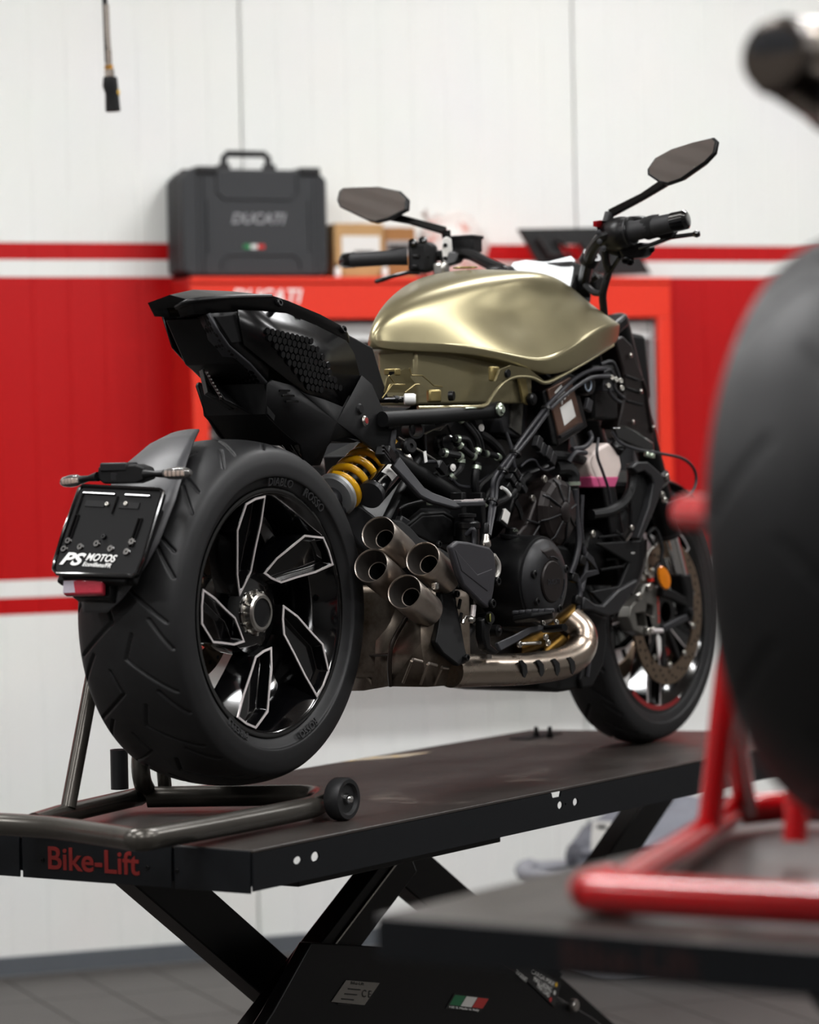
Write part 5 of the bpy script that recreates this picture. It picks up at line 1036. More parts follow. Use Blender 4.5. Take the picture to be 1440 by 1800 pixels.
# front cylinder / oil cooler fan region
obj('water_pump', lathe([(0.05, -0.05), (0.05, 0.0), (0.042, 0.012), (0.02, 0.018), (0.0, 0.018)], V([(1.1037,-0.16,0.4599)][0]), (0, -1, 0), 30), M['satin'], mc)
for k in range(4):
    p = [V(x) for x in ([(1.0855,-0.185,0.4885),(1.1677,-0.2,0.4917)], [(1.119,-0.185,0.4666),(1.1819,-0.2,0.4692)], [(1.1179,-0.185,0.4399),(1.1758,-0.2,0.4424)], [(1.0926,-0.185,0.4191),(1.1601,-0.2,0.4235)])[k]]
    obj('fan_grille_bar', tube(p, 0.003, 6), M['matte'], mc)
obj('fan_grille_ring', tube([(1.1421,-0.195,0.4999),(1.1674,-0.2,0.4844),(1.1842,-0.2,0.4642),(1.1832,-0.2,0.4397),(1.1689,-0.195,0.4207)], 0.0035, 6, smooth=3), M['matte'], mc)

# ------------------------------------------------------------------ radiator and side shrouds
rad = obj('radiator', prism([(1.10, -.19, .60), (1.15, -.19, .62), (1.22, -.19, .40), (1.17, -.19, .38)], (0, 0.38, 0)), M['satin'], mc, bevel=0.004)
for k in range(14):
    z = 0.585 - 0.0145 * k; x = 1.105 + (0.60 - z) * 0.318; obj('radiator_fin', box((x - 0.003, 0, z), (0.002, 0.36, 0.003)), M['dgrey'], rad)
obj('radiator_shroud', prism([(1.1686,-0.225,0.6356),(1.1942,-0.225,0.6474),(1.2398,-0.225,0.6468),(1.2851,-0.225,0.6263),(1.3207,-0.225,0.6108),(1.3097,-0.225,0.5961),(1.261,-0.225,0.5378),(1.2026,-0.225,0.4782),(1.1877,-0.225,0.4836),(1.2411,-0.225,0.5507),(1.2635,-0.225,0.5995),(1.2538,-0.225,0.6145),(1.2237,-0.225,0.6273),(1.1932,-0.225,0.623)], (0, 0.02, 0)), M['dgrey'], mc, bevel=0.003)
obj('shroud_panel', prism([(1.2203,-0.21,0.6227),(1.251,-0.21,0.6271),(1.2812,-0.21,0.6142),(1.2908,-0.21,0.5991),(1.2684,-0.21,0.5501),(1.22,-0.21,0.4874),(1.1904,-0.21,0.5032),(1.1937,-0.21,0.5888)], (0, 0.012, 0)), M['matte'], mc, bevel=0.003)
obj('shroud_skin', prism([(1.0452,-0.205,0.4778),(1.2312,-0.205,0.4772),(1.2495,-0.205,0.4889),(1.2612,-0.205,0.4637),(1.2359,-0.205,0.403),(1.1757,-0.205,0.3506),(1.1123,-0.205,0.3174),(1.0171,-0.205,0.3768),(1.1396,-0.205,0.3829),(1.1864,-0.205,0.4298)], (0, 0.01, 0)), M['matte'], mc, bevel=0.003)
obj('shroud_trim', tube([(1.2466,-0.212,0.4791),(1.2397,-0.212,0.4337),(1.2127,-0.212,0.3942),(1.1762,-0.212,0.3629)], 0.003, 8, smooth=4), M['magnes'], mc)
obj('belly_spoiler', prism([(0.9707,-0.215,0.3696),(1.0179,-0.215,0.3505),(1.0516,-0.215,0.3463),(1.1215,-0.215,0.3766),(1.1921,-0.215,0.3928),(1.2073,-0.215,0.3945),(1.1708,-0.215,0.3619),(1.1146,-0.215,0.3259),(1.0702,-0.215,0.3211),(1.0077,-0.215,0.3366),(0.9648,-0.215,0.3413)], (0, 0.02, 0)), M['dgrey'], mc, bevel=0.004)
obj('lower_shroud', prism([(1.0521,-0.17,0.3325),(1.1494,-0.17,0.3149),(1.1388,-0.17,0.2971),(1.1428,-0.17,0.2724),(1.1256,-0.17,0.2124),(1.0749,-0.17,0.1698),(1.0312,-0.17,0.1682),(1.0225,-0.17,0.1894),(1.0481,-0.17,0.2299),(1.065,-0.17,0.2894)], (0, 0.05, 0)), M['matte'], mc, bevel=0.006, seg=3)
obj('sump', prism([(0.8563,-0.16,0.1954),(0.8696,-0.16,0.1802),(0.9554,-0.16,0.1677),(1.0341,-0.16,0.1678),(1.0544,-0.16,0.1929),(1.0169,-0.16,0.2197),(0.8756,-0.16,0.2177)], (0, 0.24, 0)), M['matte'], mc, bevel=0.008)
obj('sump_side', prism([(0.7117,-0.12,0.3448),(1.0889,-0.12,0.2994),(1.1366,-0.12,0.272),(1.1184,-0.12,0.1812),(0.9417,-0.12,0.1882),(0.6719,-0.12,0.2197),(0.6533,-0.12,0.3018)], (0, 0.2, 0)), M['satin'], mc, bevel=0.01)
for p in [(1.1614,-0.222,0.5065),(1.3164,-0.226,0.6133),(1.0252,-0.19,0.286),(1.3014,-0.222,0.5739)]: inst('bolt', bm_st, p, mc, (0, -1, 0), 1.1)
text_obj('lettering', '800', M['label'], mc, V([(1.1911,-0.2056,0.4492)][0]), (1, 0, 0), (0, 0, 1), h=0.004, w=0.016, depth=0.0003)
# intake side duct (brown black) and abs unit
obj('air_duct', prism([(1.1939,-0.175,0.9134),(1.2293,-0.175,0.9214),(1.269,-0.175,0.9023),(1.2929,-0.175,0.8605),(1.3248,-0.175,0.8235),(1.3414,-0.175,0.7861),(1.3496,-0.175,0.7298),(1.3637,-0.175,0.6921),(1.363,-0.175,0.6733),(1.2814,-0.175,0.6991),(1.2014,-0.175,0.7218),(1.218,-0.175,0.7612),(1.2345,-0.175,0.7982),(1.2264,-0.175,0.8474),(1.2077,-0.175,0.8841)], (0, 0.05, 0)), M['magnes'], mc, bevel=0.005, seg=3)
for q in ([(1.2324,-0.177,0.8351),(1.2879,-0.177,0.8256)], [(1.2364,-0.177,0.808),(1.2971,-0.177,0.7984)], [(1.2353,-0.177,0.7808),(1.3062,-0.177,0.771)]): obj('duct_rib', tube(q, 0.002, 6), M['dgrey'], mc)
obj('duct_lip', tube([(1.3077,-0.176,0.8258),(1.3246,-0.176,0.7985),(1.3287,-0.176,0.771),(1.347,-0.176,0.711)], 0.0045, 8, smooth=4), M['magnes'], mc)
obj('duct_lower', prism([(1.1548,-0.19,0.7218),(1.2049,-0.19,0.7264),(1.2499,-0.19,0.7163),(1.3309,-0.19,0.6884),(1.3353,-0.19,0.6684),(1.3043,-0.19,0.6675),(1.1687,-0.19,0.6973)], (0, 0.03, 0)), M['gloss'], mc, bevel=0.004)
for p in [(1.249,-0.18,0.8784),(1.2917,-0.18,0.8007),(1.2534,-0.18,0.7338),(1.3453,-0.18,0.7209)]: inst('bolt', bm_st, p, mc, (0.2, -1, 0), 0.9)
ab = obj('abs_unit', box(V([(1.1489,-0.16,0.7982)][0]) + V((0, 0.03, 0)), (0.11, 0.09, 0.12)), M['satin'], mc, bevel=0.008)
obj('valve_block', box(V([(1.1182,-0.185,0.8217)][0]), (0.05, 0.03, 0.045)), M['grey'], ab, bevel=0.002)
obj('pump_motor', lathe([(0.024, -0.05), (0.024, 0.0), (0.021, 0.006), (0.0, 0.006)], V([(1.0459,-0.19,0.8139)][0]), (0, -1, 0), 26), M['satin'], ab)
obj('motor_ring', tube([V([(1.0328,-0.1975,0.8136)][0]) + V((0.0135 * math.cos(a), 0, 0.0135 * math.sin(a))) for a in [2 * math.pi * k / 20 for k in range(20)]], 0.0018, 6, closed=True), mat('blue_grey_ring', '#8f9aa8', rough=0.3), ab)
for q in ([(1.1161,-0.2,0.8164),(1.1203,-0.2,0.797),(1.1444,-0.2,0.7825),(1.1689,-0.2,0.7752)], [(1.1361,-0.2,0.8239),(1.1404,-0.2,0.8069),(1.1646,-0.2,0.7923),(1.1818,-0.2,0.785)], [(1.0834,-0.2,0.8573),(1.1327,-0.2,0.8627),(1.1565,-0.2,0.8399),(1.1658,-0.2,0.8216)], [(1.0925,-0.2,0.8405),(1.1222,-0.2,0.8456),(1.1364,-0.2,0.8312)]):
    bl = obj('brake_line', tube(q, 0.004, 8, smooth=4), M['grey'], ab)
for p in [(1.1022,-0.205,0.8114),(1.1371,-0.205,0.8237),(1.1569,-0.205,0.8214),(1.1612,-0.205,0.8056),(1.1176,-0.205,0.8284)]: inst('union_nut', bm_st, p, ab, (-.3, -1, 0.2), 1.0)
obj('connector', box(V([(1.0268,-0.2,0.7703)][0]), (0.022, 0.01, 0.026), (0, 0.4, 0)), M['grey'], mc, bevel=0.002)
# coolant tank
ct = obj('coolant_tank', prism([(1.0545,-0.19,0.6645),(1.0941,-0.19,0.6809),(1.1337,-0.19,0.6903),(1.1773,-0.19,0.6629),(1.1864,-0.19,0.6383),(1.1756,-0.19,0.6201),(1.1652,-0.19,0.6068),(1.0669,-0.19,0.6088),(1.0483,-0.19,0.6284),(1.0395,-0.19,0.6502)], (0, 0.05, 0)), M['coolant'], mc, bevel=0.006, seg=3)
obj('coolant', prism([(1.0517,-0.192,0.6187),(1.1695,-0.192,0.6165),(1.1511,-0.192,0.5936),(1.058,-0.192,0.5956)], (0, 0.054, 0)), M['pink'], ct, bevel=0.003)
obj('tank_cap', lathe([(0.018, 0), (0.018, 0.016), (0.012, 0.02), (0.0, 0.02)], V([(1.1757,-0.18,0.6753)][0]), (-0.2, -0.7, 0.7), 22), M['satin'], ct)
# ecu
eq = [V(p) for p in [(0.8947,-0.18,0.8038),(0.992,-0.18,0.8306),(1.0408,-0.18,0.7323),(0.9397,-0.18,0.6994)]]
ec = obj('control_unit', prism(eq, (0.004, 0.03, 0)), M['labelb'], mc, bevel=0.003)
def qp(Q, a, b): return Q[0].lerp(Q[1], a).lerp(Q[3].lerp(Q[2], a), b)
obj('unit_label', prism([qp(eq, a, b) + V((0, -0.0008, 0)) for a, b in ((.28, .45), (.78, .42), (.78, .78), (.28, .82))], (0, 0.0006, 0)), M['label'], ec)
obj('unit_sticker', prism([qp(eq, a, b) + V((0, -0.0008, 0)) for a, b in ((.22, .12), (.55, .05), (.62, .25), (.3, .33))], (0, 0.0006, 0)), M['label'], ec)
obj('unit_mark', tube([qp(eq, a, b) + V((0, -0.002, 0)) for a, b in ((.35, .4), (.42, .3), (.5, .34), (.6, .27), (.68, .3))], 0.0022, 6), M['white'], ec)
ef = [V(p) for p in [(0.8822,-0.175,0.7992),(0.9914,-0.175,0.8391),(1.0198,-0.175,0.8334),(1.0685,-0.175,0.725),(0.9429,-0.175,0.6852),(0.9197,-0.175,0.6902)]]
obj('unit_frame', prism(ef, (0.004, 0.035, 0)), M['satin'], mc, bevel=0.003)
obj('frame_leg', tube([(0.8993,-0.17,0.7852),(0.9251,-0.17,0.7318),(0.9421,-0.17,0.6877)], 0.007, 8), M['satin'], mc)
obj('unit_clamp', frame_box(*[V(p) for p in [(0.9228,-0.19,0.7041),(1.0138,-0.19,0.731)]], 0.006, 0.008, (0, 1, 0)), M['dgrey'], mc)
# airbox side in foam
obj('airbox', prism([(0.7929,-0.13,0.7977),(0.8567,-0.13,0.8097),(0.9016,-0.13,0.7862),(0.8897,-0.13,0.715),(0.8639,-0.13,0.701),(0.7964,-0.13,0.7133),(0.7861,-0.13,0.7391)], (0, 0.2, 0)), M['dgrey'], mc, bevel=0.005)
obj('foam_pad', prism([(0.8262,-0.134,0.7812),(0.8539,-0.134,0.7907),(0.8743,-0.134,0.7861),(0.8621,-0.134,0.7081),(0.8196,-0.134,0.7248)], (0, 0.006, 0)), mat('foam', '#3f3d38', rough=0.95, var=0.3, scale=300, bump=0.5, bscale=900), mc, bevel=0.001)

# ------------------------------------------------------------------ hoses, cables and small fittings
def H(path, r, m='hose', nm='hose', sm=5): return obj(nm, tube(path, r, 10, smooth=sm), M[m], mc)
for path, r in (([(0.6242,-0.13,0.7478),(0.6416,-0.135,0.7338),(0.6716,-0.14,0.7071),(0.6838,-0.14,0.6851),(0.6767,-0.14,0.6702)], .006), ([(0.6584,-0.13,0.7396),(0.6868,-0.14,0.707),(0.699,-0.14,0.6814)], .0045), ([(0.6054,-0.13,0.7044),(0.6389,-0.14,0.7016),(0.6554,-0.14,0.6819),(0.6746,-0.14,0.6713)], .0065), ([(0.6158,-0.13,0.6963),(0.6443,-0.14,0.674),(0.6699,-0.14,0.6645)], .0065),
                ([(0.5712,-0.12,0.6775),(0.6133,-0.135,0.6699),(0.626,-0.135,0.664)], .0075), ([(0.624,-0.135,0.6686),(0.6209,-0.135,0.6446),(0.6069,-0.13,0.6312),(0.601,-0.12,0.6223)], .0075), ([(0.6761,-0.14,0.654),(0.6661,-0.14,0.6208),(0.6737,-0.14,0.5918),(0.7019,-0.145,0.5656)], .0085), ([(0.7331,-0.11,0.7142),(0.7688,-0.115,0.6986),(0.8,-0.12,0.6748),(0.8127,-0.12,0.6546)], .010),
                ([(0.8117,-0.1,0.7162),(0.8551,-0.105,0.7063),(0.8898,-0.11,0.694)], .009), ([(0.7009,-0.14,0.6733),(0.7404,-0.14,0.6693),(0.7669,-0.14,0.662)], .006), ([(0.688,-0.14,0.566),(0.6806,-0.14,0.6009),(0.7174,-0.145,0.6255),(0.758,-0.145,0.6434)], .005), ([(0.7055,-0.14,0.5633),(0.7072,-0.145,0.591),(0.7482,-0.145,0.6203)], .005)):
    H(path, r)
    if .005 < r < .009:
        for a, b in ((V(path[0]), V(path[1])), (V(path[-1]), V(path[-2]))):
            d = (b - a).normalized(); obj('hose_clamp', lathe([(r + .0002, 0), (r + .0018, 0), (r + .0018, .0075), (r + .0002, .0075)], a + d * .006, d, 16, close=True), M['plate'], mc)
for path in ([(1.1075,-0.2,0.8479),(1.0344,-0.2,0.8423),(0.9668,-0.2,0.8226),(0.9032,-0.205,0.7961),(0.8488,-0.205,0.7677),(0.7741,-0.205,0.7201),(0.7134,-0.2,0.6722),(0.6457,-0.2,0.6262),(0.6357,-0.2,0.5921),(0.6094,-0.21,0.5562),(0.5646,-0.23,0.5123)], [(1.1127,-0.205,0.8308),(1.0347,-0.205,0.8278),(0.9623,-0.205,0.8058),(0.8975,-0.208,0.7818),(0.8445,-0.21,0.7559),(0.779,-0.21,0.7118),(0.7139,-0.205,0.6663),(0.6684,-0.205,0.6325),(0.6539,-0.2,0.6123),(0.6379,-0.205,0.5783),(0.5677,-0.232,0.5099)]):
    H(path, .0046, 'cable', 'brake_hose')
for p in [(0.8413,-0.208,0.763),(0.7186,-0.205,0.6732),(0.6687,-0.205,0.6394),(0.6238,-0.207,0.5786)]: obj('cable_tie', lathe([(0.009, 0), (0.0125, 0), (0.0125, 0.006), (0.009, 0.006)], p, (-0.55, -0.1, -0.8), 14, close=True), M['satin'], mc)
rod_ = obj('rod_end', lathe([(0.004, 0.02), (0.007, 0.015), (0.008, 0.008), (0.010, 0.004), (0.011, -0.004), (0.007, -0.012), (0.0, -0.014)], V([(0.5414,-0.24,0.4962)][0]), (0.05, 0, 1), 16), M['steel'], mc)
obj('rod_spring', lathe([(0.007, 0.02), (0.007, 0.036), (0.005, 0.04)], V([(0.5414,-0.24,0.4962)][0]), (0.05, 0, 1), 12), M['satin'], rod_)
vb = obj('solenoid_valve', merge(lathe([(0.020, -0.04), (0.020, 0.0), (0.016, 0.002), (0.016, 0.012), (0.006, 0.014), (0.0, 0.014)], V([(0.6067,-0.11,0.6945)][0]), (-.4, -.9, .1), 22)), M['gloss'], mc)
obj('valve_plate', prism([(0.5702,-0.085,0.7158),(0.6525,-0.09,0.7348),(0.673,-0.09,0.7057),(0.6803,-0.09,0.6709),(0.5852,-0.085,0.6676)], (0, 0.01, 0)), M['magnes'], mc, bevel=0.002)
obj('bracket_edge', tube([(0.5649,-0.09,0.669),(0.5623,-0.09,0.7135),(0.5922,-0.09,0.7213),(0.6176,-0.09,0.72),(0.6438,-0.09,0.7336),(0.6644,-0.09,0.7081)], 0.0022, 6), M['dgrey'], mc)
obj('heat_insulator', box(V([(0.5769,-0.06,0.7071)][0]) + V((0.02, 0.02, 0)), (0.10, 0.05, 0.07)), M['satin'], mc, bevel=0.01)
for p in [(0.7102,-0.13,0.7255),(0.5989,-0.13,0.6462)]: obj('white_rivet', lathe([(0.0, 0.004), (0.003, 0.004), (0.004, 0.0025), (0.0075, 0.002), (0.0075, 0.0)], p, (-.2, -1, 0), 18), M['label'], mc)
obj('rivet_tab', prism([(0.6948,-0.125,0.7419),(0.7233,-0.125,0.743),(0.7313,-0.125,0.7209),(0.7071,-0.125,0.721)], (0, 0.004, 0)), M['dgrey'], mc, bevel=0.001)
obj('sensor_box', prism([(0.5471,-0.125,0.6357),(0.6029,-0.125,0.6553),(0.6215,-0.125,0.6367),(0.5593,-0.125,0.6242)], (0, 0.012, 0)), M['matte'], mc, bevel=0.002)
obj('connector', box(V([(0.5409,-0.14,0.647)][0]), (0.028, 0.012, 0.020), (0, 0.6, 0)), M['satin'], mc, bevel=0.002)
H([(0.4171,-0.12,0.7095),(0.4801,-0.125,0.6842),(0.5072,-0.13,0.6725),(0.5443,-0.13,0.6584)], .0022, 'steel', 'wire'); H([(0.4922,-0.13,0.6592),(0.5338,-0.13,0.6586),(0.5692,-0.13,0.6467)], .0035, 'cable', 'wire')
obj('wire_tag', box(V([(0.491,-0.135,0.6692)][0]), (0.009, 0.002, 0.022), (0, -0.2, 0)), M['white'], mc)
H([(0.5959,-0.13,0.6234),(0.619,-0.13,0.6103),(0.6663,-0.13,0.6059),(0.706,-0.13,0.6166),(0.7373,-0.13,0.6276)], .0035, 'cable', 'wire'); H([(0.7812,-0.18,0.6449),(0.8088,-0.18,0.6561),(0.8361,-0.18,0.6569),(0.8561,-0.18,0.6413),(0.8813,-0.18,0.635),(0.914,-0.18,0.6404)], .0026, 'cable', 'wire')
H([(0.9226,-0.17,0.6665),(0.9845,-0.175,0.662),(1.0368,-0.175,0.6553),(1.0645,-0.17,0.6477)], .0105, 'hose'); H([(0.9417,-0.165,0.6378),(0.9802,-0.17,0.637),(0.9973,-0.175,0.6247),(0.9966,-0.175,0.6055)], .0165, 'hose', 'coolant_hose')
obj('hose_clamp', lathe([(0.0165, -0.004), (0.0185, -0.004), (0.0185, 0.004), (0.0165, 0.004)], V([(0.9966,-0.175,0.6055)][0]), (0, 0, 1), 20, close=True), M['plate'], mc)
obj('hose_union', lathe([(0.015, -0.03), (0.015, 0.0)], V([(0.9964,-0.175,0.6007)][0]), (0, 0, 1), 20), M['satin'], mc)
H([(1.2089,-0.2,0.6439),(1.2127,-0.2,0.6131),(1.2014,-0.2,0.5814),(1.1743,-0.195,0.5576),(1.123,-0.19,0.5419),(1.067,-0.18,0.5375)], .0115, 'hose', 'overflow_hose'); H([(1.0675,-0.2,0.7003),(1.0525,-0.205,0.6643),(1.0754,-0.205,0.6277),(1.0984,-0.205,0.591),(1.1159,-0.2,0.5603)], .0032, 'cable', 'wire')
H([(0.9736,-0.19,0.6775),(1.0176,-0.195,0.6817),(1.0471,-0.195,0.6982),(1.0468,-0.19,0.7152)], .0055, 'cable', 'hose'); H([(0.9584,-0.19,0.6514),(0.9789,-0.195,0.6701),(1.0219,-0.195,0.6696)], .0055, 'cable', 'hose')
H([(0.9673,-0.2,0.5939),(0.97,-0.2,0.5402),(0.9688,-0.205,0.4866),(0.9529,-0.205,0.4455),(0.9416,-0.2,0.4186)], .0065, 'cable', 'wiring_loom'); H([(0.9954,-0.2,0.5814),(0.9883,-0.2,0.5217),(0.9917,-0.2,0.4857)], .0045, 'cable', 'wiring_loom')
H([(1.1268,-0.2,0.712),(1.1517,-0.205,0.6898),(1.2173,-0.21,0.6743),(1.3101,-0.215,0.6645),(1.4051,-0.22,0.6519),(1.4575,-0.22,0.6285),(1.4671,-0.22,0.5979),(1.4337,-0.22,0.5683),(1.3749,-0.22,0.5572),(1.3224,-0.22,0.5536)], .0034, 'cable', 'sensor_cable')
for p in [(1.2535,-0.215,0.6627),(1.272,-0.216,0.66)]: obj('cable_clip', box(p, (0.014, 0.01, 0.01), (0, .2, 0)), M['plate'], mc, bevel=0.002)
for p, r in zip([(0.7563,-0.17,0.6198),(0.7724,-0.17,0.6312),(0.7921,-0.17,0.6145),(0.7736,-0.17,0.6032),(0.8006,-0.17,0.6003),(0.7422,-0.17,0.6015)], range(6)): obj('connector', box(p, (0.022, 0.016, 0.014), (0, .7 + .1 * (r % 2), 0)), M['satin'] if r % 2 else M['dgrey'], mc, bevel=0.002)
obj('cable_marker', tube([(0.6874,-0.19,0.6036),(0.7048,-0.19,0.5975),(0.7199,-0.19,0.5868)], 0.004, 8, smooth=3), M['white'], mc)
H([(0.6879,-0.17,0.5704),(0.7235,-0.17,0.5765),(0.7596,-0.17,0.5895),(0.7919,-0.17,0.6098),(0.8455,-0.16,0.6265)], .0075, 'hose'); H([(0.7749,-0.15,0.7154),(0.7796,-0.16,0.6802),(0.7812,-0.165,0.6451),(0.7969,-0.17,0.6237)], .004, 'cable', 'wire')
for p in [(0.8406,-0.185,0.6931),(0.8561,-0.185,0.6789),(0.8704,-0.19,0.6716),(0.8885,-0.19,0.6595)]: obj('connector', box(p, (0.020, 0.014, 0.026), (0, .5, 0)), M['dgrey'], mc, bevel=0.002)
obj('bracket', strap([V(p) for p in [(0.7808,-0.165,0.5751),(0.7981,-0.165,0.5571),(0.8065,-0.165,0.5393),(0.8117,-0.17,0.5368)]], 0.012, 0.004, (0, 1, 0)), M['satin'], mc)
obj('sensor_clip', box(V([(0.7229,-0.175,0.544)][0]), (0.022, 0.008, 0.026), (0, .5, 0)), M['label'], mc, bevel=0.001)
obj('sensor_body', box(V([(0.7221,-0.17,0.5394)][0]), (0.03, 0.012, 0.03), (0, .5, 0)), M['satin'], mc, bevel=0.003)
obj('chain_guard', loft([[V(p) for p in row] for row in ([(0.4531,-0.1,0.5332),(0.5245,-0.1,0.5639),(0.6089,-0.1,0.565),(0.6555,-0.1,0.5499),(0.6622,-0.1,0.4977)], [(0.3849,-0.15,0.5297),(0.4435,-0.155,0.5568),(0.5224,-0.155,0.5568),(0.5599,-0.155,0.5444),(0.5701,-0.15,0.4952)])], cap=False, closed=False), M['matte'], mc, solid=0.006, smooth=60)
obj('guard_face', prism([(0.3858,-0.152,0.5274),(0.446,-0.156,0.5556),(0.5208,-0.156,0.5557),(0.5561,-0.156,0.5422),(0.5669,-0.152,0.4919),(0.4831,-0.152,0.4984)], (0, 0.01, 0)), M['matte'], mc, bevel=0.008, seg=3)
obj('swingarm_spar', strap([V(p) for p in [(0.3958,-0.13,0.5472),(0.4586,-0.135,0.5206),(0.5435,-0.14,0.4939),(0.5854,-0.14,0.4798)]], 0.02, 0.016, (0, 1, 0)), M['dgrey'], mc, bevel=0.003)
H([(0.4002,-0.13,0.5571),(0.3937,-0.14,0.5716),(0.4351,-0.145,0.5794),(0.4729,-0.15,0.584)], .0035, 'hose', 'hose')
obj('hose_end', box(V([(0.4779,-0.152,0.5805)][0]), (0.016, 0.008, 0.014)), M['plate'], mc, bevel=0.002)
bt = obj('brake_reservoir', lathe([(0.024, -0.05), (0.024, 0.0), (0.026, 0.002), (0.026, 0.012), (0.02, 0.016)], V([(0.5545,-0.19,0.524)][0]), (0, 0, 1), 24), M['satin'], mc)
obj('reservoir_cap', lathe([(0.014, 0.016), (0.014, 0.022), (0.018, 0.024), (0.018, 0.030), (0.0, 0.032)], V([(0.5545,-0.19,0.524)][0]), (0, 0, 1), 20), M['dgrey'], bt)
H([(0.5339,-0.2,0.5134),(0.5359,-0.215,0.5245),(0.5395,-0.215,0.5075),(0.5368,-0.215,0.493)], .005, 'cable', 'hose')
for p in [(0.5692,-0.16,0.552),(0.6261,-0.17,0.5503)]: obj('rear_bracket', box(V(p), (0.016, 0.03, 0.09)), M['satin'], mc, bevel=0.002)
# rider peg, brake pedal and linkage
pg = obj('rider_peg', loft([[V(p) for p in [(0.5876,-0.27,0.3398),(0.5902,-0.27,0.351),(0.6237,-0.255,0.3512),(0.623,-0.255,0.3331)]], [V(p) for p in [(0.5769,-0.32,0.3478),(0.5794,-0.32,0.3578),(0.6194,-0.3,0.3565),(0.6186,-0.3,0.3362)]], [V(p) for p in [(0.5909,-0.36,0.3543),(0.5934,-0.36,0.362),(0.6423,-0.335,0.359),(0.6395,-0.335,0.3422)]]]), M['matte'], mc, bevel=0.003)
for p in [(0.5974,-0.275,0.3552),(0.5988,-0.29,0.3564),(0.5979,-0.305,0.3577),(0.5992,-0.32,0.359),(0.5981,-0.335,0.3592),(0.5971,-0.35,0.3605)]: obj('peg_tread', box(V(p) + V((0, 0, 0.001)), (0.012, 0.020, 0.009), (0, 0, .3)), M['grey'], pg, bevel=0.003)
pd = obj('brake_pedal', strap([V(p) for p in [(0.481,-0.3,0.2953),(0.5374,-0.305,0.3085),(0.5838,-0.31,0.3215),(0.6168,-0.31,0.324),(0.6499,-0.31,0.3232)]], [.018, .015, .013, .012, .011], 0.010, (0, -1, .3)), M['grey'], mc, bevel=0.002)
obj('pedal_tip', tube([(0.641,-0.31,0.3214),(0.6325,-0.34,0.3235),(0.6215,-0.37,0.3268)], 0.0075, 10), M['satin'], pd)
for p in [(0.6348,-0.31,0.3331),(0.6713,-0.32,0.3334)]: inst('bolt', bm_st, p, pd, (0, -1, 0.3), 1.0)
obj('pedal_bracket', prism([(0.4789,-0.27,0.3505),(0.5132,-0.27,0.3598),(0.5167,-0.27,0.3394),(0.5033,-0.27,0.3246),(0.5066,-0.27,0.2998),(0.5401,-0.27,0.282),(0.5228,-0.27,0.2764),(0.4893,-0.27,0.2898),(0.4776,-0.27,0.315)], (0, 0.02, 0)), M['satin'], mc, bevel=0.004)
pv_ = obj('pedal_pivot', tube([(0.5055,-0.235,0.3464),(0.4963,-0.275,0.3518)], 0.0125, 18), M['gloss'], mc)
obj('pivot_bore', lathe([(0.0, 0.001), (0.008, 0.001), (0.0085, 0.0)], V([(0.4938,-0.2765,0.352)][0]), (.4, -.9, 0), 18), mat('olive_bore', '#6a6a2a', rough=0.4), pv_)
obj('push_rod', tube([(0.4834,-0.25,0.3969),(0.4783,-0.25,0.3748),(0.4711,-0.25,0.3507)], 0.0028, 10), M['steel'], mc); obj('rod_joint', tube([(0.4731,-0.252,0.3774),(0.4681,-0.252,0.3554)], 0.0055, 12), M['alu'], mc)
obj('rod_ball', lathe([(0.0, 0.005), (0.005, 0.004), (0.0075, 0.0), (0.0075, -0.006)], V([(0.4615,-0.256,0.3502)][0]), (0, -1, 0), 16), M['steel'], mc)
H([(0.4512,-0.24,0.3428),(0.4599,-0.24,0.3535),(0.4809,-0.24,0.3545)], .003, 'steel', 'return_spring')
obj('side_stand_link', tube([(0.6593,-0.24,0.2896),(0.6825,-0.25,0.2895),(0.7272,-0.25,0.2878)], 0.0035, 8), M['steel'], mc)
for p in [(0.6427,-0.25,0.2897),(0.7288,-0.26,0.2994),(0.7374,-0.26,0.2873)]: inst('bolt', bm_st, p, mc, (0, -1, 0), 1.1)
p = V([(0.5678,-0.25,0.3216)][0]); obj('pedal_stop', lathe([(0.012, -0.02), (0.012, 0.0), (0.006, 0.002), (0.004, 0.006), (0.0, 0.006)], p, (0, -1, 0), 20), M['satin'], mc)
obj('pipe_stud', tube([(0.5216,-0.255,0.2784),(0.5213,-0.255,0.2695)], 0.006, 8), M['steel'], mc)
# wiring and shrouds low in front
for path in ([(0.9604,-0.2,0.4153),(0.9693,-0.205,0.3792),(0.9585,-0.205,0.344),(0.9747,-0.2,0.2952)], [(0.996,-0.2,0.4736),(0.995,-0.205,0.4258),(0.9741,-0.205,0.3789)], [(1.0081,-0.2,0.2932),(1.011,-0.2,0.245),(0.9996,-0.2,0.1978)]): H(path, .0055, 'cable', 'wiring_loom')
obj('bracket', strap([V(p) for p in [(0.9689,-0.2,0.3911),(0.9859,-0.21,0.4143),(1.0341,-0.21,0.4181),(1.011,-0.21,0.4431),(0.9875,-0.21,0.456)]], 0.014, 0.006, (0, 1, 0)), M['grey'], mc, bevel=0.002)
for p in [(0.9507,-0.2,0.4098),(0.9766,-0.205,0.4445),(0.9544,-0.205,0.362),(0.9718,-0.205,0.3194),(0.9978,-0.2,0.2758),(0.9996,-0.19,0.2456)]: obj('connector', box(p, (0.022, 0.014, 0.02), (0, .3, 0)), M['satin'], mc, bevel=0.003)

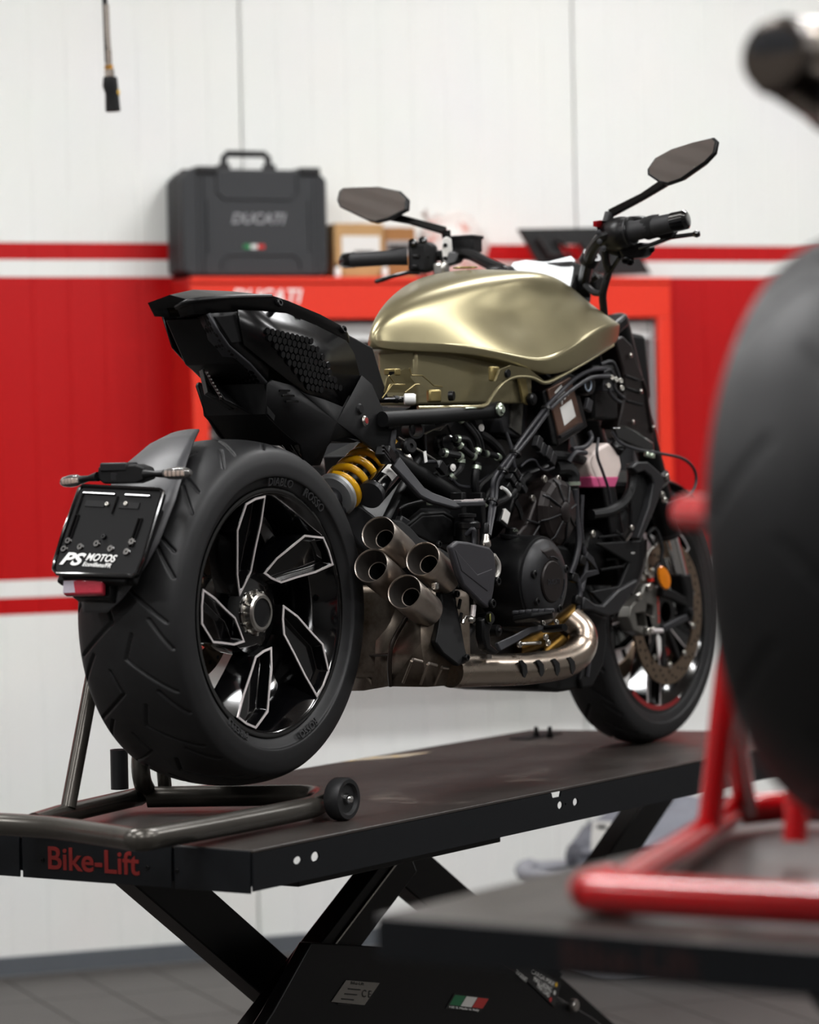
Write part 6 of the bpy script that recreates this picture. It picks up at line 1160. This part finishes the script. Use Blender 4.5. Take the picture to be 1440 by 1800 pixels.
# ------------------------------------------------------------------ front fork, brakes
for s in (1, -1):
    fa, fb_, fl_ = [V((p[0], p[1] * s, p[2])) for p in [(1.5259,-0.115,0.4865),(1.5691,-0.115,0.3941),(1.6111,-0.13,0.2975)]]
    fd = (fa - fb_).normalized(); top = fa + fd * 0.52
    fk = obj('fork_leg', tube([fa - fd * 0.008, top], 0.0275, 26), M['satin'], mc)
    obj('fork_stanchion', tube([fb_ - fd * 0.02, fa + fd * 0.02], 0.0205, 26), M['chrome'], fk)
    obj('dust_seal', lathe([(0.021, -0.004), (0.0285, -0.004), (0.0285, 0.006), (0.021, 0.006)], fa - fd * 0.006, fd, 26, close=True), M['dgrey'], fk)
    obj('fork_cap', lathe([(0.026, 0), (0.026, 0.006), (0.021, 0.010), (0.008, 0.010), (0.008, 0.004), (0.0, 0.004)], top, fd, 26), M['steel'], fk)
    ax0 = V((FC.x, -0.118 * s, FC.z))
    obj('fork_foot', loft([[fb_ - fd * 0.004 + V((a * .024, b * .022, 0)) for a, b in ((-1, -1), (1, -1), (1, 1), (-1, 1))], [fb_ - fd * 0.05 + V((a * .022, b * .020, 0)) for a, b in ((-1, -1), (1, -1), (1, 1), (-1, 1))], [ax0 + V((a * .022, b * .014, .012)) for a, b in ((-1, -1), (1, -1), (1, 1), (-1, 1))], [ax0 + V((a * .016, b * .014, -.022)) for a, b in ((-1, -1), (1, -1), (1, 1), (-1, 1))]]), M['matte'], fk, bevel=0.008, seg=3)
    obj('axle_end', lathe([(0.0, 0.006), (0.008, 0.006), (0.011, 0.004), (0.012, -0.01)], ax0 + V((0, -0.014 * s, 0)), (0, -s, 0), 20), M['satin'], fk)
    if s > 0:
        cl_ = [V(p) for p in [(1.3913,-0.118,0.35),(1.4078,-0.118,0.372),(1.4344,-0.118,0.3784),(1.4708,-0.118,0.3614),(1.4774,-0.118,0.3278),(1.4778,-0.118,0.2714),(1.4614,-0.118,0.2596),(1.3981,-0.118,0.2584),(1.3519,-0.118,0.2739),(1.3324,-0.118,0.3027),(1.3437,-0.118,0.3273)]]
        h1_ = [V(p) for p in [(1.3637,-0.118,0.311),(1.4054,-0.118,0.3113),(1.4146,-0.118,0.2777),(1.373,-0.118,0.2827)]]; h2_ = [V(p) for p in [(1.4167,-0.118,0.331),(1.4481,-0.118,0.3242),(1.4471,-0.118,0.2988),(1.4106,-0.118,0.3084)]]
        cal = obj('front_caliper', holed(cl_, [h1_, h2_], (0, 0.03, 0)), mat('titanium_grey_caliper', '#6f6d68', metal=0.7, rough=0.38), mc, bevel=0.003)
        text_obj('lettering', 'brembo', M['redtag'], cal, V([(1.4721,-0.1185,0.2846)][0]), (-0.06, 0, 1), (-1, 0, -0.06), h=0.009, w=0.06, depth=0.0006)
        for p in [(1.4171,-0.12,0.3665),(1.372,-0.12,0.3485),(1.428,-0.122,0.2694),(1.4069,-0.122,0.2681)]: inst('bolt', bm_st, p, cal, (0, -1, 0), 1.5)
        obj('caliper_pin', tube([(1.4134,-0.13,0.2691),(1.4583,-0.13,0.2664)], 0.006, 12), M['alu'], cal)
        obj('caliper_bracket', strap([V(p) for p in [(1.4702,-0.125,0.2694),(1.5406,-0.125,0.2833),(1.601,-0.125,0.2928)]], 0.016, 0.014, (0, 1, 0)), M['grey'], mc, bevel=0.003)
        obj('caliper_bracket', strap([V(p) for p in [(1.4629,-0.125,0.3541),(1.516,-0.125,0.3438),(1.583,-0.125,0.3223)]], 0.022, 0.016, (0, 1, 0)), M['matte'], mc, bevel=0.004)
        am = obj('amber_reflector', lathe([(0.0, 0.006), (0.024, 0.005), (0.027, 0.0)], (0, 0, 0), (0, 0, 1), 32), M['amber'], mc)
        am.location = V([(1.446,-0.145,0.3857)][0]); am.rotation_mode = 'QUATERNION'; am.rotation_quaternion = V((0, 0, 1)).rotation_difference(V((-.35, -.93, 0)).normalized()); am.scale = (0.62, 1.05, 1)
        H([(1.4497,-0.12,0.4567),(1.4243,-0.12,0.4831),(1.4565,-0.12,0.4948),(1.4684,-0.13,0.456),(1.4616,-0.13,0.418)], .0045, 'hose', 'brake_hose')
        H([(1.4108,-0.12,0.4074),(1.4173,-0.12,0.4389),(1.455,-0.12,0.4591),(1.482,-0.12,0.4683)], .004, 'steel', 'brake_line')
        for p in [(1.4053,-0.12,0.4001),(1.3956,-0.12,0.4182),(1.426,-0.12,0.3915),(1.3892,-0.12,0.3881)]: inst('bolt', bm_st, p, mc, (-.3, -1, .2), 1.2)
        obj('line_clip', box(V([(1.4309,-0.12,0.3824)][0]), (0.012, 0.01, 0.008)), M['redtag'], mc)
        for p in [(1.4336,-0.15,0.5715),(1.4463,-0.15,0.5585)]: inst('bolt', bm_st, p, mc, (-.3, -1, 0), 1.2)
fg = []
for a in range(20, 101, 8):
    row = []
    for k in range(9):
        y = 0.068 - 0.017 * k; rr = 0.318 - 0.02 * (abs(y) / 0.068) ** 2; row.append((FC.x + rr * math.cos(math.radians(a + 20)), y, FC.z + rr * math.sin(math.radians(a + 20))))
    fg.append(row)
obj('front_mudguard', loft(fg, cap=False, closed=False), M['satin'], mc, solid=0.004, smooth=60)
for z, hgt, x in ((0.60, 0.03, 1.445), (0.945, 0.03, 1.268)):
    obj('triple_clamp', box((x, 0, z), (0.075, 0.30, hgt), (0, -0.43, 0)), M['satin'], mc, bevel=0.008)
obj('steering_head', tube([(1.43, 0, .60), (1.25, 0, .96)], 0.035, 20), M['satin'], mc)
obj('headlight_shell', loft([[(1.36, y, z) for y, z in ((-.09, .84), (.09, .84), (.09, .94), (-.09, .94))], [(1.47, y, z) for y, z in ((-.11, .78), (.11, .78), (.10, .93), (-.10, .93))], [(1.54, y, z) for y, z in ((-.05, .80), (.05, .80), (.04, .88), (-.04, .88))]]), M['satin'], mc, bevel=0.01)

# ------------------------------------------------------------------ handlebar, controls, mirrors, dash
# left
H([(1.1021,0.05,1.0705),(1.1179,0.1,1.0884),(1.141,0.155,1.1096),(1.145,0.19,1.114),(1.1312,0.22,1.1112),(1.0774,0.275,1.1081)], .0125, 'satin', 'handlebar')
H([(1.1792,-0.11,1.0434),(1.1257,-0.15,1.0763),(1.0814,-0.19,1.1039),(1.0469,-0.235,1.124),(1.0532,-0.27,1.1296),(1.0641,-0.305,1.1353)], .0135, 'satin', 'handlebar')
obj('bar_clamp', box(V([(1.2458,-0.06,1.0381)][0]), (0.05, 0.10, 0.04)), M['satin'], mc, bevel=0.008); obj('bar_clamp', box(V([(1.0924,0.05,1.0628)][0]), (0.05, 0.05, 0.03)), M['satin'], mc, bevel=0.008)
obj('bar_riser', tube([(1.245, -.05, .95), V([(1.2512,-0.06,1.0482)][0])], 0.018, 14), M['satin'], mc); obj('bar_riser', tube([(1.245, .05, .95), V([(1.0921,0.05,1.0566)][0])], 0.018, 14), M['satin'], mc)
obj('bar_collar', lathe([(0.0135, -0.01), (0.021, -0.01), (0.021, 0.012), (0.0135, 0.012)], V([(1.1246,-0.155,1.0833)][0]), (-.2, -.6, .7), 20, close=True), M['satin'], mc)
gl = obj('grip', tube([(1.0683,0.275,1.109),(1.05,0.302,1.1071),(1.042,0.395,1.1065),(1.0427,0.4,1.1068)], [.0195, .0165, .0165, .0175], 22), mat('grip_rubber', '#1b1b1d', rough=0.6, bump=0.1), mc)
obj('bar_end', tube([(1.0427,0.4,1.1068),(1.0435,0.425,1.1068),(1.0441,0.43,1.1071)], [.0175, .0175, .014], 22), M['gloss'], gl)
gr_ = obj('grip', tube([(1.0615,-0.29,1.1313),(1.0596,-0.302,1.1329),(1.0481,-0.395,1.1437),(1.05,-0.402,1.1446)], [.027, .021, .020, .0205], 22), MATS['grip_rubber'], mc)
obj('bar_end', tube([(1.0488,-0.4,1.1447),(1.0478,-0.43,1.1488),(1.0484,-0.435,1.1497)], [.021, .0205, .015], 22), M['gloss'], gr_)
hl = obj('switch_housing', loft([[V(p) for p in [(1.0509,0.26,1.1362),(1.0486,0.26,1.0738),(1.1345,0.31,1.0793),(1.1369,0.31,1.1426)]], [V(p) for p in [(1.0674,0.22,1.1398),(1.0647,0.22,1.07),(1.1518,0.27,1.0755),(1.1545,0.27,1.1463)]], [V(p) for p in [(1.0837,0.21,1.13),(1.0819,0.21,1.0801),(1.1537,0.25,1.0847),(1.1556,0.25,1.1352)]]]), M['matte'], mc, bevel=0.008, seg=3)
for p in [(1.0744,0.25,1.1342),(1.0929,0.235,1.1392)]: obj('switch_button', lathe([(0.010, 0), (0.010, 0.006), (0.007, 0.010), (0.0, 0.010)], V(p) + V((-0.02, 0, 0.0)), (-.6, 0, .8), 16), M['gloss'], hl)
for p in [(1.0803,0.25,1.107),(1.0748,0.25,1.0843),(1.094,0.232,1.1066)]: obj('switch_rocker', box(V(p) + V((-0.024, -.006, 0)), (0.008, 0.016, 0.008)), M['satin'], hl, bevel=0.002)
obj('clutch_lever', strap([V(p) + V((.03, 0, 0)) for p in [(1.0746,0.265,1.075),(1.067,0.29,1.0759),(1.0606,0.325,1.0698),(1.056,0.36,1.0613),(1.0505,0.37,1.0578)]], [.014, .012, .011, .010, .014], .009, (0, 0, 1)), M['gloss'], mc, bevel=.003)
cm_ = obj('clutch_master', box(V([(1.1599,0.19,1.1347)][0]) + V((0.02, 0, 0)), (0.05, 0.055, 0.034), (0, 0, .1)), M['matte'], mc, bevel=.004)
obj('reservoir_lid', box(V([(1.1605,0.19,1.1511)][0]) + V((0.02, 0, 0)), (0.054, 0.060, 0.008), (0, 0, .1)), M['matte'], cm_, bevel=.002)
obj('lever_perch', prism([(1.0926,0.21,1.1204),(1.1433,0.18,1.116),(1.1143,0.18,1.0923),(1.0895,0.2,1.0823)], (0.03, 0, 0)), M['satin'], mc, bevel=.004)
obj('clamp_plate', prism([(1.0988,0.2,1.1451),(1.1153,0.2,1.1508),(1.1339,0.2,1.1467),(1.1376,0.2,1.1218),(1.1273,0.2,1.0963),(1.113,0.2,1.0907),(1.0992,0.2,1.0952),(1.0955,0.2,1.12)], (-.008, -.004, 0)), M['label'], mc, bevel=.002)
for p in [(1.1067,0.195,1.1302),(1.1056,0.195,1.1014)]: inst('bolt', bm_bk, V(p) + V((-.012, -.004, 0)), mc, (-1, -.3, 0), .7)
obj('perch_linkage', box(V([(1.0893,0.2,1.0774)][0]), (.03, .03, .03)), M['steel'], mc, bevel=.006)
# right
hr = obj('switch_housing', tube([(1.079,-0.225,1.1212),(1.0732,-0.245,1.1271),(1.0638,-0.275,1.1298),(1.0624,-0.295,1.1322)], [.030, .036, .036, .029], 20, smooth=3), M['satin'], mc)
obj('throttle_housing', loft([[V(p) for p in [(1.071,-0.225,1.1641),(1.0729,-0.225,1.0897),(1.078,-0.255,1.0812),(1.0862,-0.255,1.1632)]], [V(p) + V((.05, 0, 0)) for p in [(1.071,-0.225,1.1641),(1.0729,-0.225,1.0897),(1.078,-0.255,1.0812),(1.0862,-0.255,1.1632)]]]), M['satin'], hr, bevel=.008, seg=3)
for k_ in (0.0, .008): obj('housing_rib', lathe([(.030, 0), (.0315, 0), (.0315, .004), (.030, .004)], V([(1.062,-0.287,1.1315)][0]) + V((0, k_, 0)), (0, -1, 0.08), 24, close=True), M['dgrey'], hr)
obj('switch_face', prism([V(p) for p in [(1.0609,-0.225,1.154),(1.0903,-0.225,1.1603),(1.0937,-0.225,1.1219),(1.132,-0.225,1.0946),(1.107,-0.225,1.0863),(1.0688,-0.225,1.1088)]], (-.03, 0, 0)), M['satin'], hr, bevel=.004)
obj('kill_switch', prism([V(p) + V((-.03, 0, 0)) for p in [(1.061,-0.225,1.1564),(1.0952,-0.225,1.1605),(1.0997,-0.225,1.1487),(1.0799,-0.225,1.1429),(1.0605,-0.225,1.1444)]], (-.012, 0, 0)), M['redp'], hr, bevel=.003, label='red kill switch')
for p in [(1.0729,-0.226,1.1329),(1.0699,-0.23,1.1134),(1.0776,-0.235,1.099)]: obj('switch_button', lathe([(.006, 0), (.006, .004), (.003, .005), (0, .005)], V(p) + V((-.032, 0, 0)), (-1, -.3, 0), 14), M['grey'], hr)
obj('clamp_plate', prism([(1.0706,-0.215,1.1406),(1.0805,-0.215,1.1435),(1.0819,-0.215,1.1171),(1.0696,-0.215,1.1141)], (-.02, 0, 0)), M['label'], mc, bevel=.001)
obj('brake_strap', tube([(1.0607,-0.33,1.1362),(1.0565,-0.35,1.1396),(1.0629,-0.36,1.1405)], .0245, 20), mat('fabric_strap', '#0c0c0d', rough=.95, bump=.4, bscale=900), mc)
obj('strap_tail', prism([(1.0497,-0.34,1.1315),(1.0567,-0.385,1.1447),(1.0767,-0.39,1.1288),(1.0654,-0.385,1.1144),(1.0618,-0.36,1.1132)], (.015, 0, 0)), MATS['fabric_strap'], mc, bevel=.003)
obj('brake_lever', strap([V(p) + V((.035, 0, 0)) for p in [(1.0471,-0.3,1.0967),(1.0454,-0.335,1.1043),(1.0468,-0.375,1.1164),(1.0472,-0.415,1.119),(1.0472,-0.435,1.1202)]], [.016, .013, .012, .009, .008], .009, (0, 0, 1)), M['gloss'], mc, bevel=.003)
obj('lever_ball', lathe([(0, -.008), (.006, -.006), (.008, 0), (.006, .006), (0, .008)], V([(1.0479,-0.436,1.1202)][0]) + V((.035, 0, 0)), (0, -1, 0), 16), M['gloss'], mc)
obj('brake_master', prism([(1.055,-0.26,1.0944),(1.0738,-0.31,1.1116),(1.0889,-0.315,1.0977),(1.0816,-0.305,1.0788),(1.0657,-0.27,1.0751)], (.04, 0, 0)), M['satin'], mc, bevel=.006)
obj('master_reservoir', lathe([(.02, -.03), (.022, .0), (.022, .012), (.018, .016), (0, .016)], V([(1.1324,-0.24,1.1567)][0]) + V((.05, 0, 0)), (0, 0, 1), 22), M['satin'], mc)
for p in [(1.0756,-0.27,1.0767),(1.0861,-0.275,1.0733),(1.113,-0.31,1.099)]: inst('bolt', bm_bk, p, mc, (-.6, -.3, -.6), 1.3)
H([(1.0772,-0.22,1.0974),(1.0898,-0.215,1.0716),(1.1254,-0.2,1.0544),(1.1273,-0.19,1.0282),(1.1341,-0.18,1.0046),(1.1554,-0.17,0.9714),(1.1809,-0.16,0.921)], .0085, 'hose', 'cable_bundle'); H([(1.087,-0.25,1.0818),(1.11,-0.22,1.0625),(1.1239,-0.195,1.04)], .005, 'hose', 'brake_hose'); H([(1.1662,-0.12,1.0302),(1.1477,-0.15,1.0136),(1.1294,-0.18,1.0093)], .007, 'hose', 'cable_bundle')
def mirror_head(nm, P, x0, stem, label):
    P = [V(p) for p in P]; zc = sum(p.z for p in P) / len(P); yc = sum(p.y for p in P) / len(P)
    tl = math.tan(math.radians(17)); P = [V((p.x + (p.z - zc) * tl, p.y, p.z)) for p in P]; c = sum(P, V((0, 0, 0))) / len(P)
    nrm = V((-math.cos(math.radians(17)), 0, math.sin(math.radians(17))))
    back = [c + (p - c) * .8 - nrm * .022 for p in P]
    g = loft([[c + (p - c) * .985 + nrm * .002 for p in P], P, [c + (p - c) * .995 - nrm * .008 for p in P], back])
    h = obj(nm, g, M['satin'], mc, bevel=.0015, label=label)
    obj('mirror_glass', prism([c + (p - c) * .93 + nrm * .0022 for p in P], nrm * .0012), M['glass'], h, smooth=0)
    st_ = [V(p) for p in stem]
    obj('mirror_stem', strap(st_[:3], [.020, .015, .018], .012, nrm), M['gloss'], h, bevel=.003)
    obj('stem_foot', tube([st_[2], st_[3]], [.011, .009], 16), M['satin'], h)
    return h
mirror_head('mirror', [(1.08,0.4675,1.2655),(1.08,0.458,1.2725),(1.08,0.3632,1.2691),(1.08,0.3001,1.255),(1.08,0.2765,1.2361),(1.08,0.2741,1.2121),(1.08,0.3197,1.1935),(1.08,0.3531,1.1878),(1.08,0.3743,1.1928),(1.08,0.4592,1.2294),(1.08,0.4696,1.2453)], 1.08, [(1.095,0.3505,1.2061),(1.11,0.2943,1.191),(1.13,0.212,1.1647)] + [(1.13,0.2096,1.142)], 'left mirror')
mirror_head('mirror', [(1.08,-0.3262,1.2613),(1.08,-0.3416,1.284),(1.08,-0.3784,1.3005),(1.08,-0.4269,1.3113),(1.08,-0.4763,1.3184),(1.08,-0.4854,1.3107),(1.08,-0.4836,1.2861),(1.08,-0.466,1.2685),(1.08,-0.4092,1.2333),(1.08,-0.3795,1.2257),(1.08,-0.3594,1.2305),(1.08,-0.3286,1.2492)], 1.08, [(1.095,-0.3635,1.2359),(1.09,-0.3059,1.2059),(1.07,-0.2368,1.173)] + [(1.06,-0.2337,1.1535)], 'right mirror')
ds = [V(p) for p in [(1.19,0.083,1.0804),(1.2,0.0815,1.0907),(1.215,0.0583,1.0951),(1.23,0.0163,1.0886),(1.245,-0.0388,1.1001),(1.24,-0.0502,1.0919),(1.15,-0.0865,1.0165),(1.14,-0.081,1.0177),(1.15,-0.0014,1.0475)]]
dsh = obj('dashboard', prism([p + V((.006, 0, -.004)) for p in ds], (.02, 0, -.02)), M['satin'], mc, bevel=.004)
obj('protective_film', prism([p + V((0, 0, 0.001)) for p in ds], (.003, 0, -.002)), M['film'], dsh, label='white protective film over the dash')
obj('dash_housing', prism([(1.2181,-0.06,1.0893),(1.2476,-0.06,1.0855),(1.2655,-0.08,1.0253),(1.2594,-0.08,0.9977),(1.2292,-0.08,0.9919),(1.2078,-0.05,1.0174)], (.0, .09, 0)), M['satin'], mc, bevel=.006)
H([(1.1987,-0.09,1.0351),(1.2114,-0.1,1.0425),(1.2166,-0.12,1.0541)], .009, 'satin', 'ignition_barrel')

# ================================================================== foreground: second lift, red stand, second motorcycle
l2 = lift('motorcycle_lift', -1.73, 0.5, -2.25, -1.49, 0.15, 0.07, 'black lift deck in the blurred foreground under the red paddock stand')
for y in (-2.25, -1.494): obj('side_rail', box((-0.615, y + 0.002, 0.1215), (2.226, 0.004, 0.045)), m_lift, l2, bevel=0.001)
e2 = obj('end_plate', box((-1.732, -1.87, 0.1245), (0.004, 0.756, 0.049)), m_lift, l2, bevel=0.001)
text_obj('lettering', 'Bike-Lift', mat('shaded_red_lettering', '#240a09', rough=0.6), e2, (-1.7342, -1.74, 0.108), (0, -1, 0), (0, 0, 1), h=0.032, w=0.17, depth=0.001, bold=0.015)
obj('scissor_arm', arm((-1.30, -1.9, 0.06), (-0.25, -1.9, -0.72), 0.10, -1.9, 0.06), m_arm, l2, bevel=0.003)
obj('scissor_arm', arm((-0.05, -1.97, 0.06), (-1.20, -1.97, -0.72), 0.10, -1.97, 0.06), m_arm, l2, bevel=0.003)
for x in (-1.25, -0.15): obj('base_cross', box((x, -1.9, -0.765), (0.1, 0.6, 0.07)), m_arm, l2, bevel=0.004)
for y in (-2.15, -1.65): obj('base_rail', box((-0.7, y, -0.765), (1.3, 0.06, 0.07)), m_arm, l2, bevel=0.004)
m_red = mat('gloss_red_stand_paint', '#b3060f', rough=0.16, var=0.03, coat=0.6)
rs2 = tag(place('paddock_stand'), 'glossy red tubular paddock stand in the blurred foreground', 'stand')
q0 = [V(p) for p in [(-1.6443,-1.7267,0.18),(-1.6303,-2.0032,0.18)]]
obj('handle_tube', tube([q0[0] + V((0.06, 0.012, 0)), q0[0] + V((0.02, 0.012, 0)), q0[0], q0[0] + V((0, -0.03, 0)), q0[1], q0[1] + (q0[1] - q0[0]) * 0.25], 0.0235, 16, smooth=4), m_red, rs2)
la = [V(p) for p in [(-1.5747,-1.7357,0.18),(-1.2588,-1.6366,0.18),(-0.8822,-1.5161,0.18)]]
obj('side_tube', tube([la[0] + V((-.03, 0, 0)), la[1], la[2]], 0.020, 16), m_red, rs2)
obj('cross_tube', tube([la[2]] + [V(p) for p in [(-0.8164,-1.5509,0.18),(-0.783,-1.6642,0.18)]], 0.021, 16), m_red, rs2)
ub = V([(-1.1032,-1.5917,0.18)][0]); ut = V([(-1.0985,-1.62,0.3817)][0])
obj('upright', tube([ub, ut, ut + (ut - ub) * .45], 0.0165, 14), m_red, rs2)
ub2 = V([(-0.8761,-1.5304,0.18)][0]); obj('upright', tube([ub2, ut + V((0, 0, -.02))], 0.0165, 14), m_red, rs2)
ub3 = V([(-1.152,-1.7399,0.18)][0]); obj('upright', tube([ub3, ub3 + V((0.02, 0.0, 0.12))], 0.0155, 14), m_red, rs2)
ap = [V(p) for p in [(-1.3845,-1.7168,0.6014),(-1.4654,-1.8307,0.601)]]
obj('axle_handle', tube(ap, 0.0225, 18), m_red, rs2, bevel=0.005)
m2 = tag(place('motorcycle'), 'second motorcycle in the blurred foreground, showing its black rear tyre and silencer', 'motorcycle')
W2 = V([(-1.5426,-2.0787,0.5862)][0])
w2 = obj('rear_wheel', lathe([(0.230, -0.085), (0.224, -0.088), (0.19, -0.04), (0.185, 0.04), (0.224, 0.088), (0.230, 0.085), (0.205, 0.03), (0.205, -0.03)], (0, 0, 0), (0, 1, 0), 64, close=True), M['gloss'], m2); w2.location = W2
v_, f_ = tyre_geo(0.335, 0.20, 0.228, [[(0, -.01), (14, -.08)]], 36, 420, 70)
o = bpy.data.objects.new('tyre', np_mesh('tyre', v_, f_, M['rubber'])); link(o, w2)
for k in range(5):
    a = 2 * math.pi * k / 5; obj('spoke', tube([(0.05 * math.cos(a), 0, 0.05 * math.sin(a)), (0.195 * math.cos(a + .2), 0, 0.195 * math.sin(a + .2))], [0.018, 0.012], 10), M['gloss'], w2)
obj('hub', lathe([(0.02, -0.07), (0.055, -0.06), (0.055, 0.06), (0.02, 0.07)], (0, 0, 0), (0, 1, 0), 28, close=True), M['gloss'], w2)
obj('swingarm', loft([[W2 + V((x, y, z)) for y, z in ((.11, -.03), (.15, -.03), (.15, .04), (.11, .04))] for x in (-.03, .3)] + [[W2 + V((.6, y, z)) for y, z in ((-.1, -.05), (.12, -.05), (.12, .08), (-.1, .08))]]), M['dgrey'], m2, bevel=.01)
e0, e1, e2_ = [V(p) for p in [(-1.662,-1.987,1.1007),(-1.5065,-1.9689,1.0978),(-1.1696,-1.9364,1.0824)]]
ad = (e1 - e0).normalized(); fu = V((0, 0, 1)); fu = (fu - ad * fu.dot(ad)).normalized(); fs2 = ad.cross(fu)
def oval(c, a, b, tilt=0.0): return [c + fs2 * (a * math.cos(t)) + fu * (b * math.sin(t)) + ad * (tilt * math.sin(t)) for t in [2 * math.pi * k / 28 for k in range(28)]]
sl = obj('silencer', loft([oval(e0, .034, .036, .012), oval(e0 + ad * .02, .038, .044, .012), oval(e1, .046, .060), oval(e2_, .052, .075), oval(e2_ + (e2_ - e1) * .4, .035, .05)]), mat('bronzed_silencer', '#7d7266', metal=1.0, rough=.22, var=.1), m2, smooth=60)
obj('end_cap', loft([oval(e0 - ad * .010, .036, .040, .012), oval(e0 + ad * .012, .040, .046, .012), oval(e0 + ad * .012, .034, .04, .012), oval(e0 - ad * .010, .031, .035, .012)]), mat('dark_end_cap', '#3a332d', metal=.8, rough=.35), sl, smooth=60)
gr2 = [tube([e0 - ad * .009 + fs2 * x + fu * -(.03 * math.sqrt(max(0, 1 - (x / .03) ** 2))), e0 - ad * .009 + fs2 * x + fu * (.03 * math.sqrt(max(0, 1 - (x / .03) ** 2)))], .0012, 5) for x in [-.025 + .006 * k for k in range(9)]] + [tube([e0 - ad * .009 + fu * x - fs2 * (.03 * math.sqrt(max(0, 1 - (x / .03) ** 2))), e0 - ad * .009 + fu * x + fs2 * (.03 * math.sqrt(max(0, 1 - (x / .03) ** 2)))], .0012, 5) for x in [-.025 + .006 * k for k in range(9)]]
obj('outlet_bore', prism(oval(e0 - ad * .004, .034, .038, .012), ad * .004), MATS['void_black'], sl)
o = obj('outlet_grille', merge(*gr2), mat('grey_mesh', '#4c5056', metal=.6, rough=.4), sl); o['kind'] = 'stuff'
obj('silencer_strap', tube(oval(e1 + ad * .05, .050, .064), .004, 8, closed=True), M['satin'], sl)
tl2 = e2_ + (e2_ - e1) * .4
obj('subframe', tube([tl2, tl2 + V((.2, 0, -.05)), W2 + V((.6, 0, .1))], .02, 12), M['dgrey'], m2)

def rx(c, w, h, n=16): return [c + V((0, w * math.cos(t), h * math.sin(t))) for t in [2 * math.pi * k / n for k in range(n)]]
obj('tail_unit', loft([rx(W2 + V((x, 0, z)), w, h) for x, z, w, h in ((-.16, .46, .02, .02), (-.05, .45, .07, .05), (.2, .43, .11, .07), (.42, .40, .12, .06))]), M['satin'], m2, smooth=60)
obj('fuel_tank', loft([rx(W2 + V((x, 0, z)), w, h) for x, z, w, h in ((.44, .42, .06, .05), (.52, .46, .15, .11), (.75, .48, .19, .14), (.92, .46, .16, .12), (.98, .44, .06, .05))]), M['redp'], m2, smooth=60)
obj('engine', loft([rx(W2 + V((x, 0, z)), w, h, 10) for x, z, w, h in ((.48, .08, .10, .12), (.56, .08, .17, .22), (.9, .06, .17, .24), (.98, .06, .08, .14))]), M['dgrey'], m2, bevel=.01)
fw2 = obj('front_wheel', lathe([(0.230, -0.05), (0.224, -0.053), (0.19, -0.02), (0.19, 0.02), (0.224, 0.053), (0.230, 0.05), (0.205, 0.02), (0.205, -0.02)], (0, 0, 0), (0, 1, 0), 48, close=True), M['gloss'], m2); fw2.location = W2 + V((1.45, 0, -.135))
v_, f_ = tyre_geo(0.300, 0.122, 0.226, [[(0, -.01), (14, -.05)]], 36, 240, 40); o = bpy.data.objects.new('tyre', np_mesh('tyre', v_, f_, M['rubber'])); link(o, fw2)
for s_ in (-1, 1): obj('fork_leg', tube([W2 + V((1.45, s_ * .09, -.135)), W2 + V((1.12, s_ * .09, .52))], .022, 14), M['satin'], m2)
obj('handlebar', tube([W2 + V((1.0, .38, .62)), W2 + V((1.08, .15, .60)), W2 + V((1.08, -.15, .60)), W2 + V((1.0, -.38, .62))], .012, 10), M['satin'], m2)
obj('steering_yoke', box(W2 + V((1.12, 0, .52)), (.07, .24, .03)), M['satin'], m2, bevel=.006)
